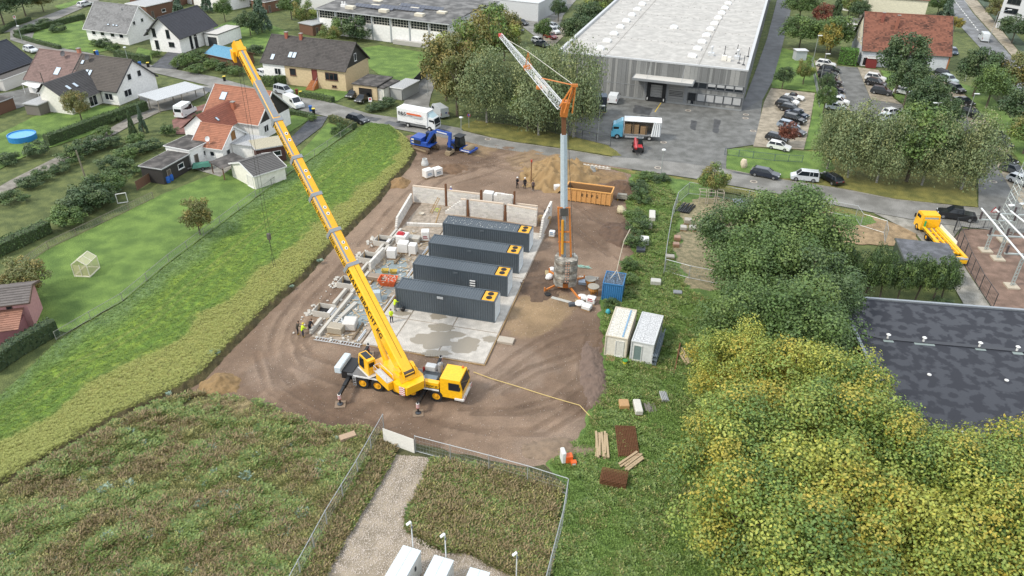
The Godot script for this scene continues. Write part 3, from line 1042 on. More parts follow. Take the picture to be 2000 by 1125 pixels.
	var lb:=B.new()
	lb.bx(6.7,11.4,-0.04,1.85,0.1,3.2)
	part(o,"lean_to_wall",lb,mat("dark_pink_render",Color("8f5f63"),0.9,grey("dust",0.02,0.93),0.4))
	q=fr(1687,96,1856,107,3.9)
	o=thing("farmhouse","farmhouse with huge weathered red tiled roof and pale grey front wall","house",q[0],q[1])
	var red:=tile_mat("red","94604c")
	gable(o,q[2],14.5,3.9,11.0,"x",0.4,mat("pale_grey_render",Color("c9cdd2"),0.85,grey("dust",0.02,0.93),0.3),red,plainm("55504c"),0.5,mat("cream_render",Color("d8d2bc"),0.85,grey("dust",0.02,0.93),0.3))
	F=face_xf(q[2],14.5,"f")
	win(o,F,q[2]*0.5,0.05,2.2,2.3,plainm("d8d8d6"),plainm("2a2220"),1,"doorway")
	win(o,F,q[2]*0.65,0.8,1.0,1.3,whitetrim,plainm("d6d6d4"))
	win(o,F,0.4,0.05,1.6,2.0,whitetrim)
	flat_box(o,1.2,3.4,0.05,1.6,2.2,plainm("7a2f2e"),plainm("a8a8a4"),whitetrim)
	for w in [[3.0,4.5],[6.0,4.8],[9.5,4.6],[5.0,1.3],[10.0,1.3]]:
		win(o,face_xf(q[2],14.5,"l"),w[0],w[1],0.8,1.2,whitetrim)
	chimney(o,3.8,-5.6,9.0,11.4,"8e5446")
	chimney(o,7.0,-4.4,8.0,11.2,"96604e")
	var qc:=B.new()
	qc.bx(q[2] - 0.05,q[2]+0.25,-0.04,3.6,-0.6,0.1)
	part(o,"brick_corner",qc,mat("brick"))
	q=fr(1702,27,1818,36,3.5)
	o=thing("barn","orange tiled barn behind the big farmhouse with two small roof windows","house",q[0]+V3(2,0,-12),q[1])
	gable(o,q[2]+2,9.0,6.4,11.0,"x",0.3,mat("cream_render"),orange,plainm("55504c"),0.26)
	for u in [4.5,14.0]:
		skylight(o,V3(u,8.5,-2.0),V3(0,4.6,-4.5),Vector3.RIGHT,0.9,1.3)
	q=fr(1730,0,1793,0,4.0)
	o=thing("farmhouse","white farmhouse with red tiled roof and a dormer behind the barn","house",q[0]+V3(4,0,-16),q[1])
	gable(o,q[2]+3,12.0,5.0,11.5,"x",0.3,white,red,plainm("55504c"),0.3)
	q=fr(1657,0,1720,8,4.0)
	o=thing("cottage","small white cottage with red roof among the trees near the barn","house",q[0]+V3(0,0,-6),q[1])
	gable(o,16.0,9.0,3.2,6.4,"x",0.3,white,tile_mat("terracotta"),plainm("55504c"),0.2)
	win(o,face_xf(16,9,"f"),9.0,1.2,1.0,1.0,whitetrim)
	o=thing("office_block","pale grey flat-roofed block with dark windows across the main road","building",G(1985,62),-0.95)
	flat_box(o,-6,30,-14,0,9.0,plainm("c4c6c8"),plainm("a8a8a8"),plainm("e2e2e2"))
	for i in 6:
		for y in [1.4,4.4,6.9]:
			win(o,Transform3D.IDENTITY,-5.0+i*5.6,y,3.6,1.5,darktrim,null,3)
	build_dark_roof_building()
	var wood:=mat("brown_boards",Color("7a5a48"),0.85,grey("dust2",0.05,0.75),1.2)
	var greyboards:=mat("grey_boards",Color("807a72"),0.85,grey("dust2",0.05,0.75),1.2)
	var sheds:=[
		["shed","long dark tarred shed by the green trailer",322,360,374,330,4.0,2.5,mat("black_boards"),felt],
		["shed","white annex with black felt roof below the orange cottage",376,328,420,306,5.0,3.0,white,felt],
		["garden_hut","brown garden hut with cream flat roof beside the lawn drive",505,322,560,312,4.5,2.6,mat("dark_boards",Color("5a3c36"),0.85,grey("dust2",0.05,0.75),1.2),mat("cream_roof",Color("b8b19a"),0.85,grey("dust2",0.05,0.75),0.4)],
		["shed","timber hut with brown boarded side behind the grey-roofed house",290,38,340,26,8.0,3.4,wood,greyroof],
		["flat_building","low brown flat-roofed building among the back gardens",255,8,345,14,10.0,3.0,wood,felt],
		["flat_building","white flat-roofed bungalow beyond the black-roofed house",365,6,440,22,9.0,3.2,white,mat("pale_gravel_roof")],
		["flat_building","white villa with grey terrace glazing behind the conifers",450,4,520,10,9.0,4.0,white,mat("pale_gravel_roof")],
		["shed","wooden shed with tarpaulin roof beside the dark house extension",80,226,118,210,3.2,2.0,greyboards,greyroof],
		["shed","low hut with grey roof at the garden edge beside stored timber",-20,232,32,212,4.0,2.2,wood,felt],
		["shed","rust red hut with pale roof behind the big round hedge",612,70,650,60,5.0,2.6,wood,greyroof],
		["shed","old dark shed with sagging roof behind the yellow house",520,26,556,18,6.0,3.0,wood,felt],
		["pump_house","small grey box shelter on the grass beside the dark lane",1553,118,1574,118,2.0,2.2,plainm("b7bbbf"),plainm("d0d2d4")],
		["garden_house","grey hexagonal garden house with white walls beside the farmhouse",1652,60,1676,62,4.0,2.6,white,felt],
	]
	for s in sheds:
		q=fr(s[2],s[3],s[4],s[5])
		o=thing(s[0],s[1],"shed" if s[0] == "shed" else "outbuilding",q[0],q[1])
		flat_box(o,0,q[2],-s[6],0,s[7],s[8],s[9],whitetrim if s[7] > 2.9 else greyroof,0.22)
		if s[7] > 2.3:
			win(o,Transform3D.IDENTITY,q[2]*0.15,0.05,0.9,1.9,plainm("8a8278"),plainm("5a524a"),1,"door")
			win(o,Transform3D.IDENTITY,q[2]*0.55,1.0,minf(1.4,q[2]*0.3),0.9,whitetrim)
	q=fr(455,345,500,370)
	o=thing("garden_shed","white garden shed with grey felt gable roof and open wooden porch","shed",q[0],q[1])
	gable(o,q[2],5.5,2.3,3.5,"z",0.25,offw,tile_mat("feltgrey","6a6866"),whitetrim,0.08)
	win(o,Transform3D.IDENTITY,q[2] - 2.2,0.05,1.8,1.9,whitetrim,plainm("d8d6d0"),1,"door")
	var pc:=B.new()
	pc.quad(V3(-3.6,2.05,1.8),V3(0.6,2.05,1.8),V3(0.6,2.5,-2.5),V3(-3.6,2.5,-2.5))
	pc.bx(-3.6,0.6,1.9,2.02,1.7,1.85)
	part(o,"porch_roof",pc,felt)
	for p in [[-3.4,1.6],[0.3,1.6],[-3.4,-2.3]]:
		var po:=B.new()
		po.bx(p[0] - 0.07,p[0]+0.07,-0.02,2.1,p[1] - 0.07,p[1]+0.07)
		part(o,"post",po,wood)
	var c1:=fr(268,186,304,197,2.4)
	o=thing("carport","open carport with pale sheet roof on thin posts beside gable","carport",c1[0],c1[1])
	var cr:=B.new()
	cr.bx(0,6.4,2.4,2.52,-11.0,0)
	part(o,"roof",cr,mat("carport_sheet",Color("c3c6c8"),0.6,grey("dust2",0.05,0.75),0.3))
	for x in [0.15,3.2,6.25]:
		for z in [-0.2,-5.5,-10.8]:
			var po:=B.new()
			po.bx(x - 0.07,x+0.07,-0.03,2.4,z - 0.07,z+0.07)
			part(o,"post",po,plainm("8a8276"))
	q=fr(405,122,458,134)
	o=thing("pavilion","open wooden pavilion with pale blue sheet roof under the crane tip","pavilion",q[0],q[1])
	gable(o,q[2],6.0,2.2,3.4,"x",0.3,wood,tile_mat("sky_blue","6faac8",0.5),wood,0.05)
	q=fr(48,184,72,192)
	o=thing("awning","white tilted awning roof against the cream extension wall","awning",q[0],q[1])
	var aw:=B.new()
	aw.quad(V3(0,2.2,0),V3(5.5,2.2,0),V3(5.5,2.7,-4.5),V3(0,2.7,-4.5))
	aw.bx(0,5.5,2.1,2.2,-0.1,0.0)
	part(o,"cloth",aw,whitetrim)
	for x in [0.1,5.4]:
		var po:=B.new()
		po.bx(x - 0.05,x+0.05,-0.02,2.15,-0.2,-0.1)
		part(o,"post",po,whitetrim)
	q=fr(146,540,173,548)
	o=thing("greenhouse","tiny glazed greenhouse with pale frame standing on the big lawn","greenhouse",q[0],q[1]+0.35)
	var gf:=B.new()
	for x in [0.0,1.0,2.0]:
		for z in [0.0,-2.4]:
			gf.beam(V3(x,0,z),V3(x,1.7,z),0.07,0.07)
	for x in [0.0,2.0]:
		gf.beam(V3(x,1.7,0),V3(x,1.7,-2.4),0.07,0.07)
	for z in [0.0,-1.2,-2.4]:
		gf.beam(V3(0,1.7,z),V3(1,2.4,z),0.07,0.07)
		gf.beam(V3(2,1.7,z),V3(1,2.4,z),0.07,0.07)
	gf.beam(V3(1,2.4,0),V3(1,2.4,-2.4),0.07,0.07)
	for e in [[0,0,2,0],[0,-2.4,2,-2.4],[0,0,0,-2.4],[2,0,2,-2.4]]:
		gf.beam(V3(e[0],0.06,e[1]),V3(e[2],0.06,e[3]),0.1,0.14)
	part(o,"frame",gf,plainm("d9d4c4"))
	var pane:=mat("greenhouse_pane",Color(0.85,0.82,0.66,0.5),0.2)
	pane.transparency=BaseMaterial3D.TRANSPARENCY_ALPHA
	for g in [[V3(0.04,0.1,-0.02),V3(1.96,0.1,-0.02),V3(1.96,1.66,-0.02),V3(0.04,1.66,-0.02)],[V3(2,0.1,-0.04),V3(2,0.1,-2.36),V3(2,1.66,-2.36),V3(2,1.66,-0.04)],[V3(0,0.1,-0.04),V3(0,0.1,-2.36),V3(0,1.66,-2.36),V3(0,1.66,-0.04)],[V3(2,1.74,-0.04),V3(2,1.74,-2.36),V3(1.03,2.4,-2.36),V3(1.03,2.4,-0.04)],[V3(0,1.74,-0.04),V3(0,1.74,-2.36),V3(0.97,2.4,-2.36),V3(0.97,2.4,-0.04)]]:
		var pb:=B.new()
		pb.quad(g[0],g[1],g[2],g[3])
		part(o,"pane",pb,pane)
	q=fr(1755,553,1858,565)
	o=thing("transformer_hut","dark green flat-roofed transformer hut behind the row of slim trees","hut",q[0],q[1])
	flat_box(o,0,q[2],-6.0,0,3.2,mat("dark_green",Color("39493c"),0.6,grey("dust",0.02,0.93),0.3),mat("wet_roof_dark",Color("55565c"),0.25,grey("blot2",0.012,0.6),0.2),plainm("4a5048"),0.2)
	win(o,Transform3D.IDENTITY,1.5,0.05,1.2,2.2,plainm("2f3d32"),plainm("2f3d32"),1,"door")
func dish(o: Node3D,at: Vector3,r:=0.6,hex:="4a4a4e") -> void:
	var b:=B.new()
	b.x=Transform3D(Basis(Vector3.RIGHT,1.1),at+V3(0,0.3,0.2))
	b.lathe(Vector3.ZERO,[[0.1,0.0],[r*0.6,0.08],[r,0.22],[r*0.97,0.25],[r*0.55,0.13],[0.05,0.06]],14)
	b.x=Transform3D.IDENTITY
	b.tube(at+V3(0,-0.6,0),at+V3(0,0.35,0.1),0.04)
	part(o,"satellite_dish",b,plainm(hex))
func build_grey_hall() -> void:
	var P:=V3(9.1,0,-164.2)
	var Q:=V3(45.9,0,-152.02)
	var W:=P.distance_to(Q)
	var D:=118.0
	var Hh:=8.3
	var o:=thing("industrial_hall","large hall clad in vertical grey stripes with white membrane roof","building",P,yaw_of(P,Q))
	var core:=B.new()
	core.bx(0.1,W - 0.1,-0.05,Hh - 0.3,-D,-0.12)
	part(o,"core_wall",core,plainm("6f7274"))
	var greys:=["808180","767776","8c8d8b","6d6e6d","979794","7c7d7c"]
	var x:=0.0
	while x < W - 0.02:
		var w:=minf([0.35,0.6,0.9,0.3,1.2,0.5][rng.randi() % 6],W - x)
		var m:=plainm(greys[rng.randi() % 6],0.6)
		var dz:=rng.randf_range(0.0,0.06)
		var spans:=[[3.05,Hh - 0.25],[0.35,2.95]]
		if x > 27.6:
			spans=[[5.0,Hh - 0.25],[2.75,3.55],[0.35,1.0]]
		elif x+w > 18.9 and x < 27.6:
			spans=[[4.9,Hh - 0.25]]
		for s in spans:
			var c:=B.new()
			c.bx(x+0.015,x+w - 0.015,s[0],s[1],-0.12,dz)
			part(o,"cladding_board",c,m)
		x += w
	var tr:=B.new()
	tr.bx(0,18.8,2.95,3.05,-0.1,0.09)
	tr.bx(27.7,W,3.55,3.62,-0.1,0.1)
	tr.bx(27.7,W,2.68,2.75,-0.1,0.1)
	tr.bx(27.7,W,4.93,5.0,-0.1,0.1)
	tr.bx(-0.1,W+0.1,-0.05,0.33,-0.1,0.12)
	part(o,"trim",tr,plainm("8c8f90"))
	var sd:=B.new()
	sd.tint=true
	var z:=0.0
	while z < D:
		var w:=rng.randf_range(0.5,1.6)
		var k:=rng.randf_range(0.7,1.0)
		sd.col=Color(k,k,k)
		sd.bx(W - 0.1,W+rng.randf_range(0.0,0.05),0.0,Hh - 0.25,-minf(z+w,D)+0.02,-z)
		z += w
	var sm:=mat("side_cladding",Color("858789"),0.6,grey("dust",0.02,0.93),0.5)
	sm.vertex_color_use_as_albedo=true
	part(o,"side_cladding",sd,sm)
	var bays:=B.new()
	bays.bx(18.8,19.4,0.3,4.9,-0.1,0.04)
	bays.bx(23.3,23.8,0.3,4.9,-0.1,0.04)
	bays.bx(27.0,27.7,0.3,4.9,-0.1,0.04)
	bays.bx(19.4,23.3,4.35,4.9,-0.1,0.04)
	bays.bx(23.8,27.0,4.5,4.9,-0.1,0.04)
	part(o,"door_surround",bays,plainm("86888a"))
	var dock:=B.new()
	dock.bx(19.4,20.1,0.9,4.35,-0.1,0.5)
	dock.bx(22.6,23.3,0.9,4.35,-0.1,0.5)
	dock.bx(20.1,22.6,3.6,4.35,-0.1,0.5)
	dock.bx(19.3,23.4,0.1,0.9,-0.1,0.35)
	var dk:=part(o,"dock_shelter",dock,plainm("1e2022"))
	var dd:=B.new()
	for i in 5:
		dd.bx(20.1,22.6,0.9+i*0.54,0.9+i*0.54+0.5,-0.1,0.02)
	part(dk,"dock_door",dd,plainm("9a9a98"))
	for xx in [19.55,22.95]:
		var bp:=B.new()
		bp.bx(xx,xx+0.2,0.35,0.85,0.35,0.6)
		part(dk,"bumper",bp,plainm("d8d8d8"))
	var rd:=B.new()
	for i in 9:
		rd.bx(23.8,27.0,0.05+i*0.5,0.05+i*0.5+0.46,-0.1,0.02)
	var rdo:=part(o,"roller_door",rd,plainm("8d8d8b"))
	var rs:=B.new()
	for i in 4:
		rs.bx(24.0,26.8,1.6+i*0.3,1.72+i*0.3,0.01,0.045)
	part(rdo,"grille",rs,plainm("3a3a3c"))
	for i in 6:
		var u:=27.9+i*1.78
		if i == 0:
			win(o,Transform3D.IDENTITY,27.9,0.05,1.5,2.5,plainm("26282b"),glass(),1,"door")
		else:
			win(o,Transform3D.IDENTITY,u,1.05,1.7,1.6,plainm("5c5f62"),mat("blind",Color("a7a8a8"),0.6))
		win(o,Transform3D.IDENTITY,u,3.66,1.7,1.25,plainm("5c5f62"),glass())
		if i > 1:
			var bl:=B.new()
			bl.bx(u+0.12,u+1.58,4.25,4.85,0.026,0.05)
			part(o,"blind",bl,mat("blind"))
	var cy:=B.new()
	cy.bx(16.6,28.9,4.9,5.35,0.02,3.4)
	var cp:=part(o,"canopy",cy,plainm("86898b"))
	var ct:=B.new()
	ct.bx(16.8,28.7,5.35,5.38,0.2,3.2)
	part(cp,"top_sheet",ct,plainm("c4c1ba"))
	for u in [19.5,26.5]:
		var rod:=B.new()
		rod.tube(V3(u,5.35,3.0),V3(u,7.4,0.1),0.04)
		part(cp,"tie_rod",rod,plainm("9a9c9c"))
	var pa:=B.new()
	pa.bx(-0.1,W+0.1,Hh - 0.25,Hh+0.05,-0.35,0.1)
	pa.bx(-0.1,0.5,Hh - 0.25,Hh+0.35,-D,-0.35)
	pa.bx(W - 0.5,W+0.1,Hh - 0.25,Hh+0.05,-D,-0.35)
	part(o,"parapet",pa,plainm("b9bbbc",0.5))
	var rf:=B.new()
	rf.bx(0.5,W - 0.5,Hh - 0.3,Hh - 0.12,-D,-0.35)
	part(o,"roof_membrane",rf,mat("membrane",Color("b7b4ae"),0.75,grey("dust",0.02,0.93),0.15,grey("blot3",0.02,0.9),0.06))
	var seam:=B.new()
	for u in [9.5,20.0,28.5]:
		seam.bx(u - 0.06,u+0.06,Hh - 0.12,Hh - 0.1,-D,-0.4)
	for i in 7:
		seam.bx(0.6,W - 0.6,Hh - 0.12,Hh - 0.1,-16.1 - i*15.0,-16.0 - i*15.0)
	part(o,"roof_seam",seam,plainm("b8b4ad"))
	var pins:=B.new()
	for u in [9.9,29.0]:
		for i in 90:
			pins.bx(u,u+0.22,Hh - 0.12,Hh - 0.04,-1.2 - i*0.95,-1.0 - i*0.95)
	for i in 6:
		for k in 24:
			pins.bx(1.5+k*1.5,1.75+k*1.5,Hh - 0.12,Hh - 0.05,-17.0 - i*13.0,-16.8 - i*13.0)
	part(o,"roof_fixing",pins,plainm("8f8c86")).set_meta("kind","stuff")
	var lights:=[]
	for i in 14:
		lights.append([7.6,-5.2 - i*7.0])
		lights.append([27.0+i*0.22,-6.4 - i*6.4])
	lights.append([19.5,-30.7])
	for l in lights:
		var s:=B.new()
		s.bx(l[0] - 0.85,l[0]+0.85,Hh - 0.12,Hh+0.25,l[1] - 0.85,l[1]+0.85)
		var p:=part(o,"skylight",s,plainm("e2e2e0"))
		var dm:=B.new()
		dm.taper(l[0] - 0.75,l[0]+0.75,Hh+0.25,Hh+0.55,l[1] - 0.75,l[1]+0.75,0.3,0.3,0.3)
		part(p,"dome",dm,mat("skylight_dome",Color("cdd6da"),0.1))
	for l in [[30.6,-9.0],[36.0,-8.2]]:
		var vn:=B.new()
		vn.bx(l[0] - 0.6,l[0]+0.6,Hh - 0.12,Hh+0.5,l[1] - 0.6,l[1]+0.6)
		vn.tube(V3(l[0],Hh+0.5,l[1]),V3(l[0],Hh+1.5,l[1]),0.2)
		vn.ball(V3(l[0],Hh+1.6,l[1]),V3(0.35,0.3,0.35),8,5)
		part(o,"roof_vent",vn,plainm("cfd1d2",0.4,0.3))
	var ac:=B.new()
	ac.bx(33.0,34.0,Hh - 0.1,Hh+0.9,-6.6,-5.8)
	ac.bx(34.2,34.9,Hh - 0.1,Hh+0.8,-6.2,-5.4)
	part(o,"cooling_unit",ac,plainm("e0ddd4"))
	for l in [[33.2,-10.5],[35.6,-12.5],[38.0,-11.0],[37.6,-4.0],[36.6,-5.0]]:
		var an:=B.new()
		an.tube(V3(l[0],Hh - 0.1,l[1]),V3(l[0],Hh+1.8,l[1]),0.07)
		an.bx(l[0] - 0.3,l[0]+0.3,Hh - 0.12,Hh - 0.02,l[1] - 0.3,l[1]+0.3)
		part(o,"aerial",an,plainm("3a3c40"))
func build_white_hall() -> void:
	var q:=fr(625,64,877,97)
	var W: float=q[2]
	var o:=thing("workshop_hall","white workshop hall with band of gridded windows and solar panels","building",q[0],q[1])
	var D:=30.0
	var wall:=B.new()
	wall.bx(0,W,-0.05,3.9,-D,0)
	wall.bx(0,W,6.0,6.35,-D,0)
	wall.bx(0,W,3.9,6.0,-D,-0.5)
	part(o,"wall",wall,mat("hall_white",Color("ecebe9"),0.8,grey("dust",0.02,0.93),0.25))
	var n:=7
	for i in n+1:
		var p:=B.new()
		p.bx(W*i/n - 0.16,W*i/n+0.16,0,6.2,-0.1,0.16)
		part(o,"pillar",p,plainm("a9adb0"))
	for i in n:
		win(o,Transform3D(Basis.IDENTITY,V3(0,0,-0.42)),W*i/n+0.25,3.95,W/n - 0.5,2.0,plainm("c2bfb6"),glass(),6)
		var mid:=B.new()
		for k in 2:
			mid.bx(W*i/n+0.25,W*(i+1)/n - 0.25,4.55+k*0.65,4.62+k*0.65,-0.42,-0.34)
		part(o,"glazing_bar",mid,plainm("c2bfb6"))
	var rf:=B.new()
	rf.quad(V3(-0.4,6.35,0.5),V3(W+0.4,6.35,0.5),V3(W+0.4,7.1,-D/2),V3(-0.4,7.1,-D/2))
	rf.quad(V3(-0.4,7.1,-D/2),V3(W+0.4,7.1,-D/2),V3(W+0.4,6.35,-D - 0.5),V3(-0.4,6.35,-D - 0.5))
	part(o,"roof",rf,mat("hall_roof",Color("8b8986"),0.7,grey("dust2",0.05,0.75),0.4,grey("blot2",0.012,0.6),0.08))
	var ed:=B.new()
	ed.bx(-0.45,W+0.45,6.1,6.34,0.4,0.55)
	ed.bx(W+0.3,W+0.46,6.1,6.34,-D,0.4)
	part(o,"gutter",ed,plainm("b9bcbe"))
	for l in [[8.5,-3],[13.5,-7],[18.5,-3.4],[24.5,-9],[29,-3.6],[33,-8.2],[20,-11.5],[11,-12.5]]:
		var s:=B.new()
		s.bx(l[0] - 1.2,l[0]+1.2,6.3,7.2,l[1] - 0.8,l[1]+0.8)
		part(o,"skylight",s,plainm("cfc8b6"))
	for r in [[9.0,-5.2,11],[16.0,-6.6,12],[20.0,-10.0,12]]:
		for i in r[2]:
			var s:=B.new()
			var cx: float=r[0]+i*1.08
			s.x=Transform3D(Basis(Vector3.RIGHT,0.3),V3(cx,6.95 - r[1]*0.02+absf(r[1])*0.02,r[1]))
			s.box(Vector3.ZERO,V3(1.0,0.06,1.6))
			part(o,"solar_panel",s,mat("solar",Color("4b4f5a"),0.15))
	var vt:=B.new()
	vt.bx(5.2,6.6,6.4,7.2,-4.4,-3.2)
	vt.bx(5.3,5.6,7.2,7.9,-4.0,-3.6)
	vt.bx(6.1,6.4,7.2,7.9,-4.0,-3.6)
	part(o,"roof_vent",vt,plainm("dadad8"))
	var low:=B.new()
	low.bx(W*0.6,W+1,-0.05,1.0,0.2,1.2)
	part(o,"plinth",low,plainm("b3b0aa"))
	var o2:=thing("workshop_hall","pale ribbed roof of another hall beyond the solar panels","building",G(905,26),q[1])
	flat_box(o2,0,24,-24,0,5.0,plainm("c9cbcc"),mat("rib_roof",Color("bfc3c6"),0.5,grey("dust",0.02,0.93),0.3),plainm("d8dadb"))
	var o3:=thing("workshop_hall","long white building at the far back above the gardens","building",G(560,14),-0.35)
	flat_box(o3,0,20,-10,0,4.0,plainm("d6d6d4"),plainm("9a9894"),plainm("d8dadb"))
func build_dark_roof_building() -> void:
	var a:=G(1640,578,5.0)
	var b:=G(1995,605,5.0)
	var c:=G(1738,800,5.0)
	var o:=thing("flat_building","flat-roofed brick building with wet black felt roof beside plane trees","building",V3(a.x,0,a.z),yaw_of(a,b))
	var W:=a.distance_to(b)+2.0
	var D:=a.distance_to(c)
	var ex:=(b - a).normalized()
	var ez:=V3(-ex.z,0,ex.x)
	var skew:=(c - a).dot(ex)
	var depth:=34.0
	skew *= depth/(c - a).dot(ez)
	var pl:=PackedVector2Array([Vector2(0,0),Vector2(W,0),Vector2(W+skew,depth),Vector2(skew,depth)])
	var wall:=B.new()
	prism(wall,pl,-0.05,4.75)
	part(o,"wall",wall,mat("red_brick",Color("6e3a30"),0.9,grey("dust2",0.05,0.75),2.0))
	var m:=StandardMaterial3D.new()
	m.resource_name="wet_felt"
	m.albedo_color=Color("2b2d34")
	m.uv1_triplanar=true
	m.uv1_world_triplanar=true
	m.uv1_scale=Vector3.ONE*0.09
	m.roughness=1.0
	m.roughness_texture=ntex("wet_patches",0.012,Color(0.32,0.32,0.32),Color(0.8,0.8,0.8),5,FastNoiseLite.TYPE_SIMPLEX_SMOOTH,512,0.42,0.58)
	m.roughness_texture_channel=BaseMaterial3D.TEXTURE_CHANNEL_RED
	m.metallic_specular=0.45
	var top:=B.new()
	var inn:=Geometry2D.offset_polygon(pl,-0.2)[0]
	prism(top,inn,4.7,4.9)
	part(o,"roof_felt",top,m)
	var rim:=B.new()
	for i in 4:
		var p:=pl[i]
		var q:=pl[(i+1) % 4]
		rim.beam(V3(p.x,4.9,p.y),V3(q.x,4.9,q.y),0.3,0.36)
	part(o,"roof_edge",rim,plainm("9ba1a6",0.4,0.4))
	var ridge:=B.new()
	ridge.beam(V3(2.5,4.93,7.8),V3(W,4.93,8.2),0.5,0.12)
	ridge.beam(V3(0.6,4.92,7.2),V3(2.6,4.92,7.8),0.4,0.1)
	part(o,"roof_seam",ridge,plainm("2e3036",0.4))
	for px in [[1733,662],[1803,668],[1912,678],[1985,686]]:
		var g:=o.global_transform.affine_inverse()*G(px[0],px[1],4.9)
		var vt:=B.new()
		vt.tube(g+V3(0,0,0),g+V3(0,0.55,0),0.11,0.11,8)
		vt.lathe(g+V3(0,0.5,0),[[0.2,0],[0.24,0.06],[0.1,0.16]],10)
		var vp:=part(o,"roof_vent",vt,plainm("dfdfdd"))
		var pd:=B.new()
		pd.box(g+V3(0,0.012,0.2),V3(1.0 if px[0] != 1803 else 2.0,0.03,0.8))
		part(vp,"flashing",pd,mat("grey_patch",Color("7d8886"),0.5))
	for px in [[1815,732],[1966,743],[1882,845]]:
		var g:=o.global_transform.affine_inverse()*G(px[0],px[1],4.9)
		var cp:=B.new()
		cp.lathe(g,[[0.2,0],[0.2,0.06],[0.08,0.12]],10)
		part(o,"roof_drain",cp,plainm("dcdcda"))
	var low:=B.new()
	prism(low,PackedVector2Array([Vector2(-2.6,2.5),Vector2(-0.1+skew*2.5/depth,2.5),Vector2(skew*0.62 - 0.15,depth*0.62),Vector2(skew*0.62 - 2.9,depth*0.62)]),-0.05,3.2)
	var lo:=part(o,"side_wing",low,plainm("303236",0.5))
	for px in [[1646,663],[1662,706],[1677,745],[1691,783]]:
		var g:=o.global_transform.affine_inverse()*G(px[0],px[1],3.2)
		var vt:=B.new()
		vt.tube(g,g+V3(0,0.5,0),0.1)
		vt.lathe(g+V3(0,0.45,0),[[0.17,0],[0.2,0.05],[0.08,0.14]],10)
		part(lo,"roof_vent",vt,plainm("dfdfdd"))
	var ft:=B.new()
	ft.bx(skew*0.62 - 2.9,skew*0.62 - 0.2,2.9,3.22,depth*0.62,depth*0.62+0.12)
	part(lo,"fascia",ft,plainm("9a8f86"))
func corr(b: B,o: Vector3,along: Vector3,up: Vector3,outn: Vector3,length: float,height: float,pitch:=0.28,deep:=0.04) -> void:
	var n:=int(length/pitch)
	var p:=length/n
	for i in n:
		var xs:=[0.0,p*0.3,p*0.5,p*0.8,p]
		var ds:=[0.0,0.0,deep,deep,0.0]
		for k in 4:
			var a: Vector3=o+along*(i*p+xs[k]) - outn*ds[k]
			var c: Vector3=o+along*(i*p+xs[k+1]) - outn*ds[k+1]
			var m:=(c - a).cross(up)
			if m.dot(outn) >= 0:
				b.quad(a,c,c+up*height,a+up*height)
			else:
				b.quad(c,a,a+up*height,c+up*height)
func battery_container(label: String,at: Vector3) -> Node3D:
	var o:=thing("storage_container",label,"container",at,SITE_YAW,"dark storage containers on the slab")
	var L:=12.19
	var W:=2.44
	var H:=2.85
	var steel:=mat("anthracite",Color("4d565d"),0.42,grey("dust",0.02,0.93),0.5)
	var fr_:=B.new()
	for y in [0.08,H - 0.08]:
		for z in [-0.07,-W+0.07]:
			fr_.bx(0.1,L - 0.1,y - 0.08,y+0.08,z - 0.07,z+0.07)
		for x in [0.07,L - 0.07]:
			fr_.bx(x - 0.07,x+0.07,y - 0.08,y+0.08,-W+0.14,-0.14)
	for x in [0.08,L - 0.08]:
		for z in [-0.08,-W+0.08]:
			fr_.bx(x - 0.085,x+0.085,0.0,H,z - 0.085,z+0.085)
	part(o,"frame",fr_,steel)
	var f:=B.new()
	corr(f,V3(0.15,0.16,-0.03),Vector3.RIGHT,Vector3.UP,V3(0,0,1),L - 0.3,H - 0.32)
	part(o,"side_panel",f,steel)
	var k:=B.new()
	corr(k,V3(0.15,0.16,-W+0.03),Vector3.RIGHT,Vector3.UP,V3(0,0,-1),L - 0.3,H - 0.32)
	part(o,"side_panel",k,steel)
	var r:=B.new()
	corr(r,V3(0.12,H - 0.03,-0.13),Vector3.RIGHT,V3(0,0,-1),Vector3.UP,L - 1.9,W - 0.26,0.3,0.045)
	part(o,"roof_panel",r,steel)
	var e:=B.new()
	e.bx(0.02,0.1,0.16,H - 0.16,-W+0.15,-0.15)
	part(o,"end_panel",e,steel)
	var e2:=B.new()
	for i in 3:
		e2.bx(L - 0.1,L+0.015,0.1+i*0.88,0.1+(i+1)*0.88 - 0.02,-W+0.07,-0.07)
	part(o,"end_door",e2,mat("pale_panel",Color("e2ecf1"),0.5,grey("dust",0.02,0.93),0.4))
	var dk:=B.new()
	dk.bx(L - 1.78,L - 0.15,H - 0.2,H - 0.12,-W+0.1,-0.1)
	part(o,"roof_recess",dk,plainm("15171a"))
	var fp:=B.new()
	fp.bx(L - 1.62,L - 0.18,H - 0.12,H+0.02,-W+0.34,-0.16)
	var p:=part(o,"fan_panel",fp,paint("e2a521",0.5,false))
	for z in [-0.75,-1.6]:
		var fn:=B.new()
		fn.lathe(V3(L - 0.9,H+0.02,z),[[0.36,0.0],[0.36,0.04],[0.3,0.05],[0.29,0.02]],18)
		fn.lathe(V3(L - 0.9,H+0.02,z),[[0.09,0.0],[0.09,0.06]],10)
		for i in 6:
			var t:=TAU*i/6
			fn.beam(V3(L - 0.9,H+0.05,z),V3(L - 0.9+0.33*cos(t),H+0.05,z+0.33*sin(t)),0.03,0.02)
		part(p,"fan",fn,plainm("17181b",0.4))
	var v:=B.new()
	v.bx(5.3,5.85,H - 0.62,H - 0.36,-0.04,0.03)
	for i in 3:
		v.bx(5.36,5.79,H - 0.57+i*0.07,H - 0.53+i*0.07,0.03,0.05)
	part(o,"vent",v,plainm("5e666c"))
	return o
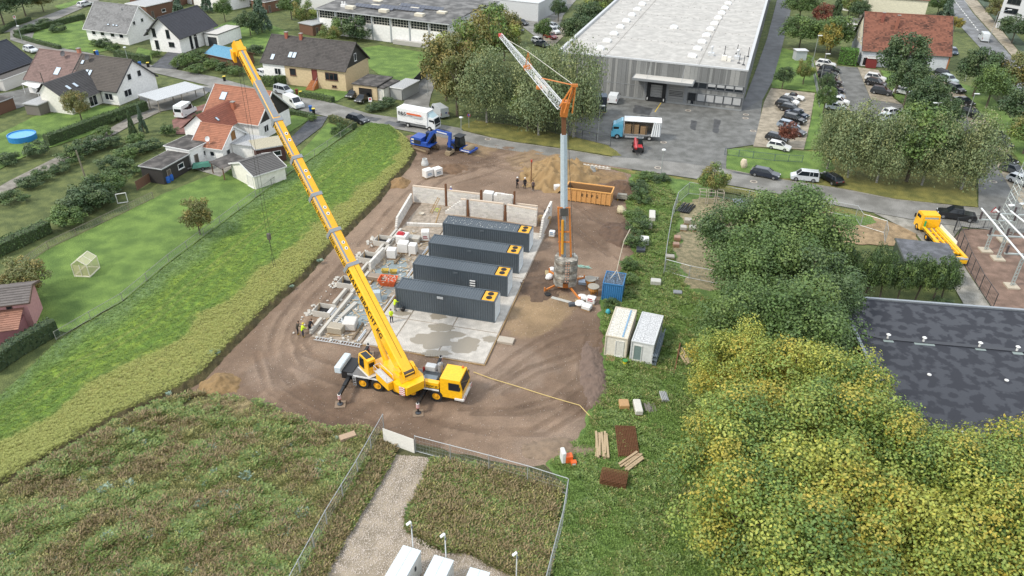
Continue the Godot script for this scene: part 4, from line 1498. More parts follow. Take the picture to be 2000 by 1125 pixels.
func block_wall(label: String,a0: float,b0: float,a1: float,b1: float,h: float,cap:=true,step_l:=0.0,step_r:=0.0,thick:=0.3) -> Node3D:
	var p:=S(a0,b0)
	var q:=S(a1,b1)
	var o:=thing("block_wall",label,"wall",p,yaw_of(p,q),"unfinished block walls at the back of the slab")
	var L:=p.distance_to(q)
	var b:=B.new()
	b.tint=true
	var rows:=int(round((h - 0.1)/0.25))
	var m:=mat("white_block",Color("f2eee7"),0.9,grey("dust2",0.05,0.75),0.9)
	m.vertex_color_use_as_albedo=true
	for r in rows:
		var x:=step_l*maxf(0.0,r - 1) - (0.31 if r % 2 else 0.0)
		var xe:=L - step_r*maxf(0.0,r - 1)
		var x0:=step_l*maxf(0.0,r - 1)
		while x < xe - 0.05:
			var s0:=maxf(x,x0)
			var s1:=minf(x+0.61,xe)
			if s1 - s0 > 0.06:
				var k:=rng.randf_range(0.78,1.0)
				b.col=Color(k,k*rng.randf_range(0.985,1.0),k*rng.randf_range(0.96,1.0))
				var dz:=rng.randf_range(-0.006,0.006)
				b.bx(s0+0.006,s1 - 0.006,0.1+r*0.25+0.006,0.1+(r+1)*0.25 - 0.006,-thick+dz,dz)
			x += 0.62
	part(o,"blockwork",b,m).set_meta("kind","stuff")
	var c:=B.new()
	c.bx(0,L,0.0,0.1,-thick - 0.02,0.02)
	if cap:
		c.bx(step_l*(rows - 2) if step_l > 0.0 else 0.0,L - (step_r*(rows - 2) if step_r > 0.0 else 0.0),0.1+rows*0.25,0.28+rows*0.25,-thick+0.01,-0.01)
	part(o,"ring_beam",c,plainm("cbb9a5"))
	return o
func steel_post(label: String,a: float,b: float,h: float) -> void:
	var m:=B.new()
	m.bx(-0.13,0.13,0,h,-0.13,-0.11)
	m.bx(-0.13,0.13,0,h,0.11,0.13)
	m.bx(-0.015,0.015,0,h,-0.11,0.11)
	solo("steel_column",m,mat("rust",Color("7a5236"),0.9,grey("dust2",0.05,0.75),1.5),label,"column","rusty columns in the block walls",S(a,b,0.1),SITE_YAW)
func block_pallet(label: String,at: Vector3,yaw: float,s: Vector3,hex:="dcdad6",group:="wrapped block pallets",printed:="") -> Node3D:
	var o:=thing("block_pallet",label,"pallet",at,yaw,group)
	var p:=B.new()
	for z in [-0.42,0.0,0.42]:
		p.bx(-s.x/2,s.x/2,0,0.1,z*s.z - 0.05,z*s.z+0.05)
	p.bx(-s.x/2,s.x/2,0.1,0.14,-s.z/2,s.z/2)
	part(o,"pallet",p,mat("pallet_wood",Color("a88a66"),0.9,grey("dust2",0.05,0.75),1.2))
	var w:=B.new()
	w.cbox(V3(0,0.14+s.y/2,0),V3(s.x,s.y,s.z),0.06)
	var m:=mat("wrap_"+hex,Color(hex),0.35,grey("dust",0.02,0.93),0.9)
	part(o,"wrapped_stack",w,m)
	if printed:
		var l:=B.new()
		l.bx(-s.x*0.3,s.x*0.3,0.5,0.62,s.z/2,s.z/2+0.006)
		l.bx(-s.x*0.3,s.x*0.2,0.72,0.9,s.z/2,s.z/2+0.006)
		l.bx(s.x/2,s.x/2+0.006,0.45,0.75,-s.z*0.3,s.z*0.3)
		part(o,"print",l,plainm(printed))
	return o
func heap(called: String,label: String,u: float,v: float,rx: float,rz: float,h: float,hex: String,yaw:=0.0) -> void:
	var n:=44
	var pts:=PackedVector3Array()
	var cols:=PackedColorArray()
	var f:=FastNoiseLite.new()
	f.seed=int(u)
	f.frequency=0.5
	f.fractal_octaves=4
	for j in n+1:
		for i in n+1:
			var x:=(i*2.0/n - 1.0)*rx
			var z:=(j*2.0/n - 1.0)*rz
			var r:=Vector2(x/rx,z/rz).length()+f.get_noise_2d(x*0.7,z*0.7)*0.35
			var y:=h*clampf(1.0 - r,0,1) ** 0.85*(1.0+0.35*f.get_noise_2d(x*1.3+40,z*1.3))+0.06*f.get_noise_2d(x*5,z*5) - 0.07
			pts.append(V3(x,y,z))
			var k:=1.0+0.35*f.get_noise_2d(x*2+9,z*2)+rng.randf_range(-0.1,0.1)
			cols.append(Color(k,k,k)*0.95)
	var m:=mat("heap_"+hex,Color(hex),0.95,ntex("fine_grain",0.09,Color.WHITE,Color.WHITE),0.35)
	m.vertex_color_use_as_albedo=true
	solo(called,lattice(pts,cols,n,n),m,label,"heap","",G(u,v),yaw)
func build_site() -> void:
	var conc:=mat("slab_concrete",Color("d6d0c6"),0.75,ntex("fine_grain",0.09,Color.WHITE,Color.WHITE),0.2,grey("blot3",0.02,0.9),0.16,0.3)
	var dull:=mat("dull_concrete",Color("bdae9d"),0.85,ntex("fine_grain",0.09,Color.WHITE,Color.WHITE),0.2,ntex("blotches",0.012,Color.WHITE,Color.WHITE),0.2,0.3)
	var pale:=mat("pale_concrete",Color("cfcac0"),0.85,ntex("fine_grain",0.09,Color.WHITE,Color.WHITE),0.4,null,0.1,0.3)
	var timber:=mat("timber",Color("b99a6c"),0.85,grey("dust2",0.05,0.75),1.2)
	var oldtimber:=mat("old_timber",Color("8d7a62"),0.9,grey("dust2",0.05,0.75),1.2)
	var slab:=part(self,"concrete_slab",slab_box(-14.1,0.12,-0.15,31.4,-0.06,0.1),dull)
	tag(slab,"large pale concrete slab cast in panels under the dark containers","slab")
	for pn in [[-14.05,-11.0,0,5.8],[-10.85,-5.5,0,5.8],[-5.35,0.0,0,5.8],[-14.05,-11.0,5.95,18.4],[-10.85,-5.5,5.95,18.4],[-5.35,0.0,5.95,18.4],[-14.05,-11.0,18.55,31.2],[-10.85,-5.5,18.55,31.2],[-5.35,0.0,18.55,31.2]]:
		part(slab,"cast_panel",slab_box(pn[0],pn[1],pn[2],pn[3],0.1,0.15),conc)
	for st in [[860,640,1.4,0.9],[845,665,2.2,1.5],[872,655,1.9,0.8],[905,678,1.7,1.1],[915,668,1.2,1.0],[852,690,1.6,0.6],[856,618,1.0,0.7],[956,662,0.8,0.6],[785,612,1.2,0.5]]:
		var c:=G(st[0],st[1],0.15)
		var pl:=PackedVector2Array()
		for i in 30:
			var t:=TAU*i/30
			var r:=1.0+0.45*noise.get_noise_2d(cos(t)*14+st[0],sin(t)*14)
			pl.append(Vector2(c.x+cos(t)*st[2]*r,c.z+sin(t)*st[3]*r))
		var sb:=B.new()
		flat(sb,pl,0.154+0.0012*(int(st[0]) % 7))
		part(slab,"damp_patch",sb,mat("damp_concrete",Color("a39a8a"),0.4,ntex("fine_grain",0.09,Color.WHITE,Color.WHITE),0.25))
	var rail:=B.new()
	rail.x=Transform3D(Basis(Vector3.UP,SITE_YAW),SA)
	rail.bx(0.13,0.19,0.02,0.2,-18,0)
	rail.bx(-14.2,0.2,-0.02,0.12,0.16,0.2)
	rail.bx(-14.24,-14.16,0.02,0.24,-27,-4)
	part(slab,"edge_board",rail,timber)
	var fl:=part(self,"work_floor",slab_box(-20.2,-14.3,-0.2,36.4,-0.06,0.07),dull)
	tag(fl,"dusty concrete working floor littered with formwork and pallets","floor")
	var film:=B.new()
	var fp:=PackedVector2Array()
	for k in [[-19.0,3.0],[-15.4,2.6],[-15.0,8],[-14.8,13],[-15.2,17.5],[-16.6,19.5],[-18.6,18.2],[-19.2,13],[-18.9,8]]:
		var g:=S(k[0],k[1])
		fp.append(Vector2(g.x,g.z))
	flat(film,rough_edge(fp,0.4,0.5),0.085)
	solo("plastic_sheeting",film,mat("blue_film",Color("8d9a9c"),0.3,grey("dust2",0.05,0.75),0.6),"blue-grey plastic sheeting spread on the working floor","sheeting")
	for px in [[690,628,1.1],[722,600,0.9],[795,545,0.7]]:
		var cr:=B.new()
		var cc:=G(px[0],px[1],0.1)
		for i in 26:
			var t:=rng.randf()*TAU
			var r: float=px[2]*sqrt(rng.randf())
			var a:=cc+V3(cos(t)*r,rng.randf_range(0,0.25),sin(t)*r)
			cr.tri(a,a+V3(rng.randf_range(-0.5,0.5),rng.randf_range(-0.05,0.2),rng.randf_range(-0.5,0.5)),a+V3(rng.randf_range(-0.5,0.5),rng.randf_range(-0.05,0.2),rng.randf_range(-0.5,0.5)))
		solo("crumpled_film",cr,mat("clear_film",Color("aebbc0"),0.25,grey("dust2",0.05,0.75),0.6),"crumpled clear plastic film lying beside the block pallets","plastic film","crumpled film on the working floor")
	var names:=["dark container with flaked white debris on its roof next to block walls","dark container between the debris-topped one and the one with step rungs","dark container with white step rungs on its long side","dark container facing the bare slab where workers stand"]
	for i in 4:
		var c:=battery_container(names[i],S(-13.1,[25.29,19.44,13.66,7.8][i],0.15))
		if i == 0:
			var fl2:=B.new()
			for k in 60:
				var x:=rng.randf_range(0.3,10.2)
				fl2.box(V3(x,2.85,-0.3 - rng.randf() ** 1.5*1.7),V3(rng.randf_range(0.05,0.12),0.03,rng.randf_range(0.03,0.08)),Basis(Vector3.UP,rng.randf()*3))
			part(c,"roof_debris",fl2,plainm("d9d9d6")).set_meta("kind","stuff")
		if i == 2:
			for k in 4:
				var s:=B.new()
				s.bx(7.4,8.1,0.55+k*0.34,0.66+k*0.34,0.0,0.12)
				part(c,"rung",s,plainm("e6e6e4"))
		if i == 3:
			var bx_:=B.new()
			bx_.bx(5.2,5.95,2.2,2.52,0.03,0.06)
			part(c,"vent_frame",bx_,plainm("b9bdbf"))
	var bag:=B.new()
	bag.ball(V3(0,0.28,0),V3(0.3,0.3,0.24),10,6)
	solo("black_bag",bag,plainm("141518",0.4),"small black bag leaning on the container beside two workers","bag","",S(-12.1,7.3,0.15))
	block_wall("tall white block wall with smooth top beam at the far left room",-21.6,36.3,-16.5,36.3,2.6)
	block_wall("white block wall with top beam between two rusty columns",-16.1,36.2,-11.0,36.2,2.6)
	block_wall("grey-white block wall piece right of the stacked block packs",-8.6,36.9,-6.2,36.9,2.8,false)
	block_wall("waist-high block wall piece below the group of three visitors",-5.6,37.0,-2.4,37.0,1.35)
	block_wall("stepped block wall with toothed left end behind the first container",-15.6,33.6,-12.4,33.8,2.6,true,0.3)
	block_wall("broad pale block wall with a mid course band behind containers",-11.9,33.9,-6.8,33.9,2.6)
	block_wall("rough patched block wall ending at the crouching mason",-6.2,33.8,-1.7,33.3,2.6,true,0.0,0.0)
	block_wall("toothed block wall beside the mason's platform",-0.2,29.4,-0.2,37.1,2.5,false,0.22)
	block_wall("low stepped block wall closing the left room towards the track",-20.6,27.0,-21.6,36.0,1.6,false,0.2)
	block_wall("low beam-like wall in front of the left room",-19.6,28.3,-14.6,29.3,0.6,false)
	for k in [[-16.3,36.25,3.6,"tall rusty steel column rising above the left room"],[-10.8,36.2,3.3,"rusty steel column beside the stacked block packs"],[-5.9,36.9,3.4,"rusty steel column with a timber strip tied to it"],[-12.15,33.85,2.6,"rusty steel column between the stepped wall and broad wall"],[-6.5,33.9,2.5,"rusty steel column between broad wall and patched wall"]]:
		steel_post(k[3],k[0],k[1],k[2])
	for k in [[-10.2,38.2,0],[-8.6,38.3,1],[-7.0,38.4,2]]:
		block_pallet("long pack of white blocks printed blue behind the rusty column",S(k[0],k[1]),SITE_YAW,V3(1.5,2.2 - 0.2*k[2],1.1),"dcdad6","block packs behind the walls","6d8fae")
	var lm:=B.new()
	for s in [-0.25,0.25]:
		lm.beam(V3(s,0,0),V3(s,2.2,-1.5),0.05,0.09)
	for i in 7:
		lm.beam(V3(-0.25,0.25+i*0.3,-0.17 - i*0.2),V3(0.25,0.25+i*0.3,-0.17 - i*0.2),0.06,0.05)
	solo("wooden_ladder",lm,timber,"short wooden ladder leaning inside the left room","ladder","",S(-17.7,33.2,0.07),SITE_YAW - 0.7)
	solo("hi_vis_jacket",rag(0.5,0.25,40),paint("c8e02c",0.8,false),"bright yellow jacket dropped beside the wooden ladder","jacket","",S(-17.0,34.4,0.1))
	var bucket:=B.new()
	bucket.lathe(Vector3.ZERO,[[0.3,0],[0.4,0.25],[0.36,0.25],[0.28,0.06]],14)
	solo("mortar_tub",bucket,plainm("c9c2b4"),"round pale mortar tub on the floor of the left room","tub","",S(-18.9,32.5,0.07))
	solo("timber_prop",prop(V3(0,0,0),V3(0.6,2.4,-1.0),0.12),timber,"yellow timber prop leaning against the stepped wall","prop","",S(-15.9,30.0,0.05),SITE_YAW)
	var bm:=[[-20.5,0.3,3.0],[-20.5,6.2,9.8],[-20.5,12.6,16.6],[-20.5,19.2,22.0],[-20.4,23.4,26.4]]
	for k in bm:
		beam_piece("outer cast ground beam between rough box-outs along the track",k[0],k[1],k[2],0.32,0.55,pale,"outer ground beams")
	for k in [[-19.35,0.0,9.0],[-19.5,9.2,14.4],[-19.75,19.6,23.2],[-19.9,23.4,26.8]]:
		beam_piece("inner cast ground beam along the working floor",k[0],k[1],k[2],0.34,0.5,pale,"inner ground beams")
	for k in [[4.6,0],[11.2,1],[17.8,2],[22.7,3]]:
		var o:=thing("formwork_box","pale open formwork box-out with black inside set in the ground beam","formwork",S(-20.6,k[0],0),SITE_YAW,"formwork box-outs in the ground beam")
		for w in [[-1.4,-1.32,-0.9,0.9],[0.75,0.83,-0.9,0.9]]:
			var wb:=B.new()
			wb.bx(w[0],w[1],0,0.75,w[2],w[3])
			part(o,"side_board",wb,pale)
		for w in [[-1.32,0.75,-0.9,-0.82],[-1.32,0.75,0.82,0.9]]:
			var wb:=B.new()
			wb.bx(w[0],w[1],0,0.8,w[2],w[3])
			part(o,"end_board",wb,pale)
		var bk:=B.new()
		bk.bx(-1.3,0.2,0.02,0.2,-0.8,0.8)
		part(o,"black_liner",bk,plainm("191a1c"))
		var tp:=B.new()
		tp.bx(0.2,1.0,0.4,0.5,-0.8,0.8)
		part(o,"cast_top",tp,plainm("d6d6d6"))
		for i in 4:
			var rb:=B.new()
			rb.tube(V3(-1.2+i*0.2,0,-0.75+i*0.5),V3(-1.3+i*0.22,1.3,-0.8+i*0.55),0.02)
			part(o,"stake",rb,timber)
		var rub:=B.new()
		for i in 24:
			var r:=rng.randf_range(0.08,0.26)
			rub.box(V3(rng.randf_range(-2.6,-1.5),r*0.4,rng.randf_range(-1.4,1.0)),V3(r*1.6,r,r*1.3),Basis.from_euler(V3(rng.randf(),rng.randf()*3,rng.randf()*0.5)))
		solo("rubble_pile",rub,pale,"small pile of broken pale concrete beside a formwork box","rubble","rubble by the formwork boxes",S(-20.6,k[0],0),SITE_YAW)
	block_wall("free-standing grey block wall stub on the working floor",-19.5,15.2,-19.3,19.4,1.35,false)
	block_pallet("white wrapped block cube standing alone nearest the wall stub",S(-18.2,19.2,0.07),SITE_YAW+0.15,V3(1.2,1.25,1.1))
	block_pallet("large white wrapped block cube between two smaller cubes",S(-17.3,21.1,0.07),SITE_YAW+0.1,V3(1.4,1.4,1.2))
	block_pallet("opened white wrapped block cube with blocks showing on one side",S(-15.9,21.0,0.07),SITE_YAW+0.1,V3(1.05,1.35,1.05))
	block_pallet("white wrapped block cube with red packaging on top",S(-18.3,23.4,0.07),SITE_YAW,V3(1.5,1.3,1.5))
	block_pallet("white wrapped block cube printed red and blue by the low beam wall",S(-15.6,25.1,0.07),SITE_YAW+0.3,V3(1.1,1.4,1.1),"dcdad6","wrapped block pallets","9a4a52")
	var rd:=B.new()
	rd.bx(-0.5,0.5,0,0.16,-0.35,0.35)
	rd.bx(-0.4,0.3,0.16,0.26,-0.3,0.1)
	solo("red_packaging",rd,paint("b03038",0.6,false),"crumpled red packaging on top of a white block cube","packaging","",S(-18.5,23.3,1.51),SITE_YAW)
	block_pallet("grey stack of cement stones with loose slats beside it",S(-16.9,24.2,0.07),SITE_YAW,V3(1.7,0.7,1.1),"aaa59b","grey material stacks")
	block_pallet("strapped pallet of rough brown-grey stones at the slab corner",S(-17.8,1.3,0.07),SITE_YAW,V3(1.8,0.85,1.2),"a09684","grey material stacks")
	block_pallet("white boxes partly covered by torn plastic film",S(-16.7,2.6,0.07),SITE_YAW+0.2,V3(1.5,0.9,1.7),"c9c5bf","grey material stacks")
	block_pallet("low stack of brown boards and offcuts on the working floor",S(-17.9,13.3,0.07),SITE_YAW,V3(2.2,0.55,1.0),"8a7a68","grey material stacks")
	for k in [[-17.6,15.3],[-16.5,15.4]]:
		var tb:=B.new()
		tb.x=Transform3D(Basis(Vector3.UP,0.3),Vector3.ZERO)
		tub_shape(tb,0.95,0.7,0.45)
		solo("mortar_trough",tb,paint("c9b25a",0.7,false),"yellow plastic mortar trough on the blue-grey sheeting","trough","yellow mortar troughs",S(k[0],k[1],0.09),SITE_YAW)
	var sk:=B.new()
	tub_shape(sk,2.3,1.6,0.95)
	var so:=thing("waste_skip","small bright orange waste skip filled with offcuts and sacks","skip",S(-16.1,12.6,0.09),SITE_YAW+0.1)
	part(so,"shell",sk,paint("d8622e",0.55,false))
	part(so,"contents",rag(0.9,0.3,60,0.7),plainm("b5aca0"))
	var mc:=B.new()
	mc.taper(-0.6,0.6,0.1,1.2,-0.5,0.5,0.1,0.1,0.1)
	mc.bx(-0.7,0.7,0,0.12,-0.6,0.6)
	solo("mixer_unit",mc,plainm("a9b4b8",0.5),"grey metal mixer unit standing behind the crane boom","machine","",S(-16.1,8.9,0.09),SITE_YAW+0.3)
	for k in [[-18.6,4.0,0.3,3.4,0.5,pale,"long pale precast lintel lying beside the inner beam"],[-17.2,17.6,0.25,2.4,0.3,oldtimber,"bundle of brown planks lying near the mortar troughs"],[-18.7,2.6,0.25,1.6,0.4,pale,"short pale precast lintel beside the stone pallet"],[-15.4,0.4,0.25,3.2,0.2,oldtimber,"thick weathered plank lying across the floor edge"],[-18.4,10.2,0.2,2.6,0.15,timber,"yellow plank along the inner ground beam"],[-15.9,5.6,0.25,2.2,0.2,oldtimber,"heap of short brown boards by the crane boom"]]:
		var pb:=B.new()
		for i in 3:
			pb.bx(-k[4]/2+i*k[4]/3+0.01,-k[4]/2+(i+1)*k[4]/3 - 0.01,0,k[2],-k[3],0)
		solo("lying_beam",pb,k[5],k[6],"beam","",S(k[0],k[1],0.09),SITE_YAW+rng.randf_range(-0.15,0.15))
	var wf:=B.new()
	for i in 5:
		wf.bx(-0.5,0.5,0.0,0.12,-0.1 - i*0.38,0.0 - i*0.38)
	wf.bx(-0.55,-0.45,0.12,0.2,-1.65,0.02)
	wf.bx(0.45,0.55,0.12,0.2,-1.65,0.02)
	solo("frame_part",wf,plainm("d8dadb",0.4),"pale metal step frame lying on the floor by the inner beam","frame","",S(-18.4,2.9,0.1),SITE_YAW+0.5)
	var ld:=thing("aluminium_ladder","long aluminium ladder leaning flat along the front slab edge","ladder",S(-19.6,-0.5,0.06),SITE_YAW)
	for z in [-0.28,0.28]:
		var r:=B.new()
		r.bx(0,5.6,0.05,0.13,z - 0.03,z+0.03)
		part(ld,"rail",r,plainm("d9dcdd",0.35,0.5))
	for i in 17:
		var r:=B.new()
		r.bx(0.2+i*0.325,0.25+i*0.325,0.06,0.12,-0.27,0.27)
		part(ld,"rung",r,plainm("d9dcdd",0.35,0.5))
	for k in [[-14.4,3.2,0.06,7.2,"aluminium straightedge along the left border of the slab"],[-14.6,21.0,0.06,5.0,"pale aluminium rail beside the second container"],[-14.5,15.0,0.06,4.2,"pale aluminium rail beside the third container"],[-14.8,0.2,0.1,2.4,"short metal profile bundle at the slab corner"]]:
		var r:=B.new()
		r.bx(-0.07,0.07,0,0.12,-k[3],0)
		r.bx(0.1,0.2,0,0.08,-k[3]*0.9,-0.2)
		solo("metal_rail",r,plainm("c9ccce",0.4,0.4),k[4],"rail","",S(k[0],k[1],0.09),SITE_YAW)
	var rb2:=B.new()
	for i in 34:
		rb2.tube(V3(-13.6+i*0.28,0.1,0.12),V3(-13.6+i*0.28,0.34,0.16),0.012,0.012,4)
	rb2.x=Transform3D.IDENTITY
	solo("rebar_edge",rb2,plainm("6a5a4c"),"row of short rebar ends along the front edge of the slab","rebar","",S(0,0,0),SITE_YAW)
	heap("sand_heap","tall tan sand heap behind the tower crane mast",1092,345,6.5,6.5,3.2,"a98c62")
	heap("soil_heap","dark brown soil heap at the end of the orange skip",1215,372,3.2,3.5,1.4,"6d5644")
	heap("soil_heap","dark soil heap with flattened top at the edge of the weeds",1212,458,3.0,4.0,1.1,"6a5546")
	heap("soil_heap","low flat spread of dark soil beside the slab edge",1050,560,3.0,3.6,0.5,"6e5a4a")
	heap("soil_heap","light brown lump of earth near the site corner by the field",432,752,2.2,2.0,1.0,"9c8058")
	heap("soil_heap","small brown earth pile under the excavator bucket",880,330,3.0,2.4,0.8,"7d634c")
	heap("soil_heap","pale earth patch pushed against the field bank",778,358,2.0,2.2,1.0,"9a7c56")
	heap("soil_heap","low mound of tan earth between sand heap and street",1170,345,4.5,3.0,0.7,"957a58")
	heap("gravel_heap","long gravelly berm along the meadow below the office cabins",1160,730,1.6,6.0,0.7,"7d6a5e")
	heap("gravel_heap","stony bank of spoil above the corner of the weeds",1095,880,3.6,1.8,0.6,"94806c")
	heap("sand_heap","pale sand heap beside the dirt track behind plane trees",1590,425,3.6,2.4,1.4,"b59c78")
	var skp:=fr(1106,431,1200,452)
	skp=[G(1104,392),yaw_of(G(1104,392),G(1196,404)),7.2]
	var o:=thing("roll_off_skip","large open orange roll-off skip with ribbed sides and black letters","skip",skp[0],skp[1])
	var oc:=mat("skip_orange",Color("e0a866"),0.6,grey("dust2",0.05,0.75),0.6)
	var inside:=mat("rusty_inside",Color("8a6a48"),0.9,grey("dust2",0.05,0.75),0.8)
	var L:=7.0
	var W:=2.4
	var H:=2.2
	for z in [[-0.08,0.0],[-W,-W+0.08]]:
		var b:=B.new()
		b.bx(0,L,0.15,H,z[0],z[1])
		part(o,"side_wall",b,oc)
	for x in [[0.0,0.08],[L - 0.08,L]]:
		var b:=B.new()
		b.bx(x[0],x[1],0.15,H - 0.002,-W+0.08,-0.08)
		part(o,"end_wall",b,oc)
	var inn:=B.new()
	inn.bx(0.08,L - 0.08,0.15,0.25,-W+0.08,-0.08)
	inn.bx(0.082,0.1,0.25,H - 0.1,-W+0.1,-0.1)
	inn.bx(L - 0.1,L - 0.082,0.25,H - 0.1,-W+0.1,-0.1)
	inn.bx(0.1,L - 0.1,0.25,H - 0.1,-W+0.082,-W+0.1)
	part(o,"lining",inn,inside)
	for i in 10:
		var rb:=B.new()
		rb.bx(0.02+i*0.76,0.14+i*0.76,0.1,H - 0.12,0.0,0.09)
		part(o,"rib",rb,oc)
	var rim:=B.new()
	rim.bx(-0.06,L+0.06,H - 0.12,H+0.03,0.0,0.12)
	rim.bx(-0.06,L+0.06,H - 0.12,H+0.03,-W - 0.12,-W)
	rim.bx(-0.1,0.0,H - 0.12,H+0.03,-W,0)
	rim.bx(L,L+0.1,H - 0.12,H+0.03,-W,0)
	part(o,"rim",rim,paint("dba35c",0.6,false))
	var ru:=B.new()
	ru.bx(0.3,L - 0.3,0.0,0.15,-1.7,-1.5)
	ru.bx(0.3,L - 0.3,0.0,0.15,-0.9,-0.7)
	part(o,"runner",ru,plainm("4a3a2c"))
	var i2:=0
	for ch in ["B","E","P","G"]:
		letters(o,ch,V3(2.28+i2*0.76+0.3,1.3,0.012),Basis.IDENTITY,0.5,plainm("1c1a18"))
		i2 += 1
	var q:=fr(1175,586,1209,591)
	var bc:=thing("site_container","dented blue container with open side door and slings on its roof","container",q[0],q[1])
	var blue:=mat("container_blue",Color("3f7fb4"),0.5,grey("dust2",0.05,0.75),0.6)
	var fb:=B.new()
	corr(fb,V3(0,0.05,0),Vector3.RIGHT,Vector3.UP,V3(0,0,1),2.4,2.35,0.24,0.05)
	part(bc,"end_panel",fb,blue)
	for x in [[0.0,-1],[2.4,1]]:
		var sb:=B.new()
		corr(sb,V3(x[0],0.05,-3.0),V3(0,0,1),Vector3.UP,V3(x[1],0,0),2.95,2.35,0.24,0.05)
		part(bc,"side_panel",sb,blue)
	var rf:=B.new()
	corr(rf,V3(0.02,2.42,-0.05),V3(0,0,-1),Vector3.RIGHT,Vector3.UP,2.9,2.36,0.36,0.06)
	part(bc,"roof_panel",rf,mat("rusty_blue",Color("6d8298"),0.7,grey("rustmix",0.03,0.35),0.5))
	var fm:=B.new()
	fm.bx(-0.05,2.45,2.36,2.5,-0.06,0.06)
	fm.bx(-0.05,0.07,0,2.42,-0.1,0.05)
	fm.bx(2.33,2.45,0,2.42,-0.1,0.05)
	fm.bx(-0.05,2.45,2.36,2.48,-3.06,-2.94)
	fm.bx(-0.05,0.05,2.36,2.48,-2.94,-0.06)
	fm.bx(2.35,2.45,2.36,2.48,-2.94,-0.06)
	part(bc,"frame",fm,blue)
	var dr:=B.new()
	dr.x=Transform3D(Basis(Vector3.UP,0.9),V3(-0.06,0,-3.0))
	dr.bx(-0.04,0.04,0.1,2.4,0.05,1.6)
	part(bc,"door",dr,blue)
	var sl:=thing("lifting_sling","pale webbing slings hanging in a loop over the blue container","sling",q[0],q[1])
	var sw:=B.new()
	for e in [[0.7,-1.3],[1.9,-1.3],[1.0,-2.2],[1.6,-2.2]]:
		sw.tube(V3(e[0],2.46,e[1]),V3(1.35,3.5,-1.75),0.035,0.035,5)
	part(sl,"sling_leg",sw,plainm("cfc9bc"))
	var sr:=B.new()
	sr.path([V3(1.35,3.5,-1.75),V3(1.5,5.0,-2.3),V3(1.75,7.0,-3.0),V3(2.3,8.4,-3.5)],0.05)
	part(sl,"strap",sr,plainm("c4bba9"))
	for k in [[1179,694,1221.3,702,0],[1228.7,704.7,1272.7,714,1]]:
		q=fr(k[0],k[1],k[2],k[3])
		var oc2:=thing("site_cabin",["weathered cream site cabin with blue strip across its roof","clean light grey site cabin with grey-green door"][k[4]],"cabin",q[0]+V3(0,0.06,0),q[1])
		var cm:=mat("cabin%d" % k[4],Color(["d9d4c6","d3d4d2"][k[4]]),0.7,grey("dust",0.02,0.93),0.4)
		var cw:=B.new()
		cw.bx(0.08,2.36,0.12,2.5,-5.98,-0.08)
		part(oc2,"wall",cw,cm)
		var cf:=B.new()
		for x in [0.06,2.38]:
			for z in [-0.06,-6.0]:
				cf.bx(x - 0.07,x+0.07,0,2.64,z - 0.07,z+0.07)
		for y in [0.08,2.58]:
			cf.bx(0.13,2.31,y - 0.07,y+0.07,-0.13,0.0)
			cf.bx(0.13,2.31,y - 0.07,y+0.07,-6.07,-5.95)
			cf.bx(-0.01,0.12,y - 0.07,y+0.07,-5.93,-0.13)
			cf.bx(2.32,2.45,y - 0.07,y+0.07,-5.93,-0.13)
		part(oc2,"frame",cf,plainm(["c8beaa","c6c8c8"][k[4]]))
		var ct:=B.new()
		ct.bx(0.12,2.32,2.5,2.6,-5.95,-0.13)
		ct.bx(1.1,1.14,2.6,2.62,-5.9,-0.2)
		part(oc2,"roof",ct,mat("cabin_roof%d" % k[4],Color(["dcd8cc","cfd0d1"][k[4]]),0.6,grey("dust2",0.05,0.75),0.3))
		win(oc2,Transform3D(Basis.IDENTITY,V3(0,0,-0.08)),1.15 if k[4] == 0 else 0.3,0.18,0.95,2.0,plainm("d0d0cc"),plainm("d2d0c8") if k[4] == 0 else plainm("6f827f"),1,"door")
		if k[4] == 0:
			var bs:=B.new()
			bs.bx(1.75,1.92,2.6,2.66,-5.8,-0.3)
			part(oc2,"blue_strip",bs,plainm("7f9fba"))
			var gap:=B.new()
			gap.bx(2.46,2.5,0.3,2.3,-5.8,-0.3)
			part(oc2,"side_panel",gap,plainm("b5ad9c"))
		var pl:=B.new()
		for i in 6:
			pl.bx(0.4+i*0.16,0.5+i*0.16,0.1,0.13,0.12,0.9)
		for z in [0.14,0.5,0.82]:
			pl.bx(0.38,1.34,0.0,0.1,z,z+0.1)
		solo("step_pallet",pl,mat("pallet_wood"),["wooden pallet used as a step at the cream cabin","wooden pallet used as a step at the grey cabin"][k[4]],"pallet","",q[0]+V3(0,0.065,0),q[1])
	var bk2:=B.new()
	bk2.lathe(Vector3.ZERO,[[0.2,0],[0.26,0.5]],12)
	var bko:=thing("bucket","yellow bucket with green lid between the two cabins","bucket",G(1220,713)+V3(0,0.065,0))
	part(bko,"body",bk2,paint("d8c830",0.6,false))
	var bl3:=B.new()
	bl3.lathe(V3(0,0.5,0),[[0.28,0],[0.28,0.1]],12)
	part(bko,"lid",bl3,paint("3f8a4a",0.6,false))
	q=fr(1228.7,704.7,1272.7,714)
	var tb2:=B.new()
	for i in 9:
		tb2.tube(V3(2.55+(i % 3)*0.16,0.1+(i/3)*0.55,-5.6+(i % 4)*0.3),V3(2.55+(i % 3)*0.16,0.25+(i/3)*0.55,0.2),0.06)
	solo("scaffold_tubes",tb2,plainm("8a96a2",0.4,0.4),"stack of blue-grey scaffold tubes along the grey cabin","tubes","",q[0]+V3(0,0.06,0),q[1])
